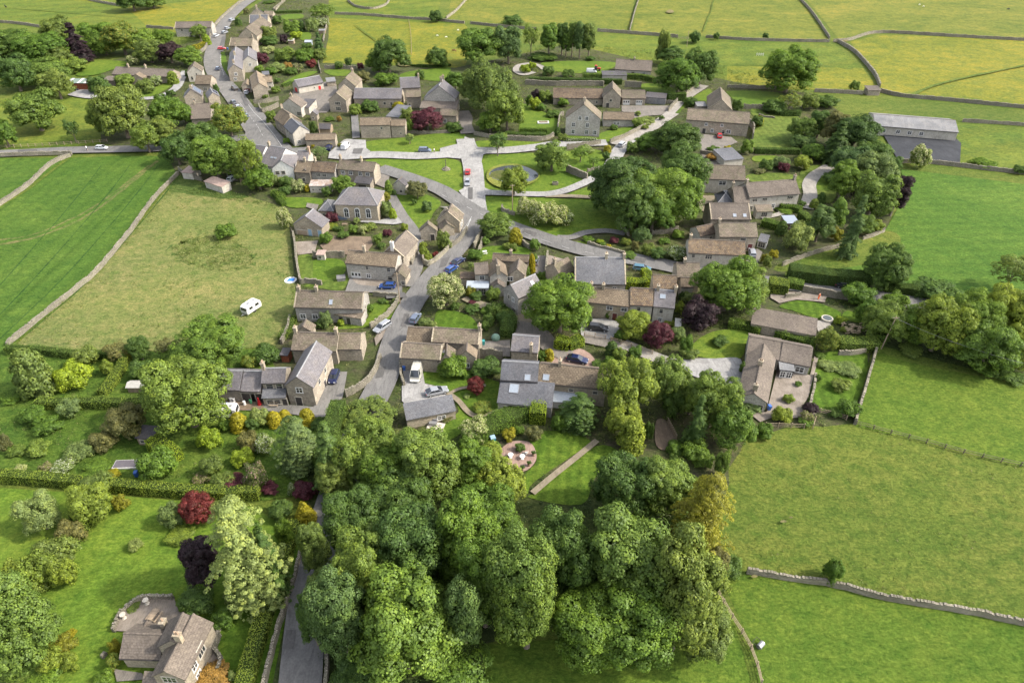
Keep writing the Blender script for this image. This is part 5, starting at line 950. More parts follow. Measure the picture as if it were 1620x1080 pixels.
    if kind == 'fir': nrm = nrm + np.array([0, 0, .9])
    v = np.stack([np.clip(cv[ci] * .75 + rs.uniform(0, .25, N), 0, 1), rs.uniform(0, 1, N), rs.uniform(0, 1, N) * .6 + .4 * cv[ci][rs.permutation(N)]], 1)
    size = leaf * rs.uniform(.7, 1.3, N)
    # inner leaves close the crown so that no daylight shows straight through its middle
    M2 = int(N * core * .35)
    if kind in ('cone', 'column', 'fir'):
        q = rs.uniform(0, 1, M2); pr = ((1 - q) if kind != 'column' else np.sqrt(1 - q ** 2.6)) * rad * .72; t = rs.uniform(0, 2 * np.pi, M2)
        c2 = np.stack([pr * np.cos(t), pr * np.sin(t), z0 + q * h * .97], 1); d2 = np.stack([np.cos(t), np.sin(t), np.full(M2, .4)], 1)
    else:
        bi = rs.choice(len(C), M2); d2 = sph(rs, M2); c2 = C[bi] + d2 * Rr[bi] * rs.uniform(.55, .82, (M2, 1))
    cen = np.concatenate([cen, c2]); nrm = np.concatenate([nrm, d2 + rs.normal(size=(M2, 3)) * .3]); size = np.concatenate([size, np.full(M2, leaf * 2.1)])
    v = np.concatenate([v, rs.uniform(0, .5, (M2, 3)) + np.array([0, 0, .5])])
    cen[:, 2] = np.maximum(cen[:, 2], 0.03)
    return leaf_mesh('crown', cen, nrm, size, v, rs)
def trunk_mesh(seed, h=4.0, r=0.38, spread=2.6, n=6, top=7.5):
    rs = random.Random(seed); mb = MB(); p = Vector((0, 0, -0.4)); q = Vector((rs.uniform(-.15, .15), rs.uniform(-.15, .15), h * .55)); e = Vector((rs.uniform(-.2, .2), rs.uniform(-.2, .2), h))
    mb.tube(p, (0, 0, 0.35), r * 1.5, r * 1.08, 8); mb.tube((0, 0, 0.3), q, r * 1.08, r * .85, 8); mb.tube(q - Vector((0, 0, .05)), e, r * .85, r * .6, 8)
    for i in range(n):
        t = 2 * math.pi * i / n + rs.uniform(-.4, .4); a = q.lerp(e, rs.uniform(0, 1)); k = spread * rs.uniform(.6, 1)
        m = a + Vector((math.cos(t) * k * .5, math.sin(t) * k * .5, (top - h) * .45)); b = a + Vector((math.cos(t) * k, math.sin(t) * k, (top - h) * rs.uniform(.6, 1)))
        mb.tube(a, m, r * .42, r * .28, 6); mb.tube(m, b, r * .28, r * .1, 5)
        mb.tube(m, m + Vector((math.cos(t + 1) * k * .4, math.sin(t + 1) * k * .4, (top - h) * .3)), r * .2, r * .06, 4)
    return mb.mesh('trunk', [BARK])
BARK = plain('bark', (0.13, 0.105, 0.08), 0.95, var=0.3, sc=6)
TREES = {   # template meshes and the crown radius / total height they were built at
 'round': dict(r=5.0, h=10.0, mk=lambda s: crown(s, 5.0, 8.6, 0.7, 12, 0.85, 290, 62, .125), tr=(3.5, .38, 2.8, 7)),
 'big': dict(r=7.5, h=15.0, mk=lambda s: crown(s, 7.5, 13.2, 0.9, 18, 0.95, 520, 66, .135), tr=(5.5, .55, 4.4, 8)),
 'fine': dict(r=5.0, h=10.0, mk=lambda s: crown(s, 5.0, 8.8, 1.2, 13, 0.7, 400, 50, .105), tr=(3.5, .32, 2.8, 7)),
 'open': dict(r=4.0, h=9.0, mk=lambda s: crown(s, 4.0, 7.0, 2.0, 9, 0.75, 130, 50, .11, 'open', core=.06), tr=(3.6, .26, 2.6, 8)),
 'tower': dict(r=5.0, h=17.0, mk=lambda s: crown(s, 5.0, 15.6, 1.4, 22, 0.85, 560, 60, .13, 'round'), tr=(6.5, .5, 3.0, 9)),
 'tall': dict(r=3.0, h=11.0, mk=lambda s: crown(s, 3.0, 9.8, 1.2, 11, 0.65, 240, 54, .115, 'tall'), tr=(4.5, .3, 1.6, 6)),
 'cone': dict(r=2.0, h=5.0, mk=lambda s: crown(s, 2.0, 4.9, 0.1, 0, 0.42, 230, 26, .10, 'cone'), tr=None),
 'column': dict(r=1.5, h=4.5, mk=lambda s: crown(s, 1.5, 4.2, 0.15, 0, 0.38, 230, 26, .10, 'column'), tr=None),
 'fir': dict(r=4.0, h=12.0, mk=lambda s: crown(s, 4.0, 11.6, 0.4, 0, 0.75, 460, 50, .105, 'fir'), tr=(8, .3, .5, 3)),
 'cedar': dict(r=6.0, h=13.0, mk=lambda s: crown(s, 6.0, 12.4, 0.8, 0, 0.85, 560, 50, .095, 'fir'), tr=(9, .4, .8, 4)),
 'bush': dict(r=2.0, h=3.0, mk=lambda s: crown(s, 2.0, 3.0, -0.05, 9, 0.40, 230, 34, .075, 'bush'), tr=None),
 'weep': dict(r=5.0, h=12.0, mk=lambda s: crown(s, 5.0, 10.8, 1.0, 14, 0.7, 400, 50, .105, 'weep'), tr=(4.5, .32, 2.6, 6)),
 'topiary': dict(r=1.2, h=2.0, mk=lambda s: crown(s, 1.2, 2.1, -0.1, 4, 0.2, 260, 16, .06, 'bush', core=.6), tr=None),
}
TM = {}
def template(kind, var):
    if (kind, var) not in TM:
        t = TREES[kind]; me = t['mk'](hash((len(kind), var, ord(kind[0]))) % 9973)
        tr = trunk_mesh(var + 5, t['tr'][0], t['tr'][1], t['tr'][2], t['tr'][3], t['h'] * .78) if t['tr'] else None
        TM[(kind, var)] = (me, tr)
    return TM[(kind, var)]
LC = {  # leaf colours: (name, colour, fleck, amount)
 'green': ((0.068, 0.118, 0.018),), 'mid': ((0.088, 0.132, 0.026),), 'dark': ((0.042, 0.074, 0.018),), 'deep': ((0.056, 0.096, 0.022),), 'bright': ((0.084, 0.136, 0.023),),
 'lime': ((0.14, 0.195, 0.018),), 'yellowgreen': ((0.118, 0.158, 0.024),), 'olive': ((0.088, 0.122, 0.028),), 'sage': ((0.095, 0.135, 0.045),), 'bluegreen': ((0.060, 0.100, 0.032),),
 'yellow': ((0.32, 0.29, 0.022),), 'golden': ((0.21, 0.215, 0.025),), 'orange': ((0.20, 0.12, 0.03),), 'copper': ((0.105, 0.022, 0.022),), 'purple': ((0.030, 0.017, 0.022),), 'maroon': ((0.075, 0.022, 0.032),),
 'white': ((0.09, 0.13, 0.035), (0.55, 0.55, 0.42), .30), 'cream': ((0.11, 0.15, 0.035), (0.50, 0.48, 0.26), .42), 'pale': ((0.13, 0.17, 0.055),), 'pink': ((0.09, 0.11, 0.035), (0.42, 0.25, 0.25), .25), 'brown': ((0.095, 0.098, 0.036),),
 'gold_green': ((0.09, 0.125, 0.022), (0.24, 0.22, 0.03), .28),
}
CW = {'green': 'green', 'mid': 'mid-green', 'dark': 'very dark green', 'deep': 'dark green', 'bright': 'bright green', 'lime': 'lime green', 'yellowgreen': 'yellow-green', 'olive': 'olive green', 'sage': 'grey-green',
      'bluegreen': 'blue-green', 'yellow': 'bright yellow', 'golden': 'golden', 'orange': 'orange-tinted', 'copper': 'copper red', 'purple': 'blackish purple', 'maroon': 'maroon', 'white': 'white-flowered', 'cream': 'cream-blossomed',
      'pale': 'pale green', 'pink': 'pink-flowered', 'brown': 'brownish', 'gold_green': 'gold-flecked'}
def LM(c):
    d = LC[c]; hue = None; k = 0.9 if c in ('yellow', 'golden') else 1.2 if c in ('copper', 'purple', 'maroon') else 1.52; d = (tuple(x * k for x in d[0]),) + tuple(d[1:])
    if c in ('yellow', 'golden'): hue = (d[0][0] * 1.3, d[0][1] * 1.3, d[0][2])
    if c in ('copper', 'maroon', 'purple', 'orange'): hue = tuple(x * 1.5 for x in d[0])
    return leaf_mat('leaf_' + c, d[0], d[1] if len(d) > 1 else None, d[2] if len(d) > 2 else 0, hue=hue)
LANDMARKS = [("the chapel", 560, 330), ("the bellcote church", 700, 350), ("the village pond", 812, 284), ("the white inn", 440, 262), ("the round pink patio", 820, 725), ("the white caravan", 398, 485), ("the field barn with dark yard", 1440, 205),
 ("the T-shaped bungalow", 1200, 600), ("the bottom-left house", 260, 1025), ("the tall grey house", 928, 190), ("the red-doored barn", 490, 130), ("the grey farmhouse", 460, 600), ("the timber shed", 229, 685), ("the cedar shed", 120, 132),
 ("the solar panel house", 315, 150), ("the manor house", 690, 150), ("the angled cottage", 825, 465), ("the broad blue-slate house", 830, 605), ("the oval striped lawn", 720, 505), ("the dark slate garage", 680, 645), ("the long pale house", 1225, 305),
 ("the orchard hedge", 200, 770), ("the striped lawn path", 885, 740), ("the upper street terrace", 385, 90), ("the long barn conversion", 1137, 195), ("the far bungalow", 1000, 105), ("the left country road", 100, 240), ("the silver car yard", 1190, 400),
 ("the long low building", 1245, 510), ("the lower right wall", 1320, 920), ("the tawny cottage", 955, 480), ("the cottage with white doors", 590, 415), ("the soil vegetable plot", 550, 385), ("the bottom lane", 475, 1000), ("the rough meadow", 250, 430)]
VEG = []
def add_veg(kind, cx, ty, by, w, c, cat=None, label=None, var=None, squash=1.0, group=None):
    VEG.append(dict(kind=kind, cx=cx, ty=ty, by=by, w=w, c=c, cat=cat, label=label, var=var, group=group))
def place_veg(i, d):
    kind, cx, ty, by, w = d['kind'], d['cx'], d['ty'], d['by'], d['w']
    t = TREES[kind]; bushy = t['tr'] is None; s = scale_at(by); r = max(w / 2 / s, 0.25)
    y_ = by; base = P(cx, y_); dist = base.y + (r * .55 if bushy else r * .45); lo, hi = 0.3, 23.0; x_ = base.x
    gzv = gz(x_, dist)
    for _ in range(30):    # height whose top lands on the picture row ty
        h = (lo + hi) / 2
        if proj((x_, dist + r * .15, gzv + h))[1] > ty: lo = h
        else: hi = h
        m = Vector((x_, dist, h * .55)); x_ += (cx - proj(m)[0]) / (s * 1.05) * .7
        s2 = FPX / (dist * CT + (CAM_H - h * .5) * ST); r = max(w / 2 / s2, .25)
    h = max(h, 0.35)
    rng = random.Random(i * 31 + 7); var = d['var'] if d['var'] is not None else rng.randrange(3 if kind in ('round', 'big', 'bush', 'fine') else 2)
    if kind in ('round', 'big', 'fine', 'weep') and h / r > 2.75: kind = 'tower'; t = TREES[kind]
    me, tr = template(kind, var); wf = 1.04 if kind in ('round', 'big', 'tower', 'fine') else 1.3 if kind == 'cedar' else .97; sc = Vector((r / t['r'] * wf, r / t['r'] * wf, h / t['h']))
    names = dict(cone='conical_shrub', column='column_shrub', bush='shrub', topiary='clipped_shrub', fir='conifer_tree', cedar='cedar_tree', weep='weeping_tree', tall='slender_tree')
    small = h < 3.2
    nm = names.get(kind, 'broadleaf_tree'); cat = d['cat'] or ('shrub' if bushy else 'tree')
    root = thing(nm, 'x', cat, (x_, dist, gzv), rng.uniform(0, 6.28))
    root.scale = sc
    c = link('crown', me, root); c.material_slots[0].link = 'OBJECT'; c.material_slots[0].material = LM(d['c'])
    if tr: link('trunk', tr, root)
    d.update(root=root, h=h, r=r); return root
def label_veg():
    KW = dict(round='round-crowned tree', big='large spreading tree', fine='fine-leaved tree', open='open-branched tree', tall='tall narrow tree', cone='cone-shaped shrub', column='upright clipped shrub', fir='conifer', cedar='broad spreading conifer', bush='leafy shrub',
              weep='drooping tree', topiary='neat rounded bush')
    seen = {}
    for d in VEG:
        if d['label']: d['root']['label'] = d['label']; continue
        my = d['by'] - (d['by'] - d['ty']) * .4
        L = min(LANDMARKS, key=lambda l: math.hypot(l[1] - d['cx'], (l[2] - my) * 1.3)); dx, dy = d['cx'] - L[1], (my - L[2]) * 1.3
        if abs(dx) > 1.8 * abs(dy): rel = 'right of' if dx > 0 else 'left of'
        elif abs(dy) > 1.8 * abs(dx): rel = 'below' if dy > 0 else 'above'
        else: rel = ('lower ' if dy > 0 else 'upper ') + ('right of' if dx > 0 else 'left of')
        sz = d['h']; size = ('huge' if sz > 15 else 'big' if sz > 10 else 'mid-sized' if sz > 6.5 else 'small') if TREES[d['kind']]['tr'] else ('tall' if sz > 3.6 else 'medium' if sz > 1.9 else 'low')
        key = (size, d['c'], d['kind'], rel, L[0]); d['dist'] = math.hypot(dx, dy); seen.setdefault(key, []).append(d)
    ORD = ['nearest', 'second nearest', 'third nearest', 'fourth nearest', 'fifth nearest', 'sixth nearest', 'seventh nearest', 'eighth nearest', 'ninth nearest', 'tenth nearest']
    for (size, c, k, rel, lm), ds in seen.items():
        base = f"{size} {CW[c]} {KW[k]} {rel} {lm}"
        ds.sort(key=lambda d: d['dist'])
        for i, d in enumerate(ds):
            d['root']['label'] = base if len(ds) == 1 else f"{base}, {ORD[min(i, 9)]}"
# ---- hedges: boxes of clipped leaves along a line
def hedge(pts, w, h, c, label, closed=False, dens=46, name='hedge', rough=0.09, leaf=.075, cat='hedge', world_pts=False, top=None):
    pw = pts if world_pts else [tuple(P(x, y))[:2] for x, y in pts]
    if len(pw) > 2: pw = smooth_line(pw, closed, 4)
    rs = np.random.RandomState(int(abs(pw[0][0] * 13 + pw[0][1] * 7)) % 9999); cs, ns = [], []
    core = MB(); o0 = Vector((pw[0][0], pw[0][1])); prev = None
    tot = 0
    for a, b in zip(pw[:-1], pw[1:]):
        a = Vector(a); b = Vector(b); d = b - a; L = d.length
        if L < .05: continue
        d /= L; n = Vector((-d.y, d.x)); g = gz((a.x + b.x) / 2, (a.y + b.y) / 2)
        for face in range(3):
            area = L * (h if face < 2 else w); m = int(area * dens); t = rs.uniform(-.1, L + .1, m)
            wob = 0.18 * np.sin((tot + t) * 1.1) * rough / .12 + rs.normal(0, rough, m)
            if face < 2:
                sgn = 1 if face == 0 else -1; z = rs.uniform(0.03, h, m); off = sgn * (w / 2 * (1 - .12 * (z / h) ** 3) + wob * .6)
                c_ = np.stack([a.x + d.x * t + n.x * off, a.y + d.y * t + n.y * off, z + g], 1); nn = np.tile([n.x * sgn, n.y * sgn, .15], (m, 1))
            else:
                off = rs.uniform(-w / 2, w / 2, m); z = h + wob - .25 * (np.abs(off) / (w / 2)) ** 4 * h * .2
                c_ = np.stack([a.x + d.x * t + n.x * off, a.y + d.y * t + n.y * off, z + g], 1); nn = np.tile([0, 0, 1.0], (m, 1))
            cs.append(c_); ns.append(nn)
        ww = w / 2 - .12; q = [a - n * ww, b - n * ww, b + n * ww, a + n * ww]
        core.hexa([(p.x, p.y, g - .1) for p in q] + [(p.x, p.y, g + h - .15) for p in q]); tot += L
    for e, sg in ((pw[0], -1), (pw[-1], 1)):
        m = int(w * h * dens); dd = d if sg > 0 else (Vector(pw[1]) - Vector(pw[0])).normalized(); n_ = Vector((-dd.y, dd.x))
        off = rs.uniform(-w / 2, w / 2, m); z = rs.uniform(.03, h, m)
        cs.append(np.stack([e[0] + n_.x * off + dd.x * sg * .1, e[1] + n_.y * off + dd.y * sg * .1, z + g], 1)); ns.append(np.tile([dd.x * sg, dd.y * sg, .1], (m, 1)))
    cen = np.concatenate(cs); nrm = np.concatenate(ns) + rs.normal(size=(len(cen), 3)) * .4
    cl = np.floor(cen[:, 0] * 1.1) * 7.3 + np.floor(cen[:, 1] * 1.1) * 3.1; v0 = np.abs(np.sin(cl)) * .6
    v = np.stack([np.clip(v0 + rs.uniform(0, .4, len(cen)), 0, 1), rs.uniform(0, 1, len(cen)), rs.uniform(0, 1, len(cen))], 1)
    org = np.array([pw[0][0], pw[0][1], 0])
    me = leaf_mesh('foliage', cen - org, nrm, leaf * rs.uniform(.75, 1.3, len(cen)), v, rs)
    root = thing(name, label, cat, tuple(org)); f = link('foliage', me, root); f.material_slots[0].link = 'OBJECT'; f.material_slots[0].material = LM(c)
    core.v = [(x - org[0], y - org[1], z) for x, y, z in core.v]; cm = core.mesh('inner_box', [HEDGE_CORE], uv=False); link('inner_box', cm, root)
    return root
HEDGE_CORE = plain('hedge_inner_dark', (0.03, 0.045, 0.012), 1.0, 0.0, var=0.4)  # dark green of the solid box behind the hedge leaves
# ---- dry-stone walls and fences
W_DRY = brick_mat('dry_stone', (0.26, 0.235, 0.19), (0.38, 0.345, 0.285), (0.10, 0.09, 0.07), 0.38, 0.17, (0.15, 0.15, 0.10), nscale=0.8, amt=0.4, ms=0.05)
def stone_wall(pts, label, h=1.25, w=0.55, mat=None, cap=True, cat='wall', name='stone_wall', ragged=0.12, smooth=True, step=5):
    pw = [tuple(P(x, y))[:2] for x, y in pts]
    if smooth and len(pw) > 2: pw = smooth_line(pw, False, step)
    q = [pw[0]]
    for a, b in zip(pw[:-1], pw[1:]):
        L = math.hypot(b[0] - a[0], b[1] - a[1]); n = max(1, int(L / 1.3))
        q += [(a[0] + (b[0] - a[0]) * i / n, a[1] + (b[1] - a[1]) * i / n) for i in range(1, n + 1)]
    rng = random.Random(int(abs(q[0][0] * 3 + q[0][1])))
    if ragged: q = [(x + rng.uniform(-.07, .07), y + rng.uniform(-.07, .07)) for x, y in q]
    L_, R_ = ribbon_pts(q, w); Lt, Rt = ribbon_pts(q, w * .72); ox, oy = q[0]; mb = MB(); g = gz(*q[len(q) // 2]); hs = [g + h + rng.uniform(-ragged, ragged) for _ in q]
    for i in range(len(q) - 1):
        p = [(R_[i], g - .3), (R_[i + 1], g - .3), (L_[i + 1], g - .3), (L_[i], g - .3), (Rt[i], hs[i]), (Rt[i + 1], hs[i + 1]), (Lt[i + 1], hs[i + 1]), (Lt[i], hs[i])]
        mb.hexa([(a[0] - ox, a[1] - oy, z) for a, z in p])
    root = thing(name, label, cat, (ox, oy, 0)); link('wall_body', mb.mesh('wall_body', [mat or W_DRY]), root)
    if cap:
        cb = MB()
        for i in range(len(q) - 1):
            a, b = Vector(q[i]), Vector(q[i + 1]); n = max(1, int((b - a).length / (.42 if len(q) < 120 else 0.8))); d = (b - a) / n; dn = d.normalized(); nn = Vector((-dn.y, dn.x)) * w * .42
            for k in range(n):
                if rng.random() < .12: continue
                c0 = a + d * (k + .08); c1 = a + d * (k + .9); z = hs[i] + (hs[i + 1] - hs[i]) * k / n; t = rng.uniform(.1, .24)
                pp = [c0 - nn, c1 - nn, c1 + nn, c0 + nn]; cb.hexa([(p.x - ox, p.y - oy, z - .03) for p in pp] + [(c0.x + (p.x - c0.x) * .7 - ox, c0.y + (p.y - c0.y) * .7 - oy, z + t) if False else (p.x - ox, p.y - oy, z + t) for p in pp])
        link('coping', cb.mesh('coping', [W_DRY if mat is None else mat]), root)
    return root
def fence(pts, label, h=1.15, rails=3, gap=2.4, mat=None, cat='fence'):
    pw = [tuple(P(x, y))[:2] for x, y in pts]
    if len(pw) > 2: pw = smooth_line(pw, False, 4)
    ox, oy = pw[0]; g = gz(ox, oy); root = thing('fence', label, cat, (ox, oy, g)); mb = MB(); mat = mat or WOOD
    pm = cached(('post', mat.name), lambda: (lambda m: (m.box(-.07, .07, -.07, .07, -.3, h + .12), m.mesh('post', [mat]))[1])(MB()))
    posts = []; acc = 0.0
    for a, b in zip(pw[:-1], pw[1:]):
        a = Vector(a); b = Vector(b); L = (b - a).length
        while acc < L: posts.append(a.lerp(b, acc / L)); acc += gap
        acc -= L
    for p in posts[:100]: link('post', pm, root, (p.x - ox, p.y - oy, 0))
    for a, b in zip(posts[:-1], posts[1:]):
        for k in range(rails):
            z = h * (k + 1) / rails - .08; mb.tube((a.x - ox, a.y - oy, z), (b.x - ox, b.y - oy, z), .045, .045, 4)
    link('rails', mb.mesh('rails', [mat], uv=False), root); return root
V = add_veg
def VT(k, kind, cx, ty, by, w, c, **kw):
    a, b, f = TILE[k]; V(kind, a + cx / f, b + ty / f, b + by / f, w / f, c, **kw)
# upper left wood and gardens (tile 1: x4)
for a in [('big', 60, 175, 420, 330, 'deep'), ('big', 260, 200, 430, 300, 'green'), ('round', 350, 100, 280, 190, 'olive'), ('fir', 470, 150, 400, 190, 'purple'), ('round', 620, 130, 340, 220, 'green'), ('round', 760, 130, 360, 230, 'gold_green'),
          ('round', 860, 170, 350, 200, 'bright'), ('round', 650, 200, 360, 190, 'bright'), ('round', 360, 280, 430, 160, 'olive'), ('round', 240, 370, 560, 300, 'mid'), ('round', 80, 330, 590, 210, 'deep'), ('round', 350, 430, 640, 190, 'olive'),
          ('bush', 470, 370, 470, 150, 'mid'), ('round', 1070, 260, 410, 160, 'purple'), ('round', 940, 240, 410, 190, 'olive'), ('round', 1020, 180, 300, 130, 'green'), ('round', 1190, 290, 430, 160, 'bright'), ('open', 1260, 160, 270, 110, 'mid'),
          ('bush', 620, 480, 600, 130, 'deep'), ('bush', 780, 470, 560, 120, 'mid'), ('bush', 920, 500, 600, 110, 'olive'), ('bush', 990, 480, 550, 70, 'white'), ('column', 1090, 450, 540, 60, 'yellowgreen'),
          ('round', 210, 560, 850, 290, 'mid'), ('open', 455, 760, 910, 90, 'deep'), ('round', 20, 760, 940, 130, 'green'), ('round', 750, 520, 900, 310, 'olive'), ('round', 640, 640, 860, 160, 'mid'), ('round', 1060, 600, 830, 220, 'green'), ('round', 1160, 650, 800, 130, 'green'),
          ('round', 920, 770, 980, 170, 'mid'), ('round', 1040, 740, 950, 130, 'olive'), ('round', 1110, 840, 1060, 190, 'deep'), ('round', 1290, 760, 1000, 210, 'deep'), ('round', 1440, 650, 880, 210, 'gold_green'), ('big', 1350, 850, 1150, 290, 'bright'),
          ('column', 1190, 440, 490, 40, 'deep'), ('bush', 1080, 570, 620, 60, 'dark'), ('bush', 840, 350, 420, 80, 'cream'), ('big', 830, -80, 80, 190, 'deep'), ('round', 960, -60, 60, 160, 'mid')]:
    VT(1, *a)
# streets' back gardens (tile 2: x6)
for a in [('open', 1420, 60, 220, 230, 'mid'), ('bush', 1440, 170, 260, 130, 'white'), ('round', 1140, 180, 350, 160, 'bright'), ('round', 930, 240, 400, 140, 'olive'), ('bush', 1010, 150, 240, 110, 'deep'), ('bush', 1340, 170, 310, 120, 'sage'), ('column', 1240, 190, 310, 60, 'dark'),
          ('bush', 940, 340, 440, 170, 'deep'), ('bush', 1075, 330, 420, 90, 'purple'), ('bush', 1190, 300, 380, 110, 'lime'), ('bush', 1140, 360, 420, 70, 'pale'), ('fir', 1400, 310, 490, 130, 'bluegreen'), ('bush', 1290, 410, 470, 110, 'deep'), ('bush', 1250, 560, 470, 10, 'deep'),
          ('bush', 860, 500, 620, 120, 'maroon'), ('bush', 930, 440, 520, 130, 'cream'), ('bush', 1090, 450, 590, 210, 'mid'), ('bush', 1280, 460, 600, 190, 'green'), ('bush', 1420, 460, 580, 130, 'olive'), ('bush', 1330, 570, 650, 110, 'copper'), ('bush', 1010, 600, 700, 170, 'pale'),
          ('bush', 1110, 590, 670, 80, 'orange'), ('bush', 1200, 600, 700, 110, 'pink'), ('bush', 840, 620, 690, 90, 'bright'), ('bush', 950, 640, 720, 110, 'green'), ('bush', 1140, 640, 720, 120, 'deep'), ('topiary', 1010, 740, 800, 70, 'deep'), ('bush', 870, 820, 920, 80, 'green'),
          ('bush', 1000, 820, 890, 90, 'mid'), ('topiary', 860, 870, 920, 40, 'lime'), ('bush', 720, 80, 140, 60, 'brown'), ('column', 640, 170, 250, 60, 'deep'), ('bush', 930, 10, 40, 130, 'deep'), ('bush', 270, 240, 370, 130, 'mid'), ('column', 340, 330, 440, 70, 'lime'), ('bush', 1590, 590, 660, 60, 'deep'),
          ('bush', 430, 800, 880, 60, 'deep'), ('bush', 900, 900, 950, 60, 'olive')]:
    VT(2, *a)
# inn and cottage gardens (tiles 3, 7)
for a in [('tall', 740, 610, 1000, 150, 'yellowgreen'), ('round', 830, 850, 1110, 260, 'green'), ('round', 640, 820, 1020, 120, 'mid'), ('bush', 970, 940, 1060, 110, 'pale'), ('column', 1170, 900, 1000, 70, 'yellow'), ('bush', 1100, 960, 1070, 130, 'deep'),
          ('open', 1420, 680, 820, 160, 'sage'), ('bush', 1500, 640, 690, 60, 'yellow'), ('bush', 1350, 650, 690, 40, 'yellow'), ('bush', 1610, 640, 690, 50, 'golden'), ('bush', 950, 330, 460, 100, 'mid'), ('bush', 1100, 590, 660, 70, 'green'), ('bush', 1350, 430, 560, 70, 'dark'), ('bush', 1510, 390, 440, 90, 'green'), ('bush', 1600, 380, 440, 50, 'orange')]:
    VT(3, *a)
for a in [('bush', 20, 430, 520, 60, 'cream'), ('bush', 70, 430, 520, 80, 'deep'), ('bush', 170, 460, 580, 120, 'cream'), ('bush', 250, 500, 570, 50, 'yellow'), ('bush', 60, 510, 610, 100, 'deep'), ('bush', 50, 700, 880, 130, 'cream'), ('round', 550, 410, 590, 170, 'bright'), ('bush', 420, 520, 610, 90, 'deep'),
          ('bush', 460, 735, 840, 120, 'maroon'), ('column', 920, 560, 640, 70, 'golden'), ('bush', 920, 640, 780, 110, 'sage'), ('column', 980, 700, 800, 60, 'lime'), ('column', 940, 460, 600, 60, 'bright'), ('round', 1185, 465, 630, 170, 'brown'), ('topiary', 1165, 620, 680, 50, 'deep'),
          ('bush', 1270, 640, 740, 100, 'bluegreen'), ('bush', 1410, 905, 1070, 130, 'olive'), ('bush', 640, 840, 930, 90, 'bright'), ('bush', 715, 850, 930, 80, 'cream'), ('bush', 560, 900, 970, 110, 'deep'), ('bush', 410, 910, 1010, 110, 'green'), ('bush', 450, 835, 880, 130, 'gold_green'), ('bush', 780, 830, 900, 120, 'olive'),
          ('bush', 850, 920, 1010, 80, 'bright'), ('bush', 930, 880, 950, 80, 'maroon'), ('bush', 1080, 830, 900, 70, 'yellowgreen'), ('bush', 1240, 990, 1080, 70, 'yellowgreen'), ('open', 1120, 70, 160, 80, 'sage'), ('bush', 670, 780, 840, 60, 'pale'), ('column', 990, 540, 600, 40, 'dark'), ('bush', 140, 380, 470, 60, 'yellow')]:
    VT(7, *a)
# manor side (tile 4: x4.5)
for a in [('open', 60, 30, 150, 160, 'mid'), ('round', 510, 250, 540, 260, 'deep'), ('round', 440, 370, 530, 170, 'green'), ('bush', 340, 510, 600, 90, 'brown'), ('bush', 500, 520, 620, 170, 'green'), ('bush', 860, 340, 490, 160, 'deep'), ('bush', 850, 75, 165, 90, 'dark'),
          ('round', 1160, 180, 480, 300, 'bright'), ('round', 1370, 165, 470, 200, 'bluegreen'), ('bush', 1400, 110, 190, 160, 'deep'), ('open', 1530, 180, 400, 120, 'mid'), ('round', 990, 500, 660, 130, 'green'), ('weep', 1230, 450, 850, 420, 'olive'), ('round', 1130, 500, 760, 200, 'olive'), ('round', 1360, 620, 960, 260, 'mid'), ('round', 1240, 780, 960, 180, 'green'),
          ('bush', 380, 715, 810, 130, 'deep'), ('bush', 280, 740, 830, 90, 'mid'), ('column', 585, 725, 790, 80, 'yellow'), ('bush', 650, 770, 890, 110, 'olive'), ('round', 790, 770, 950, 220, 'maroon'), ('bush', 980, 870, 950, 120, 'deep'), ('open', 670, 950, 1030, 60, 'pale'), ('bush', 660, 860, 950, 70, 'green'),
          ('bush', 1560, 700, 790, 80, 'lime'), ('open', 1300, 950, 1080, 140, 'mid'), ('bush', 740, 500, 570, 70, 'deep'), ('bush', 230, 410, 490, 50, 'deep'), ('bush', 160, 440, 500, 60, 'deep'), ('topiary', 1490, 455, 530, 70, 'lime'), ('topiary', 1540, 440, 505, 60, 'lime'), ('bush', 315, 450, 500, 50, 'maroon')]:
    VT(4, *a)
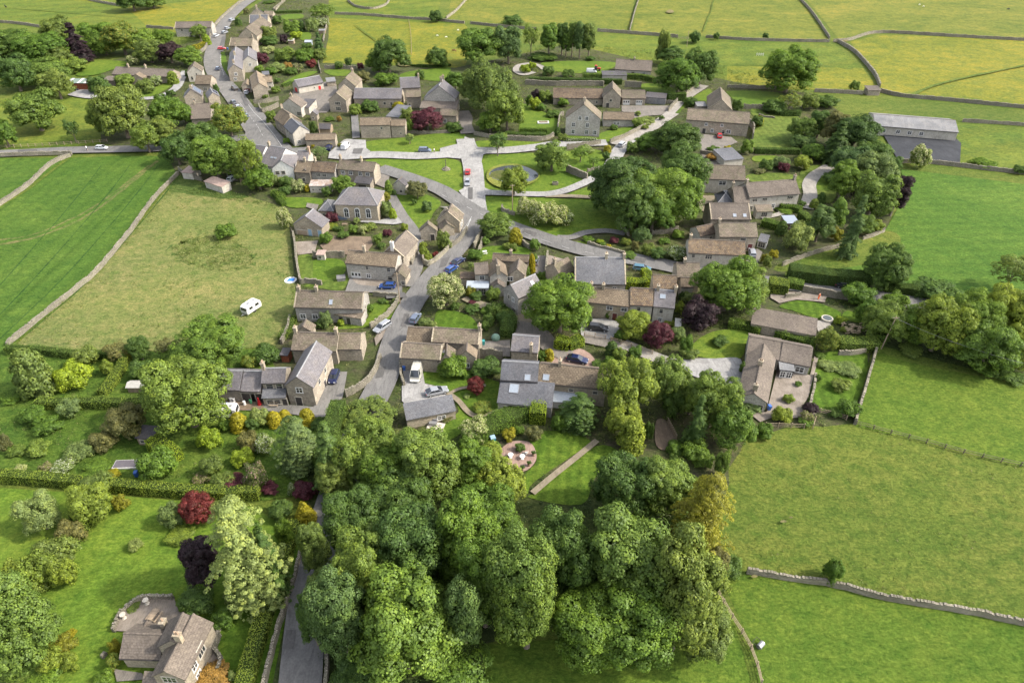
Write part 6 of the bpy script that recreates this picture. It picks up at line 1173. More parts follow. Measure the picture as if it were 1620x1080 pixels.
# far garden (tile 5: x4.909)
for a in [('tall', 340, 70, 360, 150, 'green'), ('tall', 440, 65, 340, 110, 'deep'), ('tall', 470, 150, 350, 90, 'bright'), ('tall', 580, 60, 370, 110, 'bluegreen'), ('tall', 650, 60, 370, 120, 'olive'), ('tall', 520, 60, 350, 90, 'mid'), ('bush', 300, 320, 380, 230, 'dark'), ('bush', 660, 340, 380, 80, 'deep'),
          ('bush', 330, 415, 500, 100, 'deep'), ('bush', 490, 440, 510, 100, 'deep'), ('bush', 240, 600, 680, 90, 'purple'), ('bush', 310, 610, 700, 100, 'mid'), ('topiary', 450, 665, 740, 100, 'green'), ('topiary', 225, 670, 760, 80, 'yellowgreen'), ('topiary', 180, 640, 740, 60, 'green'), ('bush', 400, 640, 700, 70, 'purple'), ('bush', 500, 640, 690, 80, 'maroon'),
          ('bush', 370, 760, 820, 110, 'deep'), ('bush', 280, 710, 770, 80, 'green'), ('column', 405, 890, 960, 45, 'deep'), ('bush', 445, 945, 1010, 90, 'olive'), ('bush', 840, 870, 920, 60, 'deep'), ('bush', 1100, 810, 880, 130, 'pale'), ('bush', 1030, 820, 900, 100, 'mid'), ('topiary', 1025, 765, 810, 60, 'olive'), ('bush', 1075, 870, 920, 70, 'olive'),
          ('topiary', 790, 1030, 1080, 60, 'yellow'), ('bush', 1230, 140, 400, 110, 'olive'), ('round', 1290, 260, 420, 220, 'deep'), ('big', 1350, 350, 660, 330, 'green'), ('big', 1520, 270, 590, 260, 'deep'), ('bush', 1470, 160, 240, 90, 'deep'), ('bush', 1440, 660, 730, 110, 'deep'), ('topiary', 1210, 800, 850, 50, 'deep'),
          ('round', 1340, 840, 1130, 340, 'dark'), ('round', 1120, 930, 1090, 230, 'green'), ('bush', 620, 1030, 1100, 120, 'pale'), ('bush', 980, 1010, 1100, 100, 'mid')]:
    VT(5, *a)
# right gardens (tiles 6, 12, 13)
for a in [('big', 552, 210, 440, 235, 'green'), ('open', 550, 430, 525, 110, 'gold_green'), ('bush', 480, 460, 525, 110, 'deep'), ('bush', 720, 440, 500, 110, 'deep'), ('bush', 640, 430, 510, 80, 'olive'), ('round', 610, 530, 660, 120, 'mid'), ('bush', 610, 620, 690, 110, 'bluegreen'), ('round', 690, 500, 640, 90, 'deep'),
          ('bush', 650, 660, 750, 110, 'green'), ('round', 760, 510, 680, 110, 'brown'), ('round', 850, 520, 720, 210, 'dark'), ('fir', 770, 560, 760, 140, 'dark'), ('round', 930, 640, 780, 170, 'deep'), ('round', 830, 660, 830, 160, 'bluegreen'), ('round', 950, 690, 880, 180, 'sage'), ('round', 800, 740, 930, 120, 'green'), ('round', 940, 780, 1010, 190, 'mid'), ('round', 1040, 800, 1000, 110, 'purple'),
          ('round', 860, 780, 920, 110, 'purple'), ('round', 1010, 700, 830, 90, 'deep'), ('bush', 740, 790, 850, 90, 'deep'), ('bush', 1145, 665, 775, 90, 'cream'), ('bush', 846, 370, 420, 45, 'mid'), ('bush', 118, 145, 205, 45, 'deep'), ('bush', 212, 150, 185, 30, 'deep'), ('bush', 437, 152, 180, 30, 'deep'), ('bush', 510, 720, 780, 80, 'sage'), ('bush', 610, 715, 785, 80, 'yellowgreen'),
          ('bush', 520, 740, 790, 60, 'maroon'), ('bush', 400, 530, 590, 50, 'deep'), ('column', 410, 530, 580, 35, 'yellow'), ('bush', 355, 640, 710, 60, 'bright'), ('column', 660, 910, 960, 35, 'yellowgreen'), ('column', 693, 880, 935, 35, 'deep'), ('bush', 603, 920, 950, 35, 'deep'), ('bush', 525, 945, 975, 90, 'green'), ('bush', 405, 770, 800, 60, 'pink'), ('bush', 440, 730, 790, 60, 'deep'),
          ('round', 690, 940, 1120, 110, 'bluegreen'), ('tall', 770, 900, 1090, 80, 'bright'), ('fir', 850, 900, 1190, 110, 'bluegreen'), ('bush', 760, 1040, 1110, 60, 'golden'), ('bush', 590, 1020, 1160, 130, 'pale'), ('column', 512, 1010, 1080, 45, 'deep'), ('bush', 945, 1010, 1070, 70, 'yellowgreen'), ('round', 890, 980, 1080, 100, 'mid'), ('bush', 1440, 730, 770, 110, 'green'), ('bush', 1600, 760, 800, 60, 'deep'),
          ('bush', 200, 670, 700, 60, 'deep'), ('bush', 265, 668, 700, 45, 'yellow'), ('bush', 195, 705, 740, 60, 'orange'), ('bush', 310, 455, 510, 50, 'deep'), ('bush', 100, 450, 495, 50, 'deep')]:
    VT(6, *a)
# big round trees on the green
for a in [('big', 990, 248, 352, 105, 'dark'), ('big', 1040, 262, 360, 100, 'bright'), ('big', 1078, 232, 322, 78, 'deep'), ('big', 1000, 280, 372, 80, 'deep'), ('big', 1070, 275, 362, 80, 'green'), ('round', 1035, 300, 372, 60, 'green'), ('bush', 950, 288, 335, 26, 'deep')]: V(*a)
# green and pond trees (tile 8)
for a in [('open', 470, 60, 270, 150, 'deep'), ('round', 935, 125, 410, 280, 'mid'), ('round', 610, 330, 620, 240, 'yellowgreen'), ('bush', 720, 610, 800, 190, 'cream'), ('bush', 860, 650, 870, 210, 'cream'), ('bush', 960, 660, 870, 230, 'cream'), ('bush', 1050, 720, 860, 140, 'white'), ('round', 450, 740, 960, 280, 'mid'),
          ('open', 1180, 180, 320, 160, 'bright'), ('open', 1290, 260, 360, 110, 'bright'), ('column', 1410, 160, 240, 60, 'yellow'), ('bush', 1400, 220, 300, 70, 'deep'), ('bush', 1290, 390, 430, 110, 'deep'), ('column', 625, 865, 1015, 100, 'yellow'), ('bush', 790, 965, 1075, 90, 'bright'), ('bush', 365, 945, 1020, 70, 'bright'), ('bush', 610, 1000, 1070, 70, 'olive')]:
    VT(8, *a)
# centre gardens (tiles 9, 10, 11)
for a in [('bush', 1380, 300, 420, 90, 'yellowgreen'), ('bush', 1425, 370, 440, 80, 'yellowgreen'), ('bush', 1505, 355, 415, 80, 'copper'), ('bush', 1270, 290, 380, 50, 'green'), ('bush', 1240, 400, 480, 50, 'orange'), ('bush', 1250, 350, 420, 50, 'deep'), ('bush', 970, 560, 610, 60, 'green'), ('bush', 450, 920, 1080, 130, 'sage'), ('bush', 390, 1000, 1090, 90, 'deep'),
          ('bush', 600, 990, 1060, 70, 'lime'), ('topiary', 1035, 815, 850, 45, 'bright'), ('bush', 990, 800, 850, 80, 'deep'), ('bush', 1110, 790, 850, 60, 'olive'), ('bush', 860, 850, 950, 90, 'green'), ('bush', 260, 940, 1000, 220, 'brown'), ('bush', 790, 980, 1020, 40, 'yellow'), ('bush', 460, 180, 290, 100, 'green'), ('bush', 980, 270, 330, 90, 'deep')]:
    VT(9, *a)
for a in [('round', 150, 545, 900, 330, 'cream'), ('bush', 385, 680, 790, 110, 'golden'), ('bush', 440, 730, 820, 130, 'deep'), ('bush', 600, 690, 820, 140, 'mid'), ('topiary', 800, 280, 350, 80, 'bright'), ('bush', 740, 270, 340, 90, 'olive'), ('bush', 430, 330, 440, 150, 'green'), ('column', 970, 370, 560, 60, 'yellow'), ('column', 1000, 370, 480, 50, 'bright'),
          ('column', 925, 480, 580, 50, 'bright'), ('bush', 1065, 540, 640, 90, 'bright'), ('big', 1240, 600, 1190, 620, 'green'), ('bush', 390, 450, 520, 60, 'pale'), ('bush', 1130, 480, 520, 40, 'deep'), ('bush', 400, 860, 940, 150, 'deep'), ('bush', 540, 880, 960, 120, 'green'), ('bush', 240, 830, 910, 90, 'deep'), ('bush', 400, 830, 860, 70, 'maroon'),
          ('bush', 700, 930, 1060, 130, 'deep'), ('bush', 560, 940, 1060, 120, 'deep'), ('bush', 30, 1010, 1090, 80, 'pale')]:
    VT(10, *a)
for a in [('round', 565, 190, 330, 140, 'bluegreen'), ('bush', 150, 270, 320, 90, 'green'), ('bush', 240, 290, 330, 60, 'lime'), ('bush', 310, 330, 365, 45, 'yellow'), ('bush', 260, 310, 350, 50, 'green'), ('bush', 350, 275, 330, 80, 'maroon'), ('bush', 440, 280, 350, 80, 'gold_green'), ('bush', 515, 300, 390, 60, 'brown'), ('bush', 620, 320, 430, 110, 'olive'),
          ('bush', 690, 360, 460, 130, 'deep'), ('bush', 740, 280, 330, 90, 'green'), ('bush', 850, 220, 290, 100, 'bright'), ('bush', 840, 350, 470, 160, 'white'), ('bush', 470, 390, 450, 110, 'deep'), ('bush', 1000, 200, 270, 70, 'dark'), ('big', 1240, 440, 900, 480, 'green'), ('round', 1400, 500, 860, 260, 'mid'), ('round', 1020, 740, 1020, 270, 'purple'),
          ('round', 510, 850, 1080, 250, 'yellowgreen'), ('round', 690, 930, 1150, 210, 'maroon'), ('bush', 840, 970, 1100, 130, 'sage'), ('bush', 930, 700, 790, 110, 'pale'), ('bush', 880, 700, 770, 60, 'dark'), ('bush', 860, 780, 880, 90, 'yellowgreen'), ('bush', 780, 920, 970, 90, 'yellowgreen'), ('bush', 300, 820, 910, 70, 'green'), ('bush', 220, 810, 880, 50, 'green'), ('bush', 400, 1000, 1090, 100, 'green'),
          ('bush', 1540, 420, 520, 70, 'olive'), ('bush', 1590, 370, 450, 70, 'yellow'), ('bush', 1520, 400, 480, 50, 'golden'), ('bush', 440, 860, 920, 60, 'olive')]:
    VT(11, *a)
# behind the patio and bungalow (tiles 15, 16)
for a in [('bush', 480, 380, 540, 210, 'green'), ('bush', 420, 420, 510, 90, 'pale'), ('bush', 700, 410, 540, 190, 'deep'), ('round', 635, 530, 650, 115, 'copper'), ('bush', 575, 490, 540, 80, 'green'), ('bush', 680, 700, 775, 130, 'gold_green'), ('bush', 575, 640, 670, 50, 'pale'), ('column', 1115, 340, 430, 60, 'yellow'), ('bush', 1070, 350, 430, 80, 'green'), ('topiary', 1505, 395, 470, 80, 'green'),
          ('column', 1530, 290, 400, 80, 'dark'), ('bush', 1440, 420, 470, 90, 'deep'), ('bush', 1580, 340, 440, 90, 'mid'), ('bush', 850, 870, 950, 95, 'yellow'), ('bush', 1020, 860, 960, 110, 'brown'), ('bush', 620, 810, 960, 190, 'cream'), ('bush', 740, 960, 1060, 130, 'yellowgreen'), ('bush', 920, 850, 910, 70, 'green'), ('topiary', 1185, 740, 800, 70, 'deep'), ('topiary', 1160, 800, 850, 70, 'green'),
          ('bush', 1200, 830, 890, 90, 'deep'), ('bush', 300, 140, 200, 80, 'sage'), ('cedar', 1310, 640, 880, 260, 'deep'), ('bush', 700, 160, 230, 60, 'deep'), ('bush', 1370, 120, 200, 60, 'deep'), ('bush', 540, 160, 60, 20, 'deep'), ('bush', 450, 770, 820, 90, 'brown'), ('bush', 930, 970, 1030, 70, 'deep'), ('bush', 770, 960, 1010, 60, 'green'), ('bush', 590, 880, 990, 90, 'deep')]:
    VT(15, *a)
for a in [('weep', 115, 480, 820, 360, 'yellowgreen'), ('weep', 360, 460, 760, 290, 'mid'), ('column', 145, 800, 1000, 140, 'yellowgreen'), ('big', 610, 540, 900, 290, 'mid'), ('round', 720, 720, 1000, 230, 'bright'), ('fir', 520, 670, 980, 150, 'deep'), ('round', 480, 620, 800, 160, 'mid'), ('bush', 380, 620, 800, 150, 'deep'), ('bush', 900, 830, 920, 100, 'green'), ('bush', 645, 335, 395, 95, 'deep'), ('bush', 160, 390, 470, 80, 'green'),
          ('bush', 15, 450, 520, 60, 'green'), ('bush', 450, 330, 450, 80, 'green'), ('bush', 470, 400, 470, 110, 'olive'), ('round', 1260, 280, 430, 120, 'gold_green'), ('bush', 1000, 740, 830, 110, 'yellowgreen'), ('bush', 1160, 720, 790, 90, 'purple'), ('bush', 1140, 765, 830, 80, 'pink'), ('bush', 1130, 800, 850, 80, 'green'), ('bush', 1035, 665, 720, 65, 'yellowgreen'), ('bush', 1090, 590, 625, 40, 'green'), ('bush', 820, 700, 770, 120, 'sage'),
          ('bush', 1330, 580, 650, 110, 'olive'), ('bush', 1370, 500, 560, 150, 'sage'), ('bush', 1260, 480, 530, 110, 'pale'), ('bush', 1380, 700, 800, 130, 'green'), ('bush', 1300, 750, 800, 70, 'deep'), ('bush', 1205, 550, 590, 35, 'green'), ('bush', 1500, 130, 290, 150, 'green'), ('round', 1560, 130, 330, 150, 'mid'), ('bush', 1420, 20, 90, 80, 'green'), ('bush', 1440, 90, 140, 120, 'green'), ('topiary', 1330, 215, 270, 70, 'lime'),
          ('bush', 500, 940, 1060, 160, 'green'), ('bush', 390, 940, 1010, 110, 'green'), ('bush', 560, 990, 1100, 110, 'bright'), ('bush', 380, 1010, 1070, 60, 'deep'), ('bush', 950, 50, 90, 90, 'yellowgreen'), ('bush', 1350, 280, 310, 50, 'yellowgreen'), ('bush', 240, 820, 940, 60, 'dark'), ('bush', 1210, 430, 460, 60, 'deep'), ('bush', 780, 480, 560, 50, 'deep')]:
    VT(16, *a)
# road trees on the right (tile 20)
for a in [('big', 840, 205, 480, 240, 'deep'), ('bush', 560, 350, 430, 90, 'dark'), ('bush', 680, 440, 560, 180, 'green'), ('bush', 890, 480, 590, 140, 'green'), ('bush', 1130, 420, 540, 250, 'deep'), ('open', 1560, 270, 500, 240, 'olive'), ('round', 830, 540, 770, 230, 'mid'), ('round', 1010, 560, 790, 190, 'green'), ('big', 1160, 500, 850, 290, 'yellowgreen'),
          ('big', 1340, 480, 830, 280, 'bright'), ('big', 1520, 450, 800, 280, 'yellowgreen'), ('big', 1430, 640, 950, 330, 'bright'), ('big', 1600, 660, 930, 210, 'yellowgreen'), ('bush', 1540, 930, 1000, 150, 'deep'), ('bush', 1400, 890, 960, 120, 'green'), ('bush', 980, 780, 840, 130, 'olive'), ('big', 1700, 480, 850, 260, 'green')]:
    VT(20, *a)
# orchard and bottom-left garden (tiles 17, 18: x3)
for a in [('column', 145, 95, 330, 150, 'olive'), ('bush', 345, 165, 295, 160, 'lime'), ('bush', 400, 90, 190, 120, 'olive'), ('bush', 505, 155, 230, 60, 'yellowgreen'), ('round', 655, 35, 160, 100, 'deep'), ('bush', 630, 95, 150, 70, 'golden'), ('open', 550, 70, 170, 110, 'brown'), ('bush', 670, 155, 250, 120, 'deep'), ('bush', 830, 100, 180, 130, 'green'), ('open', 780, 50, 150, 90, 'brown'), ('big', 1010, -40, 190, 310, 'bright'),
          ('bush', 1180, 130, 195, 80, 'gold_green'), ('bush', 1260, 80, 170, 130, 'deep'), ('big', 870, 155, 520, 380, 'mid'), ('round', 590, 360, 530, 180, 'brown'), ('bush', 490, 490, 590, 120, 'brown'), ('bush', 380, 550, 630, 130, 'sage'), ('bush', 330, 340, 430, 100, 'sage'), ('bush', 150, 380, 460, 120, 'green'), ('bush', 220, 430, 510, 130, 'green'), ('bush', 60, 300, 350, 110, 'green'), ('bush', 180, 540, 610, 110, 'mid'), ('bush', 80, 560, 610, 80, 'mid'),
          ('bush', 990, 475, 580, 110, 'lime'), ('bush', 740, 580, 740, 180, 'green'), ('bush', 1000, 610, 710, 110, 'olive'), ('bush', 960, 690, 735, 80, 'pink'), ('bush', 1150, 575, 660, 100, 'lime'), ('bush', 1180, 490, 590, 100, 'brown'), ('bush', 1250, 510, 600, 100, 'white'), ('cedar', 1400, 425, 690, 200, 'sage'), ('column', 1130, 400, 490, 75, 'yellow'), ('bush', 1065, 430, 490, 60, 'green'), ('bush', 1230, 380, 470, 90, 'pale'), ('column', 1300, 395, 470, 60, 'yellow'),
          ('column', 1350, 385, 440, 50, 'yellow'), ('column', 1455, 380, 460, 65, 'yellow'), ('bush', 1200, 420, 490, 70, 'deep'), ('bush', 1520, 430, 480, 80, 'deep'), ('bush', 1120, 700, 775, 110, 'maroon'), ('bush', 1210, 640, 770, 110, 'pink'), ('bush', 1440, 730, 820, 110, 'maroon'), ('bush', 1390, 735, 800, 50, 'white'), ('bush', 300, 630, 690, 110, 'white'), ('bush', 460, 640, 700, 130, 'green'), ('bush', 530, 680, 720, 80, 'yellow'), ('bush', 220, 640, 690, 70, 'pink'),
          ('bush', 1060, 690, 770, 110, 'olive'), ('bush', 20, 500, 590, 60, 'brown'), ('bush', 95, 650, 690, 60, 'cream'), ('bush', 1280, 740, 790, 80, 'maroon')]:
    VT(17, *a)
for a in [('round', 180, 190, 380, 180, 'pale'), ('round', 420, 140, 330, 190, 'yellowgreen'), ('bush', 570, 195, 275, 75, 'golden'), ('bush', 330, 320, 430, 130, 'brown'), ('bush', 450, 100, 200, 150, 'olive'), ('bush', 250, 410, 560, 190, 'olive'), ('bush', 180, 480, 640, 190, 'yellowgreen'), ('bush', 60, 510, 640, 130, 'yellowgreen'), ('bush', 120, 590, 700, 180, 'olive'), ('bush', 290, 500, 640, 120, 'yellowgreen'),
          ('big', 90, 630, 1060, 300, 'mid'), ('bush', 290, 870, 960, 120, 'golden'), ('bush', 230, 930, 1040, 130, 'yellowgreen'), ('bush', 330, 950, 1030, 80, 'yellowgreen'), ('bush', 60, 1040, 1130, 190, 'mid'), ('bush', 200, 1040, 1130, 170, 'green'), ('bush', 810, 235, 350, 110, 'sage'), ('round', 940, 185, 340, 155, 'copper'), ('bush', 645, 403, 455, 65, 'pale'), ('bush', 860, 360, 425, 130, 'yellowgreen'), ('round', 950, 390, 660, 165, 'purple'),
          ('cedar', 1150, 215, 740, 340, 'pale'), ('fir', 1270, 330, 700, 170, 'deep'), ('cone', 1440, 215, 340, 110, 'yellow'), ('bush', 1330, 230, 320, 120, 'deep'), ('bush', 1350, 310, 440, 90, 'green'), ('bush', 930, 650, 760, 170, 'deep'), ('bush', 1060, 740, 820, 110, 'green'), ('bush', 870, 680, 740, 70, 'bright'), ('topiary', 1105, 1030, 1080, 55, 'pale'), ('bush', 1010, 1030, 1120, 170, 'orange'), ('bush', 545, 880, 950, 60, 'golden'), ('bush', 540, 950, 1020, 70, 'gold_green'),
          ('bush', 490, 1040, 1110, 90, 'green'), ('bush', 1250, 715, 780, 50, 'sage'), ('bush', 1290, 600, 640, 45, 'sage'), ('bush', 340, 830, 870, 50, 'yellow'), ('bush', 630, 700, 740, 80, 'olive')]:
    VT(18, *a)
# the foreground wood (tile 21: x2.4545)
for a in [('big', 250, 80, 340, 250, 'mid'), ('big', 350, 140, 400, 260, 'green'), ('big', 480, 100, 400, 230, 'mid'), ('big', 380, 270, 520, 250, 'deep'), ('big', 190, 345, 600, 235, 'deep'), ('round', 120, 200, 380, 130, 'olive'), ('fir', 100, 70, 360, 170, 'deep'), ('weep', 260, 0, 110, 220, 'olive'), ('round', 660, 150, 360, 160, 'green'), ('weep', 770, 225, 420, 210, 'yellowgreen'),
          ('big', 420, 420, 780, 270, 'deep'), ('big', 230, 500, 800, 230, 'mid'), ('big', 138, 640, 1030, 205, 'bluegreen'), ('big', 390, 690, 1090, 360, 'bright'), ('big', 210, 560, 900, 190, 'mid'), ('round', 80, 650, 830, 120, 'olive'), ('tall', 620, 660, 1010, 170, 'bluegreen'), ('big', 640, 380, 760, 240, 'green'), ('big', 840, 430, 960, 250, 'mid'), ('big', 870, 560, 990, 240, 'mid'), ('big', 990, 400, 820, 225, 'deep'),
          ('big', 1260, 440, 900, 330, 'mid'), ('big', 1120, 740, 1050, 270, 'green'), ('big', 1300, 680, 1040, 320, 'green'), ('big', 1250, 205, 480, 250, 'deep'), ('big', 1410, 220, 480, 200, 'mid'), ('fine', 1480, 480, 1000, 260, 'olive'), ('fine', 1550, 780, 1010, 200, 'olive'), ('cedar', 1555, 270, 640, 230, 'golden'), ('weep', 1480, 270, 480, 130, 'yellowgreen'), ('bush', 600, 950, 1090, 260, 'green'), ('bush', 200, 1010, 1110, 200, 'deep'), ('round', 40, 450, 700, 110, 'olive'),
          ('big', 700, 340, 560, 260, 'green'), ('round', 30, 740, 960, 90, 'deep'), ('big', 700, 520, 900, 200, 'green'), ('big', 1050, 460, 860, 190, 'deep'), ('round', 1600, 560, 700, 90, 'brown'), ('bush', 730, 160, 240, 90, 'yellowgreen'), ('weep', 1250, 0, 150, 160, 'yellowgreen'), ('bush', 1000, 40, 110, 70, 'green')]:
    VT(21, *a)
for a in [('bush', 685, 610, 700, 75, 'green'), ('bush', 270, 590, 680, 120, 'deep'), ('bush', 250, 180, 290, 60, 'mid')]: VT(22, *a)
for a in [('bush', 1070, 405, 480, 95, 'green'), ('open', 1180, 0, 240, 130, 'yellowgreen')]: VT(23, *a)
VEG[:] = [d for d in VEG if d['by'] > d['ty'] and d['w'] > 3]
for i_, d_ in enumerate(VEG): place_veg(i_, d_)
label_veg()
# hedges
def HT(k, pts, w, h, c, label, **kw): return hedge(TP(k, pts), w, h, c, label, **kw)
HT(18, [(-120, 112), (0, 116), (180, 128), (350, 145), (390, 150)], 1.9, 2.1, 'yellowgreen', 'long clipped hedge left half between orchard and wide lawn')
HT(18, [(530, 160), (700, 175), (900, 190), (1080, 200), (1235, 198)], 1.9, 2.1, 'yellowgreen', 'long clipped hedge right half between orchard and wide lawn')
HT(18, [(1405, 340), (1360, 480), (1310, 620), (1260, 790), (1215, 940), (1180, 1060), (1160, 1160)], 2.2, 2.0, 'yellowgreen', 'tall clipped hedge running down beside the bottom lane wall', rough=.08)
HT(18, [(400, 320), (350, 400), (290, 470), (230, 560), (170, 640)], 3.4, 2.2, 'yellowgreen', 'loose diagonal hedge along the left of the wide lawn', rough=.35)
HT(17, [(605, 160), (570, 220), (530, 280), (490, 325)], 1.8, 1.7, 'yellowgreen', 'slanting clipped hedge between two orchard plots')
HT(17, [(190, 375), (330, 375), (470, 372), (600, 375), (720, 372)], 1.8, 2.0, 'mid', 'level hedge across the orchard in front of the round tree', rough=.2)
HT(17, [(745, 560), (790, 600), (840, 640)][::-1], 3.2, 2.6, 'lime', 'broad lime green hedge block beside the timber shed')
HT(17, [(40, 115), (200, 120), (330, 135), (500, 140), (560, 150)], 1.6, 1.7, 'deep', 'boundary hedge between hay meadow and orchard', rough=.25)
HT(17, [(1560, 700), (1540, 620), (1590, 520), (1620, 420)], 3.0, 4.5, 'deep', 'tall dark screen hedge along the left edge of the wood', rough=.3)
HT(15, [(600, 960), (690, 900), (800, 840), (900, 800), (980, 770)], 4.0, 2.2, 'green', 'deep loose hedge curving below the broad slate house', rough=.3)
HT(15, [(1000, 780), (1095, 790)], 5.0, 3.2, 'lime', 'square bright green clipped hedge block by the slate house corner')
HT(10, [(560, 960), (640, 950), (720, 990), (760, 1060), (740, 1120)], 3.4, 2.2, 'deep', 'dark curved hedge around the oval striped lawn', rough=.25)
HT(15, [(820, 200), (850, 220), (835, 270)], 3.0, 2.4, 'deep', 'short dark hedge end near the green shed cover', rough=.2)
HT(15, [(1160, 330), (1240, 345), (1320, 310)], 2.6, 2.2, 'lime', 'bright green bank of hedge beneath the huge round tree', rough=.15)
HT(11, [(430, 660), (520, 668), (600, 655)], 2.6, 2.2, 'lime', 'bright lime hedge block beside the wide blue slate house')
HT(11, [(600, 640), (605, 590), (575, 560)][::-1], 2.0, 1.8, 'lime', 'short lime hedge return next to the turquoise parked car')
HT(5, [(180, 545), (400, 550), (700, 555), (900, 560)], 2.2, 2.2, 'dark', 'long dark clipped hedge behind the ruinous stone range')
HT(5, [(600, 515), (800, 515), (1040, 520), (1150, 545)], 2.6, 2.2, 'mid', 'pale-topped hedge in front of the far bungalow')
HT(5, [(1255, 690), (1390, 690)], 3.0, 3.4, 'deep', 'square dark hedge block beneath the tree by the grey shed')
HT(5, [(0, 965), (120, 975), (310, 975)], 2.4, 1.8, 'deep', 'dark hedge along the garden wall left of the tall grey house')
HT(5, [(110, 935), (320, 940)], 1.8, 1.6, 'green', 'flat clipped hedge edging the lawn with the white bench')
HT(5, [(470, 1010), (700, 1005)], 1.4, .8, 'white', 'low white-flowering hedge in front of the tall grey house')
HT(5, [(330, 770), (420, 830)], 1.4, 1.3, 'olive', 'small slanting hedge dividing the tall grey house gardens')
HT(12, [(860, 735), (1000, 740), (1280, 745)], 2.2, 1.9, 'deep', 'dark hedge below the striped square lawn')
HT(13, [(1090, 615), (1200, 615), (1290, 640)], 2.6, 1.6, 'green', 'wide low hedge by the long pale house terrace')
HT(13, [(1290, 690), (1340, 730), (1370, 760)], 2.4, 2.2, 'mid', 'thick hedge right of the blue-grey garden shed')
HT(13, [(930, 760), (1080, 800)], 2.6, 2.0, 'green', 'clipped hedge below the winding garden path')
HT(16, [(690, 275), (800, 295), (870, 320)], 2.2, 1.8, 'bright', 'bright ivy-like hedge above the bungalow front lawn', rough=.2)
HT(16, [(960, 330), (1060, 365), (1180, 395)], 2.4, 1.8, 'green', 'creeper hedge behind the bungalow roof', rough=.25)
HT(16, [(1310, 400), (1420, 405), (1525, 400)], 3.2, 2.4, 'mid', 'tall flat-topped hedge right of the bungalow garden')
HT(16, [(915, 70), (1020, 85)], 4.0, 3.0, 'yellowgreen', 'square clipped hedge at the road bend above the oval lawn')
HT(16, [(1020, 50), (1110, 68)], 3.0, 1.6, 'bright', 'low bright hedge beside the road bend')
HT(20, [(270, 400), (380, 415), (500, 430), (620, 440), (720, 445)], 4.0, 3.6, 'dark', 'dark overgrown roadside hedge beside the crop field', rough=.35)
HT(20, [(820, 470), (920, 485), (1010, 498)], 3.0, 2.6, 'dark', 'dark roadside hedge right of the tall road tree', rough=.35)
HT(16, [(1560, 180), (1580, 260), (1540, 380)], 3.0, 2.6, 'green', 'rough hedge bank behind the leaning electricity pole', rough=.35)
HT(12, [(950, 300), (1060, 370), (1200, 385), (1280, 380)], 2.4, 2.0, 'deep', 'dark hedge curving round the top of the square striped lawn', rough=.25)
HT(7, [(480, 890), (555, 900)], 1.6, 1.0, 'deep', 'small dark hedge edging the vegetable plot')
HT(14, [(500, 470), (560, 390), (580, 330)], 1.6, 1.2, 'mid', 'scruffy hedge against the meadow wall by the long range', rough=.25)
HT(7, [(0, 590), (40, 640)][::-1], 2.2, 1.8, 'bright', 'rounded hedge between the meadow and inn garden', rough=.2)
HT(21, [(560, 1000), (640, 1010), (690, 1000)], 5, 3, 'green', 'leafy hedge under the front of the wood', rough=.4)
HT(2, [(1065, 830), (1150, 800)], 1.6, 1.2, 'deep', 'short hedge at the left of the red-doored barn')
HT(1, [(1230, 320), (1290, 300), (1320, 270)], 2.2, 2.2, 'yellow', 'yellow clipped hedge curving down the street corner')
HT(4, [(0, 470), (0, 350), (60, 250)], 1.2, .9, 'olive', 'rough hedge strip against the paddock wall by the gardens', rough=.25)
HT(2, [(850, 125), (1000, 130), (1250, 125)], 1.8, 1.4, 'deep', 'dark hedge at the far end of the village gardens', rough=.2)
HT(4, [(640, 470), (800, 480), (960, 470)], 1.6, 1.0, 'deep', 'low hedge between paddock and manor lawn', rough=.25)
HT(23, [(1300, 265), (1350, 320)], 1.8, 1.4, 'green', 'short hedge at the meadow corner below the inn', rough=.25)
# dry-stone walls
def SW(pts, label, **kw): return stone_wall(pts, label, **kw)
SW([(12, 548), (60, 508), (105, 472), (155, 430), (205, 370), (218, 352), (245, 315), (283, 276)], 'long dry-stone wall between the crop field and the hay meadow', h=1.1, w=.6)
SW([(-60, 362), (0, 325), (45, 294), (80, 262), (112, 247)], 'pale dry-stone wall crossing between the two left crop fields', h=1.1, w=.7)
SW([(-60, 252), (60, 247), (115, 246)], 'roadside wall along the left crop field', h=.9)
SW([(-60, 33), (0, 36), (40, 40), (64, 44)], 'far wall above the dark trees at the upper left', h=1.3)
SW([(120, -4), (150, 3), (188, 10)], 'short far wall behind the top left trees', h=1.3)
SW([(388, 0), (370, 14), (350, 32), (338, 46)], 'roadside wall along the left of the upper street', h=1.2)
SW([(232, 44), (260, 46), (275, 47)], 'stub of far wall left of the top-left barn', h=1.3)
SW([(450, 0), (444, 8), (436, 18)], 'short far wall right of the top street houses', h=1.2)
SW([(530, 23), (580, 25), (640, 30), (690, 33), (735, 38)], 'far field wall above the two paddocks', h=1.3)
SW([(744, 38), (780, 42), (812, 45), (850, 48)], 'far field wall right of the dark paddock bush', h=1.3)
SW([(741, -3), (722, 18), (706, 30)], 'pale diagonal wall between the top middle fields', h=1.3)
SW([(550, 2), (565, 12), (590, 15), (610, 9), (617, 0)], 'curved wall round the small clump of nettles at the top', h=1.2)
SW([(1012, -5), (1004, 20), (996, 50)], 'pale wall running up the top field beside the long track', h=1.3)
SW([(945, 50), (1000, 54), (1040, 57), (1072, 60)], 'level far wall behind the mown paddock', h=1.5)
SW([(1116, 60), (1180, 64), (1250, 66), (1312, 67)], 'level far wall above the football-frame field', h=1.3)
SW([(1262, -4), (1285, 22), (1312, 62)], 'curving dark wall descending from the top right', h=1.4)
SW([(1318, 67), (1345, 64), (1385, 53), (1450, 55), (1530, 60), (1640, 66)], 'long wall across the top right buttercup field', h=1.4)
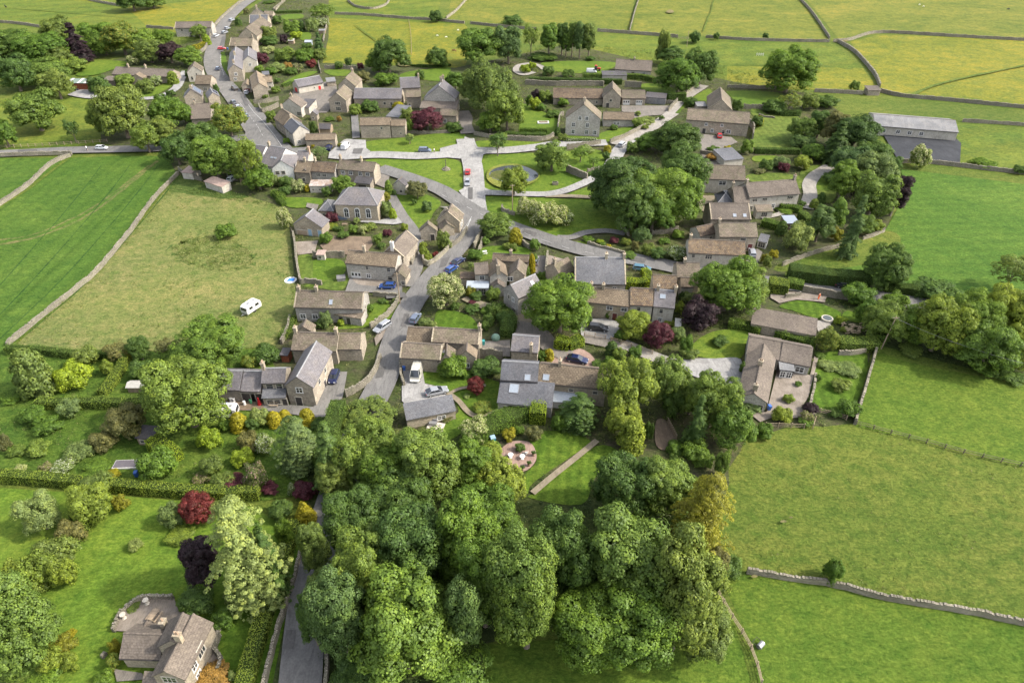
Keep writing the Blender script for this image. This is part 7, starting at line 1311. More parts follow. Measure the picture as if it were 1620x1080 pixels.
SW([(1325, 67), (1350, 82), (1372, 105), (1385, 122), (1391, 138)], 'thick wall curving down to the small field barn ruin', h=1.5, w=.9)
SW([(1392, 146), (1430, 154), (1500, 160), (1560, 166), (1660, 176)], 'wall leading right from the small stone field shelter', h=1.4)
SW([(1288, 146), (1330, 148), (1365, 150)], 'wall left of the small stone field shelter', h=1.4)
SW([(1150, 140), (1200, 141), (1240, 142)], 'low wall behind the steep gabled barn', h=1.3)
SW([(1522, 193), (1570, 196), (1640, 201)], 'thin wall right of the long field barn', h=1.1)
SW([(1415, 258), (1460, 258), (1500, 262), (1560, 269), (1640, 278)], 'pale wall along the top of the right crop field', h=1.2)
SW([(1180, 906), (1240, 916), (1320, 928), (1400, 948), (1500, 965), (1570, 978), (1700, 1006)], 'pale dry-stone wall across the lower right pastures', h=1.0, w=.55)
SW([(1384, 556), (1378, 580), (1368, 615), (1358, 648), (1351, 672)], 'wall descending between the bungalow garden and pasture', h=1.3)
SW(TP(18, [(1432, 470), (1400, 600), (1360, 720), (1320, 850), (1280, 1000), (1250, 1140)]), 'pale dry-stone wall down the left side of the bottom lane', h=1.1)
SW(TP(18, [(1545, 900), (1555, 980), (1545, 1120)]), 'short pale wall at the right of the bottom lane', h=1.0)
SW(TP(9, [(150, 200), (170, 330), (185, 480), (215, 650)]), 'straight garden wall between the meadow and vegetable plots', h=1.6)
SW(TP(9, [(215, 655), (300, 655), (420, 670)]), 'low wall above the long cottage roof', h=1.2)
SW(TP(9, [(340, 405), (460, 410), (640, 405)]), 'dark garden wall above the small square lawn', h=1.8)
SW(TP(9, [(1150, 800), (1110, 880), (1040, 960), (960, 1020), (880, 1080)]), 'low roadside wall beside the striped cottage lawn', h=1.1)
SW(TP(9, [(905, 770), (1000, 780), (1150, 790)]), 'low wall between the yard and the cottage lawn', h=1.1)
SW(TP(9, [(1375, 420), (1390, 480), (1440, 490), (1520, 440), (1600, 360), (1660, 290)]), 'curved church garden wall at the lane fork', h=1.1)
SW(TP(9, [(1300, 370), (1290, 430), (1270, 490)]), 'short wall at the right of the gabled wing garden', h=1.0)
SW(TP(8, [(60, 1060), (150, 990), (210, 900)][::-1]), 'low wall in front of the church facing the main road', h=1.0)
SW(TP(8, [(270, 1050), (300, 990), (335, 930)]), 'dark wall along the main road by the walled cottage garden', h=1.6)
SW(TP(8, [(270, 75), (400, 100), (600, 120), (850, 125), (950, 90)]), 'long curved wall behind the top edge of the green', h=1.3)
SW(TP(8, [(1060, 200), (1200, 185), (1350, 160)]), 'stone wall below the white hedge by the tall grey house', h=1.8)
SW(TP(8, [(1060, 390), (1130, 420), (1235, 460)]), 'tall rough wall dropping beside the round green tree', h=2.2, w=.7)
SW(TP(8, [(1235, 395), (1370, 370)]), 'low wall between orchard garden and pale lane', h=1.0)
SW(TP(8, [(510, 700), (520, 735), (620, 765)]), 'small stone wall with gate pier on the lower green', h=1.1)
SW(TP(8, [(1490, 810), (1540, 880), (1590, 940)]), 'mossy garden wall under the big dark trees', h=1.0)
SW(TP(11, [(145, 330), (220, 360), (330, 385), (430, 415)]), 'low rockery wall along the flower bed by the through road', h=.8)
SW(TP(11, [(640, 255), (750, 245), (850, 215)]), 'garden wall behind the flower beds under the big trees', h=1.2)
SW(TP(5, [(0, 985), (150, 990), (310, 992), (370, 960)]), 'curved wall end left of the tall grey house gate', h=1.3)
SW(TP(5, [(400, 940), (420, 820), (450, 800)]), 'short wall running back beside the tall grey house', h=1.5)
SW(TP(5, [(150, 560), (360, 572), (700, 570), (760, 575)]), 'pale roofless back wall behind the loose slates', h=2.0, w=.8)
SW(TP(5, [(920, 580), (1050, 585)]), 'pale coped wall behind the double garage', h=2.4)
SW(TP(5, [(810, 1020), (900, 990), (1020, 930), (1080, 900)]), 'lane wall right of the tall grey house garden', h=1.2)
SW(TP(5, [(1240, 710), (1320, 715)]), 'short yard wall right of the grey shed', h=1.4)
SW(TP(12, [(40, 350), (130, 250), (220, 180), (320, 110)]), 'wall along the left of the straight green lane', h=1.2)
SW(TP(12, [(750, 315), (850, 318), (940, 320)]), 'garden wall above the square striped lawn', h=1.6)
SW(TP(12, [(340, 745), (420, 760), (580, 780)]), 'low wall between the red car yard and the stable', h=1.1)
SW(TP(12, [(840, 610), (845, 520), (810, 470)]), 'tall wall closing the right of the red car yard', h=2.2)
SW(TP(16, [(1010, 120), (1100, 105)][::-1] + []), 'rock edging above the oval lawn', h=.7)
SW(TP(16, [(1110, 85), (1200, 98), (1300, 115), (1370, 125)]), 'retaining wall below the road behind the oval lawn', h=1.8)
SW(TP(16, [(1315, 440), (1400, 440), (1490, 420)]), 'dry rubble wall under the flat-topped hedge', h=1.0)
SW(TP(16, [(1185, 560), (1175, 640), (1150, 740)]), 'low coping along the bungalow terrace', h=.6)
SW(TP(16, [(880, 300), (960, 320), (1060, 350)]), 'ivy wall between the long low building and bungalow', h=1.4)
SW(TP(20, [(240, 330), (340, 290), (460, 250), (560, 225)]), 'slanting wall below the silver car gardens', h=1.0)
SW(TP(20, [(700, 180), (760, 160), (820, 135)]), 'low wall end under the purple tree belt', h=.9)
SW(TP(14, [(1180, 600), (1140, 700), (1090, 770), (1020, 820), (940, 860)]), 'roadside wall around the blue car yard garden', h=1.2)
SW(TP(14, [(560, 330), (545, 410), (500, 500)]), 'meadow wall behind the farmhouse range', h=1.3)
SW(TP(15, [(140, 440), (145, 520), (165, 590)]), 'low white-topped wall beside the camper van drive', h=1.1)
SW(TP(15, [(640, 400), (720, 405), (810, 415)]), 'tall wall joining the white gable to the slate house', h=2.4)
SW(TP(10, [(450, 420), (490, 300), (500, 260)]), 'garden wall at the left of the walled cottage garden', h=1.3)
SW(TP(10, [(880, 280), (950, 330)]), 'back garden wall beside the through road', h=1.2)
SW(TP(10, [(1100, 590), (1105, 500), (1120, 400)]), 'wall beside the dark parked hatchback', h=1.6)
SW(TP(3, [(790, 270), (900, 262), (1030, 235)]), 'dark roadside wall at the mouth of the yards', h=1.6)
SW(TP(3, [(845, 300), (880, 360), (1030, 300)]), 'pale low wall enclosing the roadside yard', h=1.4)
SW(TP(3, [(80, 900), (160, 960), (300, 1000)]), 'wall at the corner of the meadow by the pink roofs', h=1.2)
SW(TP(2, [(275, 520), (330, 480), (370, 400), (385, 340)]), 'pale wall following the street below the yellow hedge', h=1.2)
SW(TP(2, [(1500, 200), (1470, 300), (1450, 400)]), 'thin pale wall between the gardens and the paddock', h=1.3)
SW(TP(2, [(1405, 610), (1415, 660), (1430, 700)]), 'short paddock wall behind the red-doored barn', h=1.3)
SW(TP(2, [(1090, 15), (1030, 60), (980, 100)]), 'pale far wall above the village gardens', h=1.3)
SW(TP(4, [(60, 490), (160, 492), (290, 495)]), 'paddock wall above the garden beside the red-doored barn', h=1.3)
SW(TP(4, [(640, 950), (760, 955), (960, 950)]), 'low wall under the maroon tree behind the verge', h=.9)
SW(TP(19, [(130, 600), (170, 500), (220, 420), (390, 300), (560, 285), (700, 290)]), 'curved low wall around the raised terrace', h=.9)
SW(TP(19, [(1000, 570), (1140, 590)]), 'short wall right of the bottom-left house gable', h=1.0)
SW(TP(19, [(1130, 630), (1080, 770), (1110, 810), (1150, 880), (1130, 990)]), 'S-shaped garden wall right of the bottom-left house', h=1.3)
SW(TP(19, [(20, 850), (60, 800), (10, 930)][:2]), 'kerb wall left of the orange shrubs', h=.5)
SW(TP(12, [(1050, 410), (940, 395), (900, 380)][::-1]), 'rounded lawn edging wall by the golden bush', h=.5)
# fences
fence([T(22, 225, 720), T(22, 280, 820), T(22, 350, 930), T(22, 385, 1020), T(22, 410, 1130)], 'post and rail fence running down the lower pasture edge')
fence([T(22, 770, 80), T(22, 900, 115), T(22, 1040, 150), T(22, 1200, 195), T(22, 1424, 245), T(22, 1500, 262)], 'long wire and post fence across the right pasture', rails=2, h=1.0, gap=3, mat=plain('dark_timber', (0.12, 0.10, 0.07), .9))
fence(TP(16, [(900, 850), (1050, 855), (1170, 860)]), 'timber rail fence below the bungalow terrace')
fence(TP(16, [(1170, 860), (1190, 790)]), 'short rail fence closing the bungalow terrace')
fence(TP(16, [(1210, 770), (1300, 790), (1400, 825)]), 'timber fence below the small bungalow lawn')
fence(TP(15, [(1345, 270), (1400, 275), (1480, 290), (1550, 300)]), 'rustic rail fence beside the dark estate car')
fence(TP(16, [(20, 370), (180, 420), (300, 460)]), 'rail fence along the shaded lane left of the bungalow')
fence(TP(16, [(345, 830), (370, 880), (395, 930)]), 'pale picket fence beside the bare soil patch', gap=.5, h=1.0)
fence(TP(9, [(130, 160), (150, 200)]), 'short fence at the garage corner')
fence([(1072, 62), (1100, 62)], 'gate fence gap in the far wall', rails=4)
fence(TP(4, [(660, 150), (675, 250), (680, 400)]), 'fence dividing the two buttercup paddocks', rails=2)
fence(TP(1, [(0, 940), (300, 925), (700, 900)]), 'rail fence between parkland and the left country road', rails=2)
# ------------------------------------------------------------------ vehicles
GLS = plain('car_glass', (0.02, 0.024, 0.03), 0.07, 0.9, var=0.1)
TYRE = plain('tyre', (0.025, 0.025, 0.025), 0.85); RIM = plain('alloy_rim', (0.45, 0.45, 0.46), 0.35, 0.6, 0.6)
LAMP = plain('lamp_glass', (0.7, 0.7, 0.7), 0.15, 0.8); TAIL = plain('tail_lamp', (0.35, 0.01, 0.01), 0.25, 0.7)
def paint(name, c, metal=0.25):
    m = plain('paint_' + name, c, 0.28, 0.5, metal, var=0.03); b = m.node_tree.nodes['Principled BSDF']; b.inputs['Coat Weight'].default_value = 0.6; return m
PAINT = {k: paint(k, c) for k, c in dict(red=(0.55, 0.02, 0.02), blue=(0.02, 0.06, 0.22), navy=(0.010, 0.016, 0.06), silver=(0.27, 0.28, 0.30), white=(0.52, 0.53, 0.55), black=(0.018, 0.018, 0.02), grey=(0.13, 0.14, 0.155), lightblue=(0.08, 0.17, 0.24), greyblue=(0.11, 0.135, 0.19), brown=(0.07, 0.06, 0.055), cream=(0.5, 0.485, 0.43)).items()}
def loft(secs, name, mats, mi=None):
    """secs: (y, [(x, z)...]) half outlines mirrored left to right"""
    v, f, ms = [], [], []
    k = len(secs[0][1])
    for y, o in secs:
        v += [(x, y, z) for x, z in o] + [(-x, y, z) for x, z in reversed(o)]
    n = 2 * k
    for i in range(len(secs) - 1):
        for j in range(n):
            j2 = (j + 1) % n; f.append((i * n + j, i * n + j2, (i + 1) * n + j2, (i + 1) * n + j)); ms.append(0)
    f.append(tuple(range(n - 1, -1, -1))); f.append(tuple(range((len(secs) - 1) * n, len(secs) * n))); ms += [0, 0]
    mb = MB(); mb.v, mb.f, mb.m = v, f, ms; return mb
CARS = {}
def car_proto(kind):
    """front of the vehicle is towards -y; returns list of (name, mesh, loc, paintable, children)"""
    if kind in CARS: return CARS[kind]
    L, W, H, belt, hood, ws, rr = dict(hatch=(4.1, .86, 1.48, .92, 1.05, .75, .35), saloon=(4.6, .88, 1.44, .9, 1.25, .85, .95), estate=(4.65, .9, 1.5, .93, 1.2, .8, .2), suv=(4.5, .93, 1.74, 1.08, 1.05, .55, .2), van=(4.9, .95, 1.95, 1.15, .7, .6, .08), camper=(5.6, 1.05, 2.6, 1.3, .6, .7, .06))[kind]
    h = L / 2
    def o(w, z0, z1, z2): return [(w * .80, z0), (w, z0 + .14), (w * 1.01, z1), (w * .93, z2)]
    S_ = [(-h, o(W * .78, .34, .50, .58)), (-h + .12, o(W * .92, .26, .58, .68)), (-h + .5, o(W, .22, .66, .80)), (-h + hood, o(W, .22, .74, belt)), (0, o(W, .22, .78, belt + .02)), (h - .75, o(W, .22, .78, belt + .02)), (h - .18, o(W * .95, .26, .74, belt)), (h, o(W * .86, .36, .62, belt - .12))]
    body = loft(S_, 'body', [])
    ya, yb, yc, yd = -h + hood - .08, -h + hood + ws, h - .18 - rr, h - .12
    gw = W * .93
    g = MB(); zb, zt = belt - .02, H - .07
    cab = [(-gw, ya, zb), (gw, ya, zb), (gw, yd, zb), (-gw, yd, zb), (-gw * .78, yb, zt), (gw * .78, yb, zt), (gw * .8, yc, zt), (-gw * .8, yc, zt)]
    g.hexa(cab)
    rf = MB(); rf.hexa([(-gw * .8, yb - .05, zt - .01), (gw * .8, yb - .05, zt - .01), (gw * .82, yc + .06, zt - .01), (-gw * .82, yc + .06, zt - .01), (-gw * .72, yb + .1, H), (gw * .72, yb + .1, H), (gw * .74, yc - .05, H - .01), (-gw * .74, yc - .05, H - .01)])
    for sx in (-1, 1):      # pillars
        for (y0, y1, xx, zz) in ((ya, yb, .78, 0), (yd, yc, .8, 0), ((ya + yd) / 2, (ya + yd) / 2, .79, 0)):
            rf.tube((sx * gw * 1.005, y0, zb), (sx * gw * xx * 1.01, y1, zt), .05, .045, 4)
    if kind in ('van', 'camper'):
        rf.hexa([(-gw * 1.01, yb + .5, zb + .02), (gw * 1.01, yb + .5, zb + .02), (gw * 1.01, yd + .02, zb + .02), (-gw * 1.01, yd + .02, zb + .02), (-gw * .86, yb + .5, zt + .01), (gw * .86, yb + .5, zt + .01), (gw * .86, yc + .05, zt + .01), (-gw * .86, yc + .05, zt + .01)])
    if kind == 'camper':
        for y in (-.9, .1, 1.1): rf.box(-.3, .3, y - .25, y + .25, H, H + .1)
    parts = [('body', body.mesh('body', [None], uv=False), True), ('cabin_glass', g.mesh('cabin_glass', [GLS], uv=False), False), ('car_roof', rf.mesh('car_roof', [None], uv=False), True)]
    wm = MB(); wm.tube((-.11, 0, 0), (.11, 0, 0), .33, .33, 16); rm_ = MB(); rm_.tube((-.13, 0, 0), (.13, 0, 0), .2, .2, 10)
    CARS[kind] = (parts, wm.mesh('wheel', [TYRE], uv=False), rm_.mesh('rim', [RIM], uv=False), L, W, (lambda m: (m.box(-.17, .17, -.05, .05, -.08, .08), m.mesh('headlight', [LAMP], uv=False))[1])(MB()), (lambda m: (m.box(-.12, .12, -.05, .05, -.1, .12), m.mesh('tail_light', [TAIL], uv=False))[1])(MB()), belt)
    return CARS[kind]
def car(k, x, y, heading, kind, col, label, group=None, z=None):
    """heading: picture-plan direction the front points, degrees, 0 = to the right (+x), 90 = away from the camera"""
    p = P(*T(k, x, y)); g = gz(p.x, p.y) if z is None else z
    parts, wm, rm_, L, W, hl, tl, belt = car_proto(kind)
    root = thing('camper_van' if kind == 'camper' else 'van' if kind == 'van' else 'car', label, 'camper van' if kind == 'camper' else 'van' if kind == 'van' else 'car', (p.x, p.y, g), R(heading + 90), group)
    for nm, me, pt in parts:
        o = link(nm, me, root)
        if pt: o.material_slots[0].link = 'OBJECT'; o.material_slots[0].material = PAINT[col]
    for sx in (-1, 1):
        for wy in (-L / 2 + .82, L / 2 - .78):
            w = link('wheel', wm, root, (sx * (W - .1), wy, .33)); link('rim', rm_, w)
        link('headlight', hl, root, (sx * W * .62, -L / 2 + .08, .6)); link('tail_light', tl, root, (sx * W * .7, L / 2 - .06, .72))
    return root
car(9, 1040, 708, 180, 'hatch', 'blue', 'bright blue hatchback parked across the yard facing left')
car(14, 1190, 400, 235, 'estate', 'silver', 'silver estate car with roof bars on the roadside paving')
car(14, 862, 740, 268, 'hatch', 'navy', 'dark blue car parked on the farmhouse yard')
car(10, 270, 462, 55, 'saloon', 'navy', 'rear of two dark blue cars parked by the garden wall', None)
car(10, 208, 532, 55, 'hatch', 'blue', 'front of two blue cars parked by the garden wall nearest the blossom tree')
car(8, 217, 415, 90, 'hatch', 'red', 'bright red car on the pale lane between the greens')
car(8, 214, 508, 270, 'hatch', 'silver', 'small silver car just below the red car on the pale lane')
car(7, 1255, 222, 0, 'suv', 'greyblue', 'blue-grey off-road car standing by the roadside verge')
car(7, 580, 200, 80, 'van', 'white', 'white van parked on the pale car park')
car(7, 437, 200, 90, 'suv', 'navy', 'navy car in front of the yellow bushes')
car(7, 575, 798, 0, 'van', 'greyblue', 'dark grey van parked in front of the chapel')
car(8, 1532, 180, 60, 'estate', 'silver', 'silver-blue car on the pale lane by the golden shrub')
car(12, 525, 590, 80, 'saloon', 'red', 'red sports car in the long barn yard')
car(11, 1417, 418, 80, 'estate', 'silver', 'silver car parked beside the cottage with dark doorway')
car(11, 565, 530, -12, 'estate', 'lightblue', 'turquoise-blue car on the through road beyond the lime hedge')
car(10, 1180, 530, 85, 'suv', 'black', 'black car in the walled brick courtyard')
car(10, 1000, 470, 80, 'hatch', 'grey', 'grey car half hidden behind the tall yellow conifer')
car(11, 225, 1000, -12, 'estate', 'black', 'black estate car on the pale gravel by the rustic fence')
car(15, 1300, 432, -18, 'saloon', 'navy', 'navy saloon on the pink gravel turning circle')
car(15, 250, 520, 265, 'camper', 'cream', 'cream camper van on the pale driveway')
car(15, 380, 640, 20, 'saloon', 'silver', 'pale car behind the dark slate garage')
car(15, 240, 165, 75, 'hatch', 'greyblue', 'grey-blue car tucked beside the mossy roadside outbuilding')
car(16, 1345, 62, -8, 'saloon', 'black', 'dark car driving along the shaded road above the oval lawn')
car(1, 650, 955, 0, 'hatch', 'white', 'white car travelling on the left country road')
car(1, 470, 572, 0, 'saloon', 'navy', 'dark blue car beside the cedar shed')
car(2, 437, 360, 80, 'estate', 'white', 'lowest of three pale cars on the upper street, whitest')
car(2, 518, 330, 75, 'estate', 'silver', 'middle pale car of the upper street row')
car(2, 542, 290, 75, 'hatch', 'silver', 'second silver car touching the middle pale car on the street')
car(2, 585, 210, 75, 'estate', 'silver', 'highest silver car beside the dark street hedge')
car(2, 490, 485, 10, 'hatch', 'red', 'dark red car at the top of the narrow street verge')
car(2, 455, 675, 95, 'hatch', 'greyblue', 'lilac-grey car left of the narrow green street verge')
car(2, 610, 865, 130, 'suv', 'brown', 'dark brown off-road car at the street bend')
car(2, 728, 890, 90, 'hatch', 'white', 'tiny white car in front of the tan-roofed garage')
car(3, 600, 275, 125, 'saloon', 'grey', 'dark saloon parked beside the gold-flecked tree')
car(3, 640, 320, 128, 'hatch', 'silver', 'pale grey car touching the dark saloon by the gold-flecked tree')
car(3, 720, 405, 120, 'hatch', 'greyblue', 'blue-grey car right of the gold-flecked tree')
car(3, 600, 965, 75, 'hatch', 'silver', 'farther pale car in the inn car park under trees')
car(3, 592, 1005, 75, 'hatch', 'white', 'nearer white car in the inn car park under trees')
car(5, 905, 1045, 60, 'estate', 'white', 'white car on the lane corner above the dark round tree')
car(5, 665, 472, 0, 'van', 'white', 'white van beside the red tractor on the far lawn')
# ------------------------------------------------------------------ caravan, tractor, small things
def simple(name, label, cat, k, x, y, rz, parts, z=None, group=None):
    p = P(*T(k, x, y)); root = thing(name, label, cat, (p.x, p.y, gz(p.x, p.y) if z is None else z), R(rz), group)
    for nm, mb, mat in parts: link(nm, mb.mesh(nm, mat if isinstance(mat, list) else [mat]), root)
    return root
def caravan(k, x, y, rz, label):
    b = MB(); L, W, H = 4.3, 1.05, 2.4
    pr = [(-L / 2, .5), (L / 2, .5), (L / 2 + .12, 1.3), (L / 2 - .05, 2.1), (L / 2 - .7, H), (-L / 2 + .7, H), (-L / 2 + .05, 2.1), (-L / 2 - .12, 1.3)]
    n = len(pr); b.v = [(-W, a, z) for a, z in pr] + [(W, a, z) for a, z in pr]; b.f = [tuple(range(n)), tuple(range(2 * n - 1, n - 1, -1))] + [(i, n + i, n + (i + 1) % n, (i + 1) % n) for i in range(n)]; b.m = [0] * (n + 2)
    w1 = MB(); w1.box(-W - .02, W + .02, -1.4, -.4, 1.35, 2.0); w2 = MB(); w2.box(-W - .02, W + .02, .4, 1.5, 1.35, 2.0)
    fw = MB(); fw.hexa([(-.85, -L / 2 - .14, 1.35), (.85, -L / 2 - .14, 1.35), (.85, -L / 2 + .2, 1.35), (-.85, -L / 2 + .2, 1.35), (-.85, -L / 2 - .02, 2.05), (.85, -L / 2 - .02, 2.05), (.85, -L / 2 + .2, 2.05), (-.85, -L / 2 + .2, 2.05)])
    bw = MB(); bw.hexa([(-.85, L / 2 - .2, 1.35), (.85, L / 2 - .2, 1.35), (.85, L / 2 + .14, 1.35), (-.85, L / 2 + .14, 1.35), (-.85, L / 2 - .2, 2.05), (.85, L / 2 - .2, 2.05), (.85, L / 2 + .02, 2.05), (-.85, L / 2 + .02, 2.05)])
    rl = MB(); rl.box(-.35, .35, -.9, -.2, H + .01, H + .1); rl2 = MB(); rl2.box(-.25, .25, .9, 1.4, H + .01, H + .09)
    tb = MB(); tb.tube((0, -L / 2, .55), (0, -L / 2 - 1.1, .5), .06, .05, 6); tb.tube((-.5, -L / 2, .55), (0, -L / 2 - .9, .52), .05, .04, 6); tb.tube((.5, -L / 2, .55), (0, -L / 2 - .9, .52), .05, .04, 6)
    r = simple('caravan', label, 'caravan', k, x, y, rz, [('body', b, WHITE), ('window', w1, GLASS), ('window', w2, GLASS), ('window', fw, GLASS), ('window', bw, GLASS), ('roof_vent', rl, METAL), ('roof_vent', rl2, METAL), ('tow_bar', tb, METAL)])
    wm = MB(); wm.tube((-.1, 0, 0), (.1, 0, 0), .32, .32, 14); me = wm.mesh('wheel', [TYRE], uv=False)
    for sx in (-1, 1): link('wheel', me, r, (sx * (W - .1), .1, .32))
caravan(14, 298, 268, -28, 'white caravan standing alone in the hay meadow')
caravan(14, 130, 985, -85, 'white caravan half hidden behind the round tree and yellow shrubs')
def tractor(k, x, y, rz, label):
    a = MB(); a.box(-.4, .4, -1.6, -.1, .7, 1.35); a.hexa([(-.42, -1.75, .75), (.42, -1.75, .75), (.42, -1.55, .7), (-.42, -1.55, .7), (-.36, -1.65, 1.25), (.36, -1.65, 1.25), (.4, -1.5, 1.38), (-.4, -1.5, 1.38)]); a.box(-.75, .75, .1, 1.0, 1.0, 1.15)
    c = MB(); c.box(-.6, .6, -.1, 1.1, 2.15, 2.3); g = MB(); g.hexa([(-.6, -.15, 1.15), (.6, -.15, 1.15), (.6, 1.1, 1.15), (-.6, 1.1, 1.15), (-.55, 0, 2.15), (.55, 0, 2.15), (.55, 1.0, 2.15), (-.55, 1.0, 2.15)])
    r = simple('tractor', label, 'tractor', k, x, y, rz, [('bonnet', a, REDP), ('cab_roof', c, REDP), ('cab_glass', g, GLASS)])
    for sx in (-1, 1):
        m = MB(); m.tube((sx * .6, .6, .75), (sx * .98, .6, .75), .75, .75, 18); link('wheel', m.mesh('wheel', [TYRE], uv=False), r)
        m = MB(); m.tube((sx * .5, -1.2, .45), (sx * .78, -1.2, .45), .45, .45, 14); link('wheel', m.mesh('wheel', [TYRE], uv=False), r)
tractor(24, 620, 915, 20, 'red tractor glimpsed in a gap of the foreground wood')
tractor(5, 708, 455, 80, 'red tractor on the lawn by the far bungalow')
def bin_(k, x, y, mat, label, rz=10):
    a = MB(); a.hexa([(-.25, -.3, 0), (.25, -.3, 0), (.25, .3, 0), (-.25, .3, 0), (-.3, -.36, .95), (.3, -.36, .95), (.3, .36, .95), (-.3, .36, .95)])
    l = MB(); l.hexa([(-.32, -.4, .96), (.32, -.4, .96), (.32, .4, .96), (-.32, .4, .96), (-.29, -.36, 1.06), (.29, -.36, 1.06), (.29, .36, 1.1), (-.29, .36, 1.1)])
    h = MB(); h.tube((-.28, .42, .92), (.28, .42, .92), .03, .03, 6)
    simple('wheelie_bin', label, 'bin', k, x, y, rz, [('bin_body', a, mat), ('lid', l, mat), ('handle', h, BLACK)])
BINBLUE = plain('bin_blue', (0.03, 0.09, 0.3), 0.5); BINGREEN = plain('bin_green', (0.03, 0.12, 0.06), 0.5); TEAL = plain('teal_plastic', (0.03, 0.22, 0.22), 0.5)
bin_(14, 760, 850, BINBLUE, 'blue wheeled bin against the farmhouse side wall, lower one'); bin_(14, 770, 822, BINGREEN, 'green-lidded bin above the blue bin by the farmhouse')
bin_(7, 380, 790, BINBLUE, 'navy bin between the stone garage and the chapel annexe'); bin_(13, 793, 992, BINBLUE, 'blue bin beside the silver car and mossy cottage'); bin_(25, 505, 850, BINBLUE, 'dark blue bin at the bungalow gable corner')
bin_(15, 685, 320, TEAL, 'teal bin against the tall white end wall'); bin_(15, 165, 485, BINBLUE, 'blue bin by the camper van wall'); bin_(17, 652, 700, BINBLUE, 'blue water butt bin beside the cold frame')
bin_(1, 1443, 318, BINBLUE, 'blue bin right of the dark red street car')
def table_set(k, x, y, label, mat, n=3, rz=0):
    t = MB(); t.tube((0, 0, .7), (0, 0, .74), .5, .5, 16); t.tube((0, 0, 0), (0, 0, .7), .05, .05, 6); t.tube((0, 0, 0), (0, 0, .05), .3, .3, 10)
    simple('garden_table', label, 'table', k, x, y, rz, [('table_top', t, mat)])
def chair_(k, x, y, rz, label, mat):
    s_ = MB(); s_.box(-.24, .24, -.24, .24, .42, .46); b = MB(); b.hexa([(-.24, .2, .46), (.24, .2, .46), (.24, .25, .46), (-.24, .25, .46), (-.24, .3, .95), (.24, .3, .95), (.24, .34, .95), (-.24, .34, .95)])
    l = [(nm, (lambda m, px=px, py=py: (m.tube((px, py, 0), (px, py, .43), .025, .025, 5), m)[1])(MB()), mat) for nm, px, py in (('leg', -.2, -.2), ('leg', .2, -.2), ('leg', -.2, .2), ('leg', .2, .2))]
    simple('garden_chair', label, 'chair', k, x, y, rz, [('seat', s_, mat), ('backrest', b, mat)] + l)
table_set(24, 1065, 545, 'white round table at the left of the round pink patio', WHITE); table_set(24, 1198, 562, 'white round table in the middle of the round pink patio', WHITE)
chair_(24, 1030, 550, 80, 'dark chair left of the left patio table', DARKP); chair_(24, 1215, 520, 160, 'metal chair behind the middle patio table', METAL); chair_(24, 1240, 515, 230, 'white chair at the upper right of the patio table', WHITE); chair_(24, 955, 580, 60, 'dark chair at the left rim of the round patio', DARKP)
for i, (x, y, l) in enumerate([(1160, 460, 'large planted pot in the middle of the round patio'), (1325, 525, 'planted pot at the right rim of the round patio'), (1275, 640, 'planted pot at the lower right rim of the round patio'), (1200, 690, 'planted pot at the bottom of the round patio')]):
    m = MB(); m.tube((0, 0, 0), (0, 0, .5), .22, .32, 12); r = simple('plant_pot', l, 'plant pot', 24, x, y, 0, [('pot', m, POT)])
    f = link('foliage', template('topiary', 0)[0], r, (0, 0, .35)); f.scale = (.35, .35, .4) if i else (.6, .6, .6); f.material_slots[0].link = 'OBJECT'; f.material_slots[0].material = LM('deep')
def picnic(k, x, y, rz, label, mat=WOOD):
    t = MB(); t.box(-.9, .9, -.38, .38, .7, .75); s1 = MB(); s1.box(-.9, .9, -.85, -.6, .42, .46); s2 = MB(); s2.box(-.9, .9, .6, .85, .42, .46); l = MB()
    for sx in (-.7, .7): l.tube((sx, -.8, 0), (sx, .2, .7), .04, .04, 5); l.tube((sx, .8, 0), (sx, -.2, .7), .04, .04, 5)
    simple('picnic_table', label, 'picnic table', k, x, y, rz, [('table_top', t, mat), ('bench_seat', s1, mat), ('bench_seat', s2, mat), ('leg', l, mat)])
picnic(19, 520, 470, 75, 'wooden table with benches on the raised terrace'); picnic(14, 455, 915, 0, 'wooden picnic bench beside the farmhouse door'); picnic(10, 510, 375, 20, 'pale garden table on the walled cottage lawn', WHITE)
def bench(k, x, y, rz, label, mat=WOOD):
    s_ = MB(); s_.box(-.75, .75, -.22, .22, .4, .45); b = MB(); b.box(-.75, .75, .2, .25, .5, .9); l = MB()
    for sx in (-.68, .68): l.box(sx - .04, sx + .04, -.2, -.12, 0, .4); l.box(sx - .04, sx + .04, .14, .22, 0, .62)
    simple('garden_bench', label, 'bench', k, x, y, rz, [('seat', s_, mat), ('backrest', b, mat), ('leg', l, mat)])
bench(7, 570, 850, 0, 'wooden bench below the chapel drive'); bench(14, 260, 885, 0, 'wooden bench in front of the open cart shed'); bench(24, 860, 540, -30, 'weathered bench left of the round patio', WOOD); bench(3, 630, 455, 40, 'low timber seat near the white door') if False else None
m = MB(); m.box(-2.2, 2.2, -1.2, 1.2, 0, .35); m2 = MB(); m2.box(-1.7, 1.7, -.8, .8, .3, .42)
simple('planter_bed', 'white-edged rectangular bed on the lawn left of the tall grey house', 'planter', 5, 292, 862, 2, [('planter_edge', m, WHITE), ('soil', m2, S_SOIL)])
m = MB(); m.box(-2.3, 2.3, -1.0, 1.0, 0, .3); m2 = MB(); m2.box(-2.15, 2.15, -.85, .85, .25, .38)
simple('cold_frame', 'white-framed rectangular cold frame in the orchard', 'cold frame', 17, 607, 648, 3, [('frame', m, WHITE), ('glass_cover', m2, plain('frame_glass', (0.10, 0.09, 0.10), .3))])
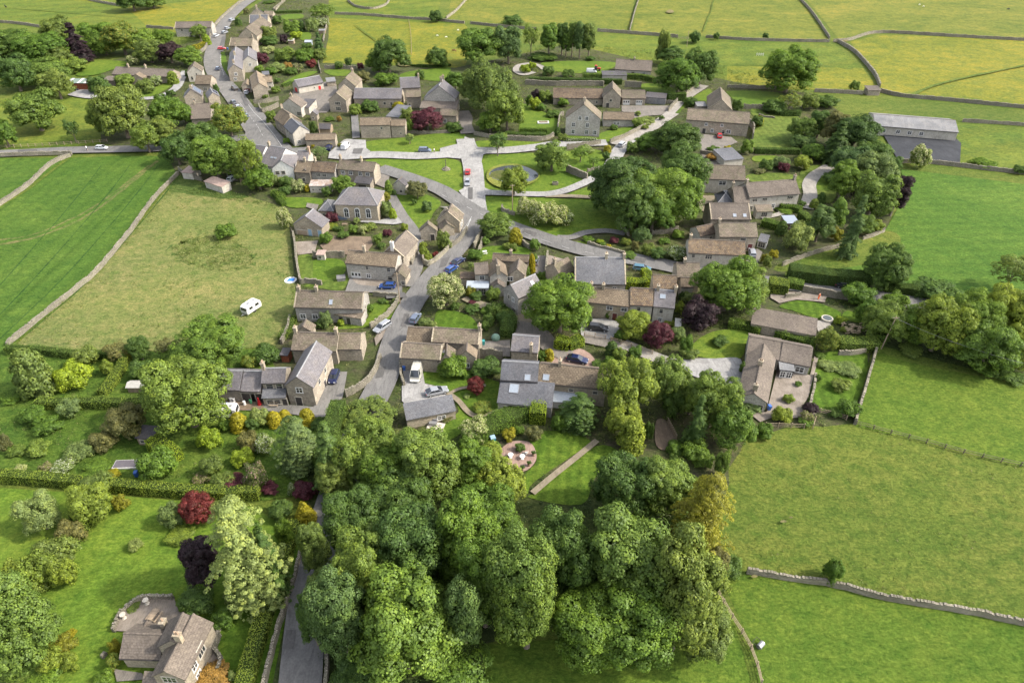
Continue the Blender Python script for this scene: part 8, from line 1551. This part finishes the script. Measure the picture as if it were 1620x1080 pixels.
m = MB(); m.box(-2.2, 2.2, -1.0, 1.0, 0, 1.4); m2 = MB(); m2.hexa([(-2.4, -1.2, 1.4), (2.4, -1.2, 1.4), (2.4, 1.2, 1.4), (-2.4, 1.2, 1.4), (-2.4, -.1, 1.9), (2.4, -.1, 1.9), (2.4, .1, 1.9), (-2.4, .1, 1.9)])
simple('poultry_shed', 'low pale-roofed hut above the orchard hedge', 'hut', 17, 675, 290, 0, [('wall', m, W_WOOD), ('roof', m2, plain('pale_sheet', (0.42, 0.40, 0.36), .7))])
m = MB(); m.box(-.9, .9, -.7, .7, 0, .75); m2 = MB(); m2.box(-.75, .75, -.55, .55, .7, .78)
simple('stone_trough', 'square stone trough on the grass right of the pond', 'trough', 8, 963, 500, 5, [('trough_wall', m, W_DRY), ('water', m2, plain('trough_water', (.03, .035, .03), .1))])
# village cross on stepped base
a = MB(); a.tube((0, 0, 0), (0, 0, .3), 1.5, 1.4, 8); b = MB(); b.tube((0, 0, .3), (0, 0, .6), 1.0, .95, 8); b.tube((0, 0, .6), (0, 0, .95), .55, .45, 8); c = MB(); c.tube((0, 0, .95), (0, 0, 3.2), .14, .10, 8); c.box(-.2, .2, -.1, .1, 3.2, 3.4)
simple('village_cross', 'old stone cross shaft on a stepped base in the triangular green', 'stone cross', 7, 1435, 372, 0, [('lower_step', a, W_DRY), ('upper_step', b, W_DRY), ('shaft', c, plain('dark_stone', (.07, .065, .055), .9))])
# poles
def pole(k, x, y, label, h=8.5, lean=0.0, arm=True):
    a = MB(); a.tube((0, 0, -.3), (lean, 0, h), .14, .10, 8); parts = [('pole_shaft', a, WOOD)]
    if arm: b = MB(); b.box(lean - .7, lean + .7, -.05, .05, h - .45, h - .33); parts.append(('crossarm', b, WOOD)); i_ = MB(); [i_.tube((lean + q, 0, h - .33), (lean + q, 0, h - .15), .05, .04, 6) for q in (-.6, 0, .6)]; parts.append(('insulator', i_, METAL))
    simple('utility_pole', label, 'utility pole', k, x, y, 0, parts)
pole(9, 1160, 860, 'wooden utility pole between the blue hatchback yard and the road'); pole(8, 597, 745, 'wooden utility pole on the lower green by the blossom bushes', 9); pole(20, 805, 800, 'leaning wooden electricity pole by the right field corner', 8.5, .5); pole(3, 1430, 640, 'thin wooden pole by the yellow bushes', 8, 0, False)
pole(5, 1405, 270, 'far wooden pole beside the level field wall', 8, 0, False)
def wires():
    mb = MB(); a = P(*T(20, 805, 800)); a = Vector((a.x + .5, a.y, 8.2)); b = P(1650, 640); b = Vector((b.x, b.y, 8.2)); prev = None
    for i in range(25):
        t = i / 24; p = a.lerp(b, t); p.z -= 4 * 1.2 * t * (1 - t)
        if prev: mb.tube(prev, p, .022, .022, 4)
        prev = p
    tag(link('power_line', mb.mesh('power_line', [METAL], uv=False)), 'thin overhead line sagging from the leaning pole over the pasture', 'cable')
wires()
# goal-like frames in the far field, paddling pool, roller, logs, hay shelter
fr = MB()
for x in (-1.6, -.5, .6, 1.7):
    fr.tube((x, 0, 0), (x, 0, 1.6), .06, .06, 5)
fr.tube((-1.8, 0, 1.2), (1.9, 0, 1.2), .06, .06, 5); fr.tube((-1.8, 0, .6), (1.9, 0, .6), .06, .06, 5)
simple('jump_frame', 'white barred frame standing in the far mown field', 'frame', 6, 410, 258, 0, [('frame_bars', fr, WHITE)])
pp = MB(); pp.tube((0, 0, 0), (0, 0, .08), 1.6, 1.5, 20); pw_ = MB(); pw_.hexa([(-.8, -.7, .09), (.95, -.6, .09), (1.0, .6, .09), (-.6, .5, .09), (-.6, -.5, .3), (.8, -.4, .3), (.85, .4, .35), (-.45, .35, .3)])
simple('paddling_pool', 'blue tarpaulin heap on a pale sheet at the meadow edge', 'tarpaulin', 9, 120, 620, 0, [('ground_sheet', pp, plain('pale_sheet2', (.5, .5, .48), .8)), ('tarpaulin', pw_, plain('blue_tarp', (.03, .16, .5), .5))])
rl = MB(); rl.tube((-.5, 0, .4), (.5, 0, .4), .38, .38, 18); rl2 = MB(); rl2.tube((-.55, 0, .4), (-.55, 1.0, .5), .04, .04, 5); rl2.tube((.55, 0, .4), (.55, 1.0, .5), .04, .04, 5); rl2.tube((-.55, 1.0, .5), (.55, 1.0, .5), .04, .04, 5)
simple('field_roller', 'small grey field roller on the lower right pasture', 'roller', 22, 398, 940, 40, [('drum', rl, METAL), ('drawbar', rl2, BLACK)])
fs = MB(); fs.box(-2.6, 2.6, -2.0, 2.0, 0, 2.2); fr_ = MB(); fr_.hexa([(-2.9, -2.4, 2.2), (2.9, -2.4, 2.2), (2.9, 2.3, 2.9), (-2.9, 2.3, 2.9), (-2.9, -2.4, 2.35), (2.9, -2.4, 2.35), (2.9, 2.3, 3.05), (-2.9, 2.3, 3.05)])
simple('field_shelter', 'little stone field shelter where the curving walls meet', 'shelter', 6, 920, 432, 0, [('wall', fs, W_STONE), ('roof', fr_, R_TILE)])
def logs():
    rng = random.Random(4); p = P(*T(16, 1415, 300)); root = thing('log_pile', 'heap of stacked firewood logs in the walled garden corner', 'log pile', (p.x, p.y, gz(p.x, p.y)), 0)
    mb = MB()
    for i in range(90):
        x, y = rng.uniform(-3, 3), rng.uniform(-1.6, 1.6); z = rng.uniform(.1, 1.0); a = rng.uniform(-.5, .5)
        mb.tube((x, y, z), (x + .6 * math.cos(a), y + .6 * math.sin(a), z + rng.uniform(-.15, .15)), .13, .13, 6)
    link('log', mb.mesh('log', [plain('cut_logs', (.36, .28, .18), .9, var=.4)], uv=False), root)['kind'] = 'stuff'
logs()
gc = MB(); gc.ball((0, 0, .7), (1.0, 1.0, .9), 12, 6)
simple('covered_furniture', 'green cover over garden furniture by the dark hedge', 'cover', 15, 765, 285, 0, [('cover', gc, plain('green_cover', (.12, .2, .15), .7))])
dk = MB(); dk.box(-1.6, 1.6, -1.3, 1.3, 0, .2); sf = MB(); sf.box(-1.3, .1, .1, 1.2, .2, .85); sf.box(-1.3, .1, .9, 1.25, .85, 1.2)
simple('deck_lounge', 'pale timber deck with a grey sofa behind the slate garage', 'deck', 15, 370, 860, -10, [('deck_boards', dk, plain('pale_deck', (.45, .4, .34), .8)), ('sofa', sf, METAL)])
bt = MB(); bt.box(-.45, .45, -.4, .4, 0, .8); bl_ = MB(); bl_.hexa([(-.5, -.45, .8), (.5, -.45, .8), (.5, .45, .8), (-.5, .45, .8), (-.45, -.4, .9), (.45, -.4, .9), (.45, .4, 1.05), (-.45, .4, 1.05)])
simple('beehive', 'blue-green box hive in the shrubbery left of the golden bush', 'hive', 24, 862, 340, 20, [('hive_box', bt, TEAL), ('lid', bl_, BLUEP)])
# well or sculpture by the long low building
wl = MB(); wl.tube((0, 0, 0), (0, 0, .8), 1.3, 1.3, 20); w2_ = MB(); w2_.tube((0, 0, .75), (0, 0, .84), 1.0, 1.0, 18)
simple('round_pool', 'round stone-edged pool beside the long low building', 'pool', 16, 1250, 245, 0, [('pool_wall', wl, STONE_TRIM), ('water', w2_, plain('pool_water', (.05, .06, .06), .08))])
bs_ = MB(); bs_.tube((0, 0, 0), (0, 0, .25), .35, .2, 10); bs_.tube((0, 0, .25), (0, 0, .8), .12, .1, 8); bs_.tube((0, 0, .8), (0, 0, .92), .42, .42, 14)
for k, x, y, l in ((19, 447, 340, 'white round bird bath at the top of the raised terrace'), (19, 230, 478, 'white stone bowl at the left of the raised terrace')):
    m = MB(); m.v, m.f, m.m = list(bs_.v), list(bs_.f), list(bs_.m); simple('bird_bath', l, 'bird bath', k, x, y, 0, [('bowl', m, STONE_TRIM)])
# stones along the street verge
st = MB(); st.ball((0, 0, .12), (.28, .2, .2), 7, 4); stm = st.mesh('verge_stone', [WHITE], uv=False)
for i in range(14):
    t = i / 13; x = 478 + 30 * t ** 2 - 4 * math.sin(t * 3); y = 530 + 190 * t; p = P(*T(2, x, y))
    tag(link('verge_stone', stm, None, (p.x, p.y, gz(p.x, p.y) - .03), i * .7), 'small white stone in the row edging the narrow street verge', 'stone', 'white stones along the street verge')
# ------------------------------------------------------------------ animals and people
def skin(name, pts, edges, rads, mat, root_i=0, sub=1):
    me = bpy.data.meshes.new(name); me.from_pydata(pts, edges, []); o = bpy.data.objects.new(name, me); COL.objects.link(o)
    sk = o.modifiers.new('skin', 'SKIN'); sv_ = me.skin_vertices[0].data if me.skin_vertices else None
    if sv_ is None:
        bm = bmesh.new(); bm.from_mesh(me); bm.verts.layers.skin.verify(); bm.to_mesh(me); bm.free(); sv_ = me.skin_vertices[0].data
    for i, r in enumerate(rads): sv_[i].radius = r if isinstance(r, tuple) else (r, r); sv_[i].use_root = (i == root_i)
    ss = o.modifiers.new('sub', 'SUBSURF'); ss.levels = sub; ss.render_levels = sub; me.materials.append(mat); return o
def quadruped(k, x, y, rz, s, mat, dark, label, cat, graze=False, hornless=True):
    hz = .55 if graze else 1.75
    pts = [(-.62, 0, 1.12), (0, 0, 1.1), (.6, 0, 1.15), (.95, 0, 1.3 if graze else 1.45), (1.2, 0, hz), (1.5, 0, hz - .18),
           (-.7, .2, .95), (-.62, .22, .72), (-.78, .22, .42), (-.72, .22, .04), (-.7, -.2, .95), (-.55, -.22, .72), (-.7, -.22, .42), (-.64, -.22, .04),
           (.58, .18, .85), (.6, .2, .48), (.58, .2, .04), (.6, -.18, .85), (.68, -.2, .48), (.66, -.2, .04), (-.85, 0, 1.1), (-.98, 0, .6)]
    ed = [(0, 1), (1, 2), (2, 3), (3, 4), (4, 5), (0, 6), (6, 7), (7, 8), (8, 9), (0, 10), (10, 11), (11, 12), (12, 13), (2, 14), (14, 15), (15, 16), (2, 17), (17, 18), (18, 19), (0, 20), (20, 21)]
    ra = [.29, .31, .28, .18, .13, .08, .15, .11, .06, .05, .15, .11, .06, .05, .13, .07, .05, .13, .07, .05, .06, .05]
    b = skin(cat + '_body', [(a * s, b_ * s, c * s) for a, b_, c in pts], ed, [r * s for r in ra], mat, 1); p = P(*T(k, x, y)); b.location = (p.x, p.y, gz(p.x, p.y)); b.rotation_euler = (0, 0, R(rz)); b.name = cat
    tag(b, label, cat)
    e = MB()
    for sy in (-1, 1): e.hexa([(1.14 * s, sy * .09 * s - .03 * s, (hz + .08) * s), (1.2 * s, sy * .09 * s - .03 * s, (hz + .08) * s), (1.2 * s, sy * .09 * s + .03 * s, (hz + .08) * s), (1.14 * s, sy * .09 * s + .03 * s, (hz + .08) * s), (1.13 * s, sy * .12 * s, (hz + .24) * s), (1.15 * s, sy * .12 * s, (hz + .24) * s), (1.15 * s, sy * .13 * s, (hz + .24) * s), (1.13 * s, sy * .13 * s, (hz + .24) * s)])
    link('ears', e.mesh('ears', [dark], uv=False), b); return b
HORSE = plain('chestnut_coat', (.14, .05, .025), .8); WOOL = plain('fleece', (.6, .58, .5), .95); COWB = plain('black_hide', (.02, .018, .018), .8)
quadruped(4, 985, 375, 175, 1.05, HORSE, HORSE, 'chestnut horse grazing in the buttercup paddock', 'horse', True)
for k, x, y, rz, l in ((6, 1140, 26, 20, 'white sheep in the top right pasture, larger of two'), (6, 1160, 34, 200, 'white sheep just right of another at the top right'), (4, 862, 262, 0, 'white sheep lying out left in the right paddock'), (4, 925, 272, 10, 'white sheep in the middle of the right paddock'), (4, 1010, 222, 30, 'pale sheep nearest the bright green paddock tree')):
    quadruped(k, x, y, rz, .62, WOOL, DARKP, l, 'sheep', True)
quadruped(24, 0, 0, 0, .01, COWB, COWB, 'x', 'cow') if False else None
quadruped(1, 40, 52, 150, 1.0, COWB, COWB, 'black cow alone in the far left field', 'cow'); quadruped(6, 1545, 48, 10, .9, COWB, COWB, 'black cow alone in the top right field', 'cow', True)
SKINM = plain('skin', (.5, .32, .23), .6, var=.05)
def person(k, x, y, rz, top, legs, label, lean=0.0):
    pts = [(0, 0, .95), (0, 0, 1.15), (0, -.02, 1.38), (0, -.01, 1.5), (0, -.03, 1.62), (0, -.02, 1.74),
           (-.19, 0, 1.42), (-.26, -.03, 1.15), (-.25, -.16, .95), (.19, 0, 1.42), (.26, -.02, 1.15), (.24, -.14, .93), (-.1, 0, .88), (-.11, -.03, .5), (-.11, .06, .08), (.1, 0, .88), (.12, -.08, .5), (.12, -.04, .08), (-.11, -.1, .05), (.12, -.2, .05)]
    ed = [(0, 1), (1, 2), (2, 3), (3, 4), (4, 5), (2, 6), (6, 7), (7, 8), (2, 9), (9, 10), (10, 11), (0, 12), (12, 13), (13, 14), (0, 15), (15, 16), (16, 17), (14, 18), (17, 19)]
    ra = [.15, .14, .16, .06, .1, .09, .07, .05, .04, .07, .05, .04, .1, .07, .05, .1, .07, .05, .05, .05]
    b = skin('person', pts, ed, ra, SKINM, 0, 2); p = P(*T(k, x, y)); b.location = (p.x, p.y, gz(p.x, p.y)); b.rotation_euler = (0, 0, R(rz)); tag(b, label, 'person')
    m = MB(); m.tube((0, -.01, .9), (0, -.01, 1.2), .19, .17, 12); m.tube((0, -.01, 1.2), (0, -.01, 1.47), .17, .14, 12)
    for sx in (-1, 1): m.tube((sx * .15, -.01, 1.44), (sx * .265, -.03, 1.13), .085, .07, 8)
    link('jacket', m.mesh('jacket', [top], uv=False), b)
    t = MB()
    for sx in (-1, 1): t.tube((sx * .1, 0, .93), (sx * .115, -.05, .5), .12, .095, 8); t.tube((sx * .115, -.05, .5), (sx * .115, .02, .1), .095, .08, 8)
    link('trousers', t.mesh('trousers', [legs], uv=False), b)
    h = MB(); h.ball((0, .01, 1.71), (.115, .12, .11), 10, 6); link('hair', h.mesh('hair', [plain('hair', (.08, .05, .03), .9)], uv=False), b)
CW1 = plain('white_cloth', (.7, .7, .7), .9); CD = plain('dark_cloth', (.04, .045, .07), .9); CO = plain('orange_cloth', (.75, .13, .03), .8); CRd = plain('red_cloth', (.5, .03, .03), .8)
person(7, 1335, 240, 90, CW1, CD, 'person in a white top walking beside the blue-grey off-road car'); person(16, 1202, 128, 200, CO, CO, 'person in orange-red clothes standing on the stone terrace'); person(1, 556, 962, 90, CW1, CD, 'person in pale clothes walking on the left country road')
# things outside the cart shed
uu = MB(); uu.tube((0, 0, 0), (0, 0, 1.7), .42, .10, 10)
simple('parasol', 'closed bright red parasol beside the farmhouse wall', 'parasol', 14, 352, 915, 0, [('folded_canopy', uu, REDP)])
for i, (x, y, l) in enumerate(((178, 895, 'leftmost white sack outside the open cart shed'), (158, 892, 'white tub next to the leftmost sack'), (250, 915, 'white bucket in the middle of the farmyard clutter'), (293, 905, 'pale green churn right of the farmyard bench'))):
    m = MB(); m.tube((0, 0, 0), (0, 0, .75), .3, .25, 10); m.tube((0, 0, .75), (0, 0, .82), .28, .28, 10); simple('storage_tub', l, 'tub', 14, x, y, 0, [('tub', m, WHITE if i != 3 else BINGREEN)])
ub = MB(); ub.box(-.5, .5, -.4, .4, 0, .8); simple('storage_box', 'bright blue box beside the half-hidden caravan', 'box', 14, 117, 930, 0, [('box_body', ub, plain('bright_blue', (.02, .12, .6), .5))])
# ------------------------------------------------------------------ undergrowth and rank grass: too many plants for anyone to count
def inside(px, py, poly):
    c = np.zeros(len(px), bool); n = len(poly); j = n - 1
    for i in range(n):
        xi, yi = poly[i]; xj, yj = poly[j]
        if yi != yj: c ^= ((yi > py) != (yj > py)) & (px < (xj - xi) * (py - yi) / (yj - yi) + xi)
        j = i
    return c
HARD = {'road', 'lane', 'lawn', 'driveway', 'yard', 'terrace', 'patio', 'path', 'pond', 'pond_weed', 'car_park', 'footway', 'hardstanding', 'soil_bed'}
def scatter(name, label, poly_px, dens, rad, nl, leaf, colour, flat=.8, seed=1, skip=HARD, patch=0.5, up=.3):
    poly = [tuple(P(x, y))[:2] for x, y in poly_px]; xs = [p[0] for p in poly]; ys = [p[1] for p in poly]; rs = np.random.RandomState(seed)
    n = int((max(xs) - min(xs)) * (max(ys) - min(ys)) * dens); x = rs.uniform(min(xs), max(xs), n); y = rs.uniform(min(ys), max(ys), n)
    ok = inside(x, y, poly); x, y = x[ok], y[ok]
    f = np.sin(x * .21 + 1.3 * np.sin(y * .13)) + np.sin(y * .26 + 1.7 * np.sin(x * .11)); ok = f > -2 + 2.6 * patch; x, y = x[ok], y[ok]
    bad = np.zeros(len(x), bool)
    for pts, z, nm in SHEETS:
        if nm in skip: bad |= inside(x, y, pts)
    for fp in FOOT: bad |= inside(x, y, fp)
    x, y = x[~bad], y[~bad]; m = len(x)
    if not m: return
    r = rs.uniform(rad[0], rad[1], m) * (1 + rs.uniform(0, 1, m) ** 4); ci = np.repeat(np.arange(m), nl); d = sph(rs, m * nl); d[:, 2] = np.abs(d[:, 2])
    cen = np.stack([x[ci], y[ci], np.full(m * nl, .12)], 1) + d * r[ci][:, None] * np.array([1, 1, flat * 1.3]) * (rs.uniform(.4, 1, m * nl) ** .5)[:, None]
    cv = rs.uniform(0, 1, m); v = np.stack([cv[ci] * .8 + rs.uniform(0, .2, m * nl), rs.uniform(0, 1, m * nl), np.clip(cv[ci][::-1] + rs.normal(0, .12, m * nl), 0, 1)], 1)
    me = leaf_mesh(name, cen, d + np.array([0, 0, up]) + rs.normal(size=d.shape) * .4, leaf * rs.uniform(.7, 1.3, m * nl), v, rs)
    o = link(name, me); o['kind'] = 'stuff'; o.material_slots[0].link = 'OBJECT'; o.material_slots[0].material = colour; return o
U1 = leaf_mat('undergrowth_leaf', (0.085, 0.125, 0.025), (0.30, 0.29, 0.12), .05); U2 = leaf_mat('undergrowth_dark', (0.06, 0.095, 0.022)); U3 = leaf_mat('rank_grass', (0.10, 0.14, 0.028), (0.22, 0.2, 0.09), .10, var=.2)
scatter('undergrowth', '', [(285, 60), (440, -2), (520, 10), (505, 120), (560, 125), (720, 115), (745, 190), (730, 215), (560, 215), (470, 235), (450, 260), (380, 230), (280, 230), (180, 150)], .34, (.4, 1.0), 22, .085, U1, seed=2, patch=.42)
scatter('undergrowth', '', [(745, 110), (900, 60), (1100, 90), (1290, 150), (1360, 200), (1420, 290), (1390, 370), (1250, 405), (1230, 440), (1050, 425), (1000, 250), (870, 230), (740, 200)], .34, (.4, 1.0), 22, .085, U1, seed=3, patch=.45)
scatter('undergrowth', '', [(380, 235), (600, 262), (740, 345), (660, 460), (560, 580), (470, 560), (455, 330), (400, 305)], .5, (.35, .85), 22, .08, U1, seed=4, patch=.45)
scatter('undergrowth', '', [(670, 470), (745, 380), (880, 395), (1060, 430), (1230, 450), (1400, 480), (1390, 560), (1290, 690), (1190, 690), (960, 700), (720, 720), (560, 700), (620, 600)], .55, (.35, .85), 24, .075, U1, seed=5, patch=.4)
scatter('undergrowth', '', [(490, 690), (720, 690), (900, 760), (1110, 840), (1140, 925), (770, 1015), (700, 1090), (515, 1090), (500, 900)], .5, (.35, .9), 26, .085, U2, seed=6, patch=.1)
scatter('undergrowth', '', [(1400, 490), (1460, 492), (1700, 520), (1700, 620), (1560, 600), (1440, 570), (1385, 545)], .4, (.35, .9), 24, .08, U2, seed=7, patch=.1)
scatter('rank_grass', '', [(-60, 565), (20, 556), (300, 562), (420, 556), (440, 600), (340, 640), (500, 680), (500, 775), (420, 785), (200, 765), (-60, 742)], .8, (.2, .5), 12, .06, U3, seed=8, patch=.45, flat=.7)
scatter('rank_grass', '', [(285, 279), (330, 296), (420, 312), (452, 330), (460, 400), (467, 470), (460, 530), (438, 546), (300, 554), (100, 551), (26, 549), (152, 436), (217, 362)], .25, (.2, .45), 12, .07, U3, seed=9, patch=.62, flat=.6, skip=set())
scatter('rank_grass', '', [(1165, 742), (1200, 698), (1290, 678), (1480, 712), (1690, 765), (1690, 990), (1350, 920), (1190, 902)], .22, (.15, .4), 12, .06, U3, seed=10, patch=.6, flat=.5, skip=set())
scatter('rank_grass', '', [(1180, 900), (1350, 918), (1620, 980), (1700, 1000), (1700, 1012), (1350, 930), (1180, 912)], 1.6, (.25, .5), 12, .06, U3, seed=11, patch=.2, flat=.8, skip=set())
scatter('rank_grass', '', [(0, 545), (120, 455), (205, 365), (283, 272), (292, 280), (215, 375), (130, 465), (25, 556)], .9, (.25, .5), 12, .07, U3, seed=12, patch=.25, flat=.8, skip=set())
scatter('rank_grass', '', [(272, 392), (300, 378), (345, 372), (388, 388), (404, 405), (396, 424), (355, 430), (310, 422), (285, 412)], 1.4, (.3, .6), 14, .08, U1, seed=13, patch=.05, flat=.9, skip=set())
scatter('rank_grass', '', [(285, 279), (330, 294), (400, 306), (440, 330), (400, 322), (330, 312), (275, 300)], 1.0, (.3, .6), 14, .08, U1, seed=14, patch=.2, flat=.9, skip=set())
scatter('rank_grass', '', [T(22, 770, 70), T(22, 900, 104), T(22, 1040, 139), T(22, 1200, 184), T(22, 1424, 234), T(22, 1424, 256), T(22, 1200, 206), T(22, 1040, 161), T(22, 900, 126), T(22, 770, 90)], 1.8, (.25, .5), 12, .06, U1, seed=21, patch=.15, flat=.8, skip=set())
scatter('rank_grass', '', [T(22, 215, 720), T(22, 280, 800), T(22, 350, 910), T(22, 400, 1010), T(22, 430, 1130), T(22, 400, 1130), T(22, 370, 1020), T(22, 330, 930), T(22, 265, 830)], 1.6, (.25, .5), 12, .06, U3, seed=22, patch=.2, flat=.8, skip=set())
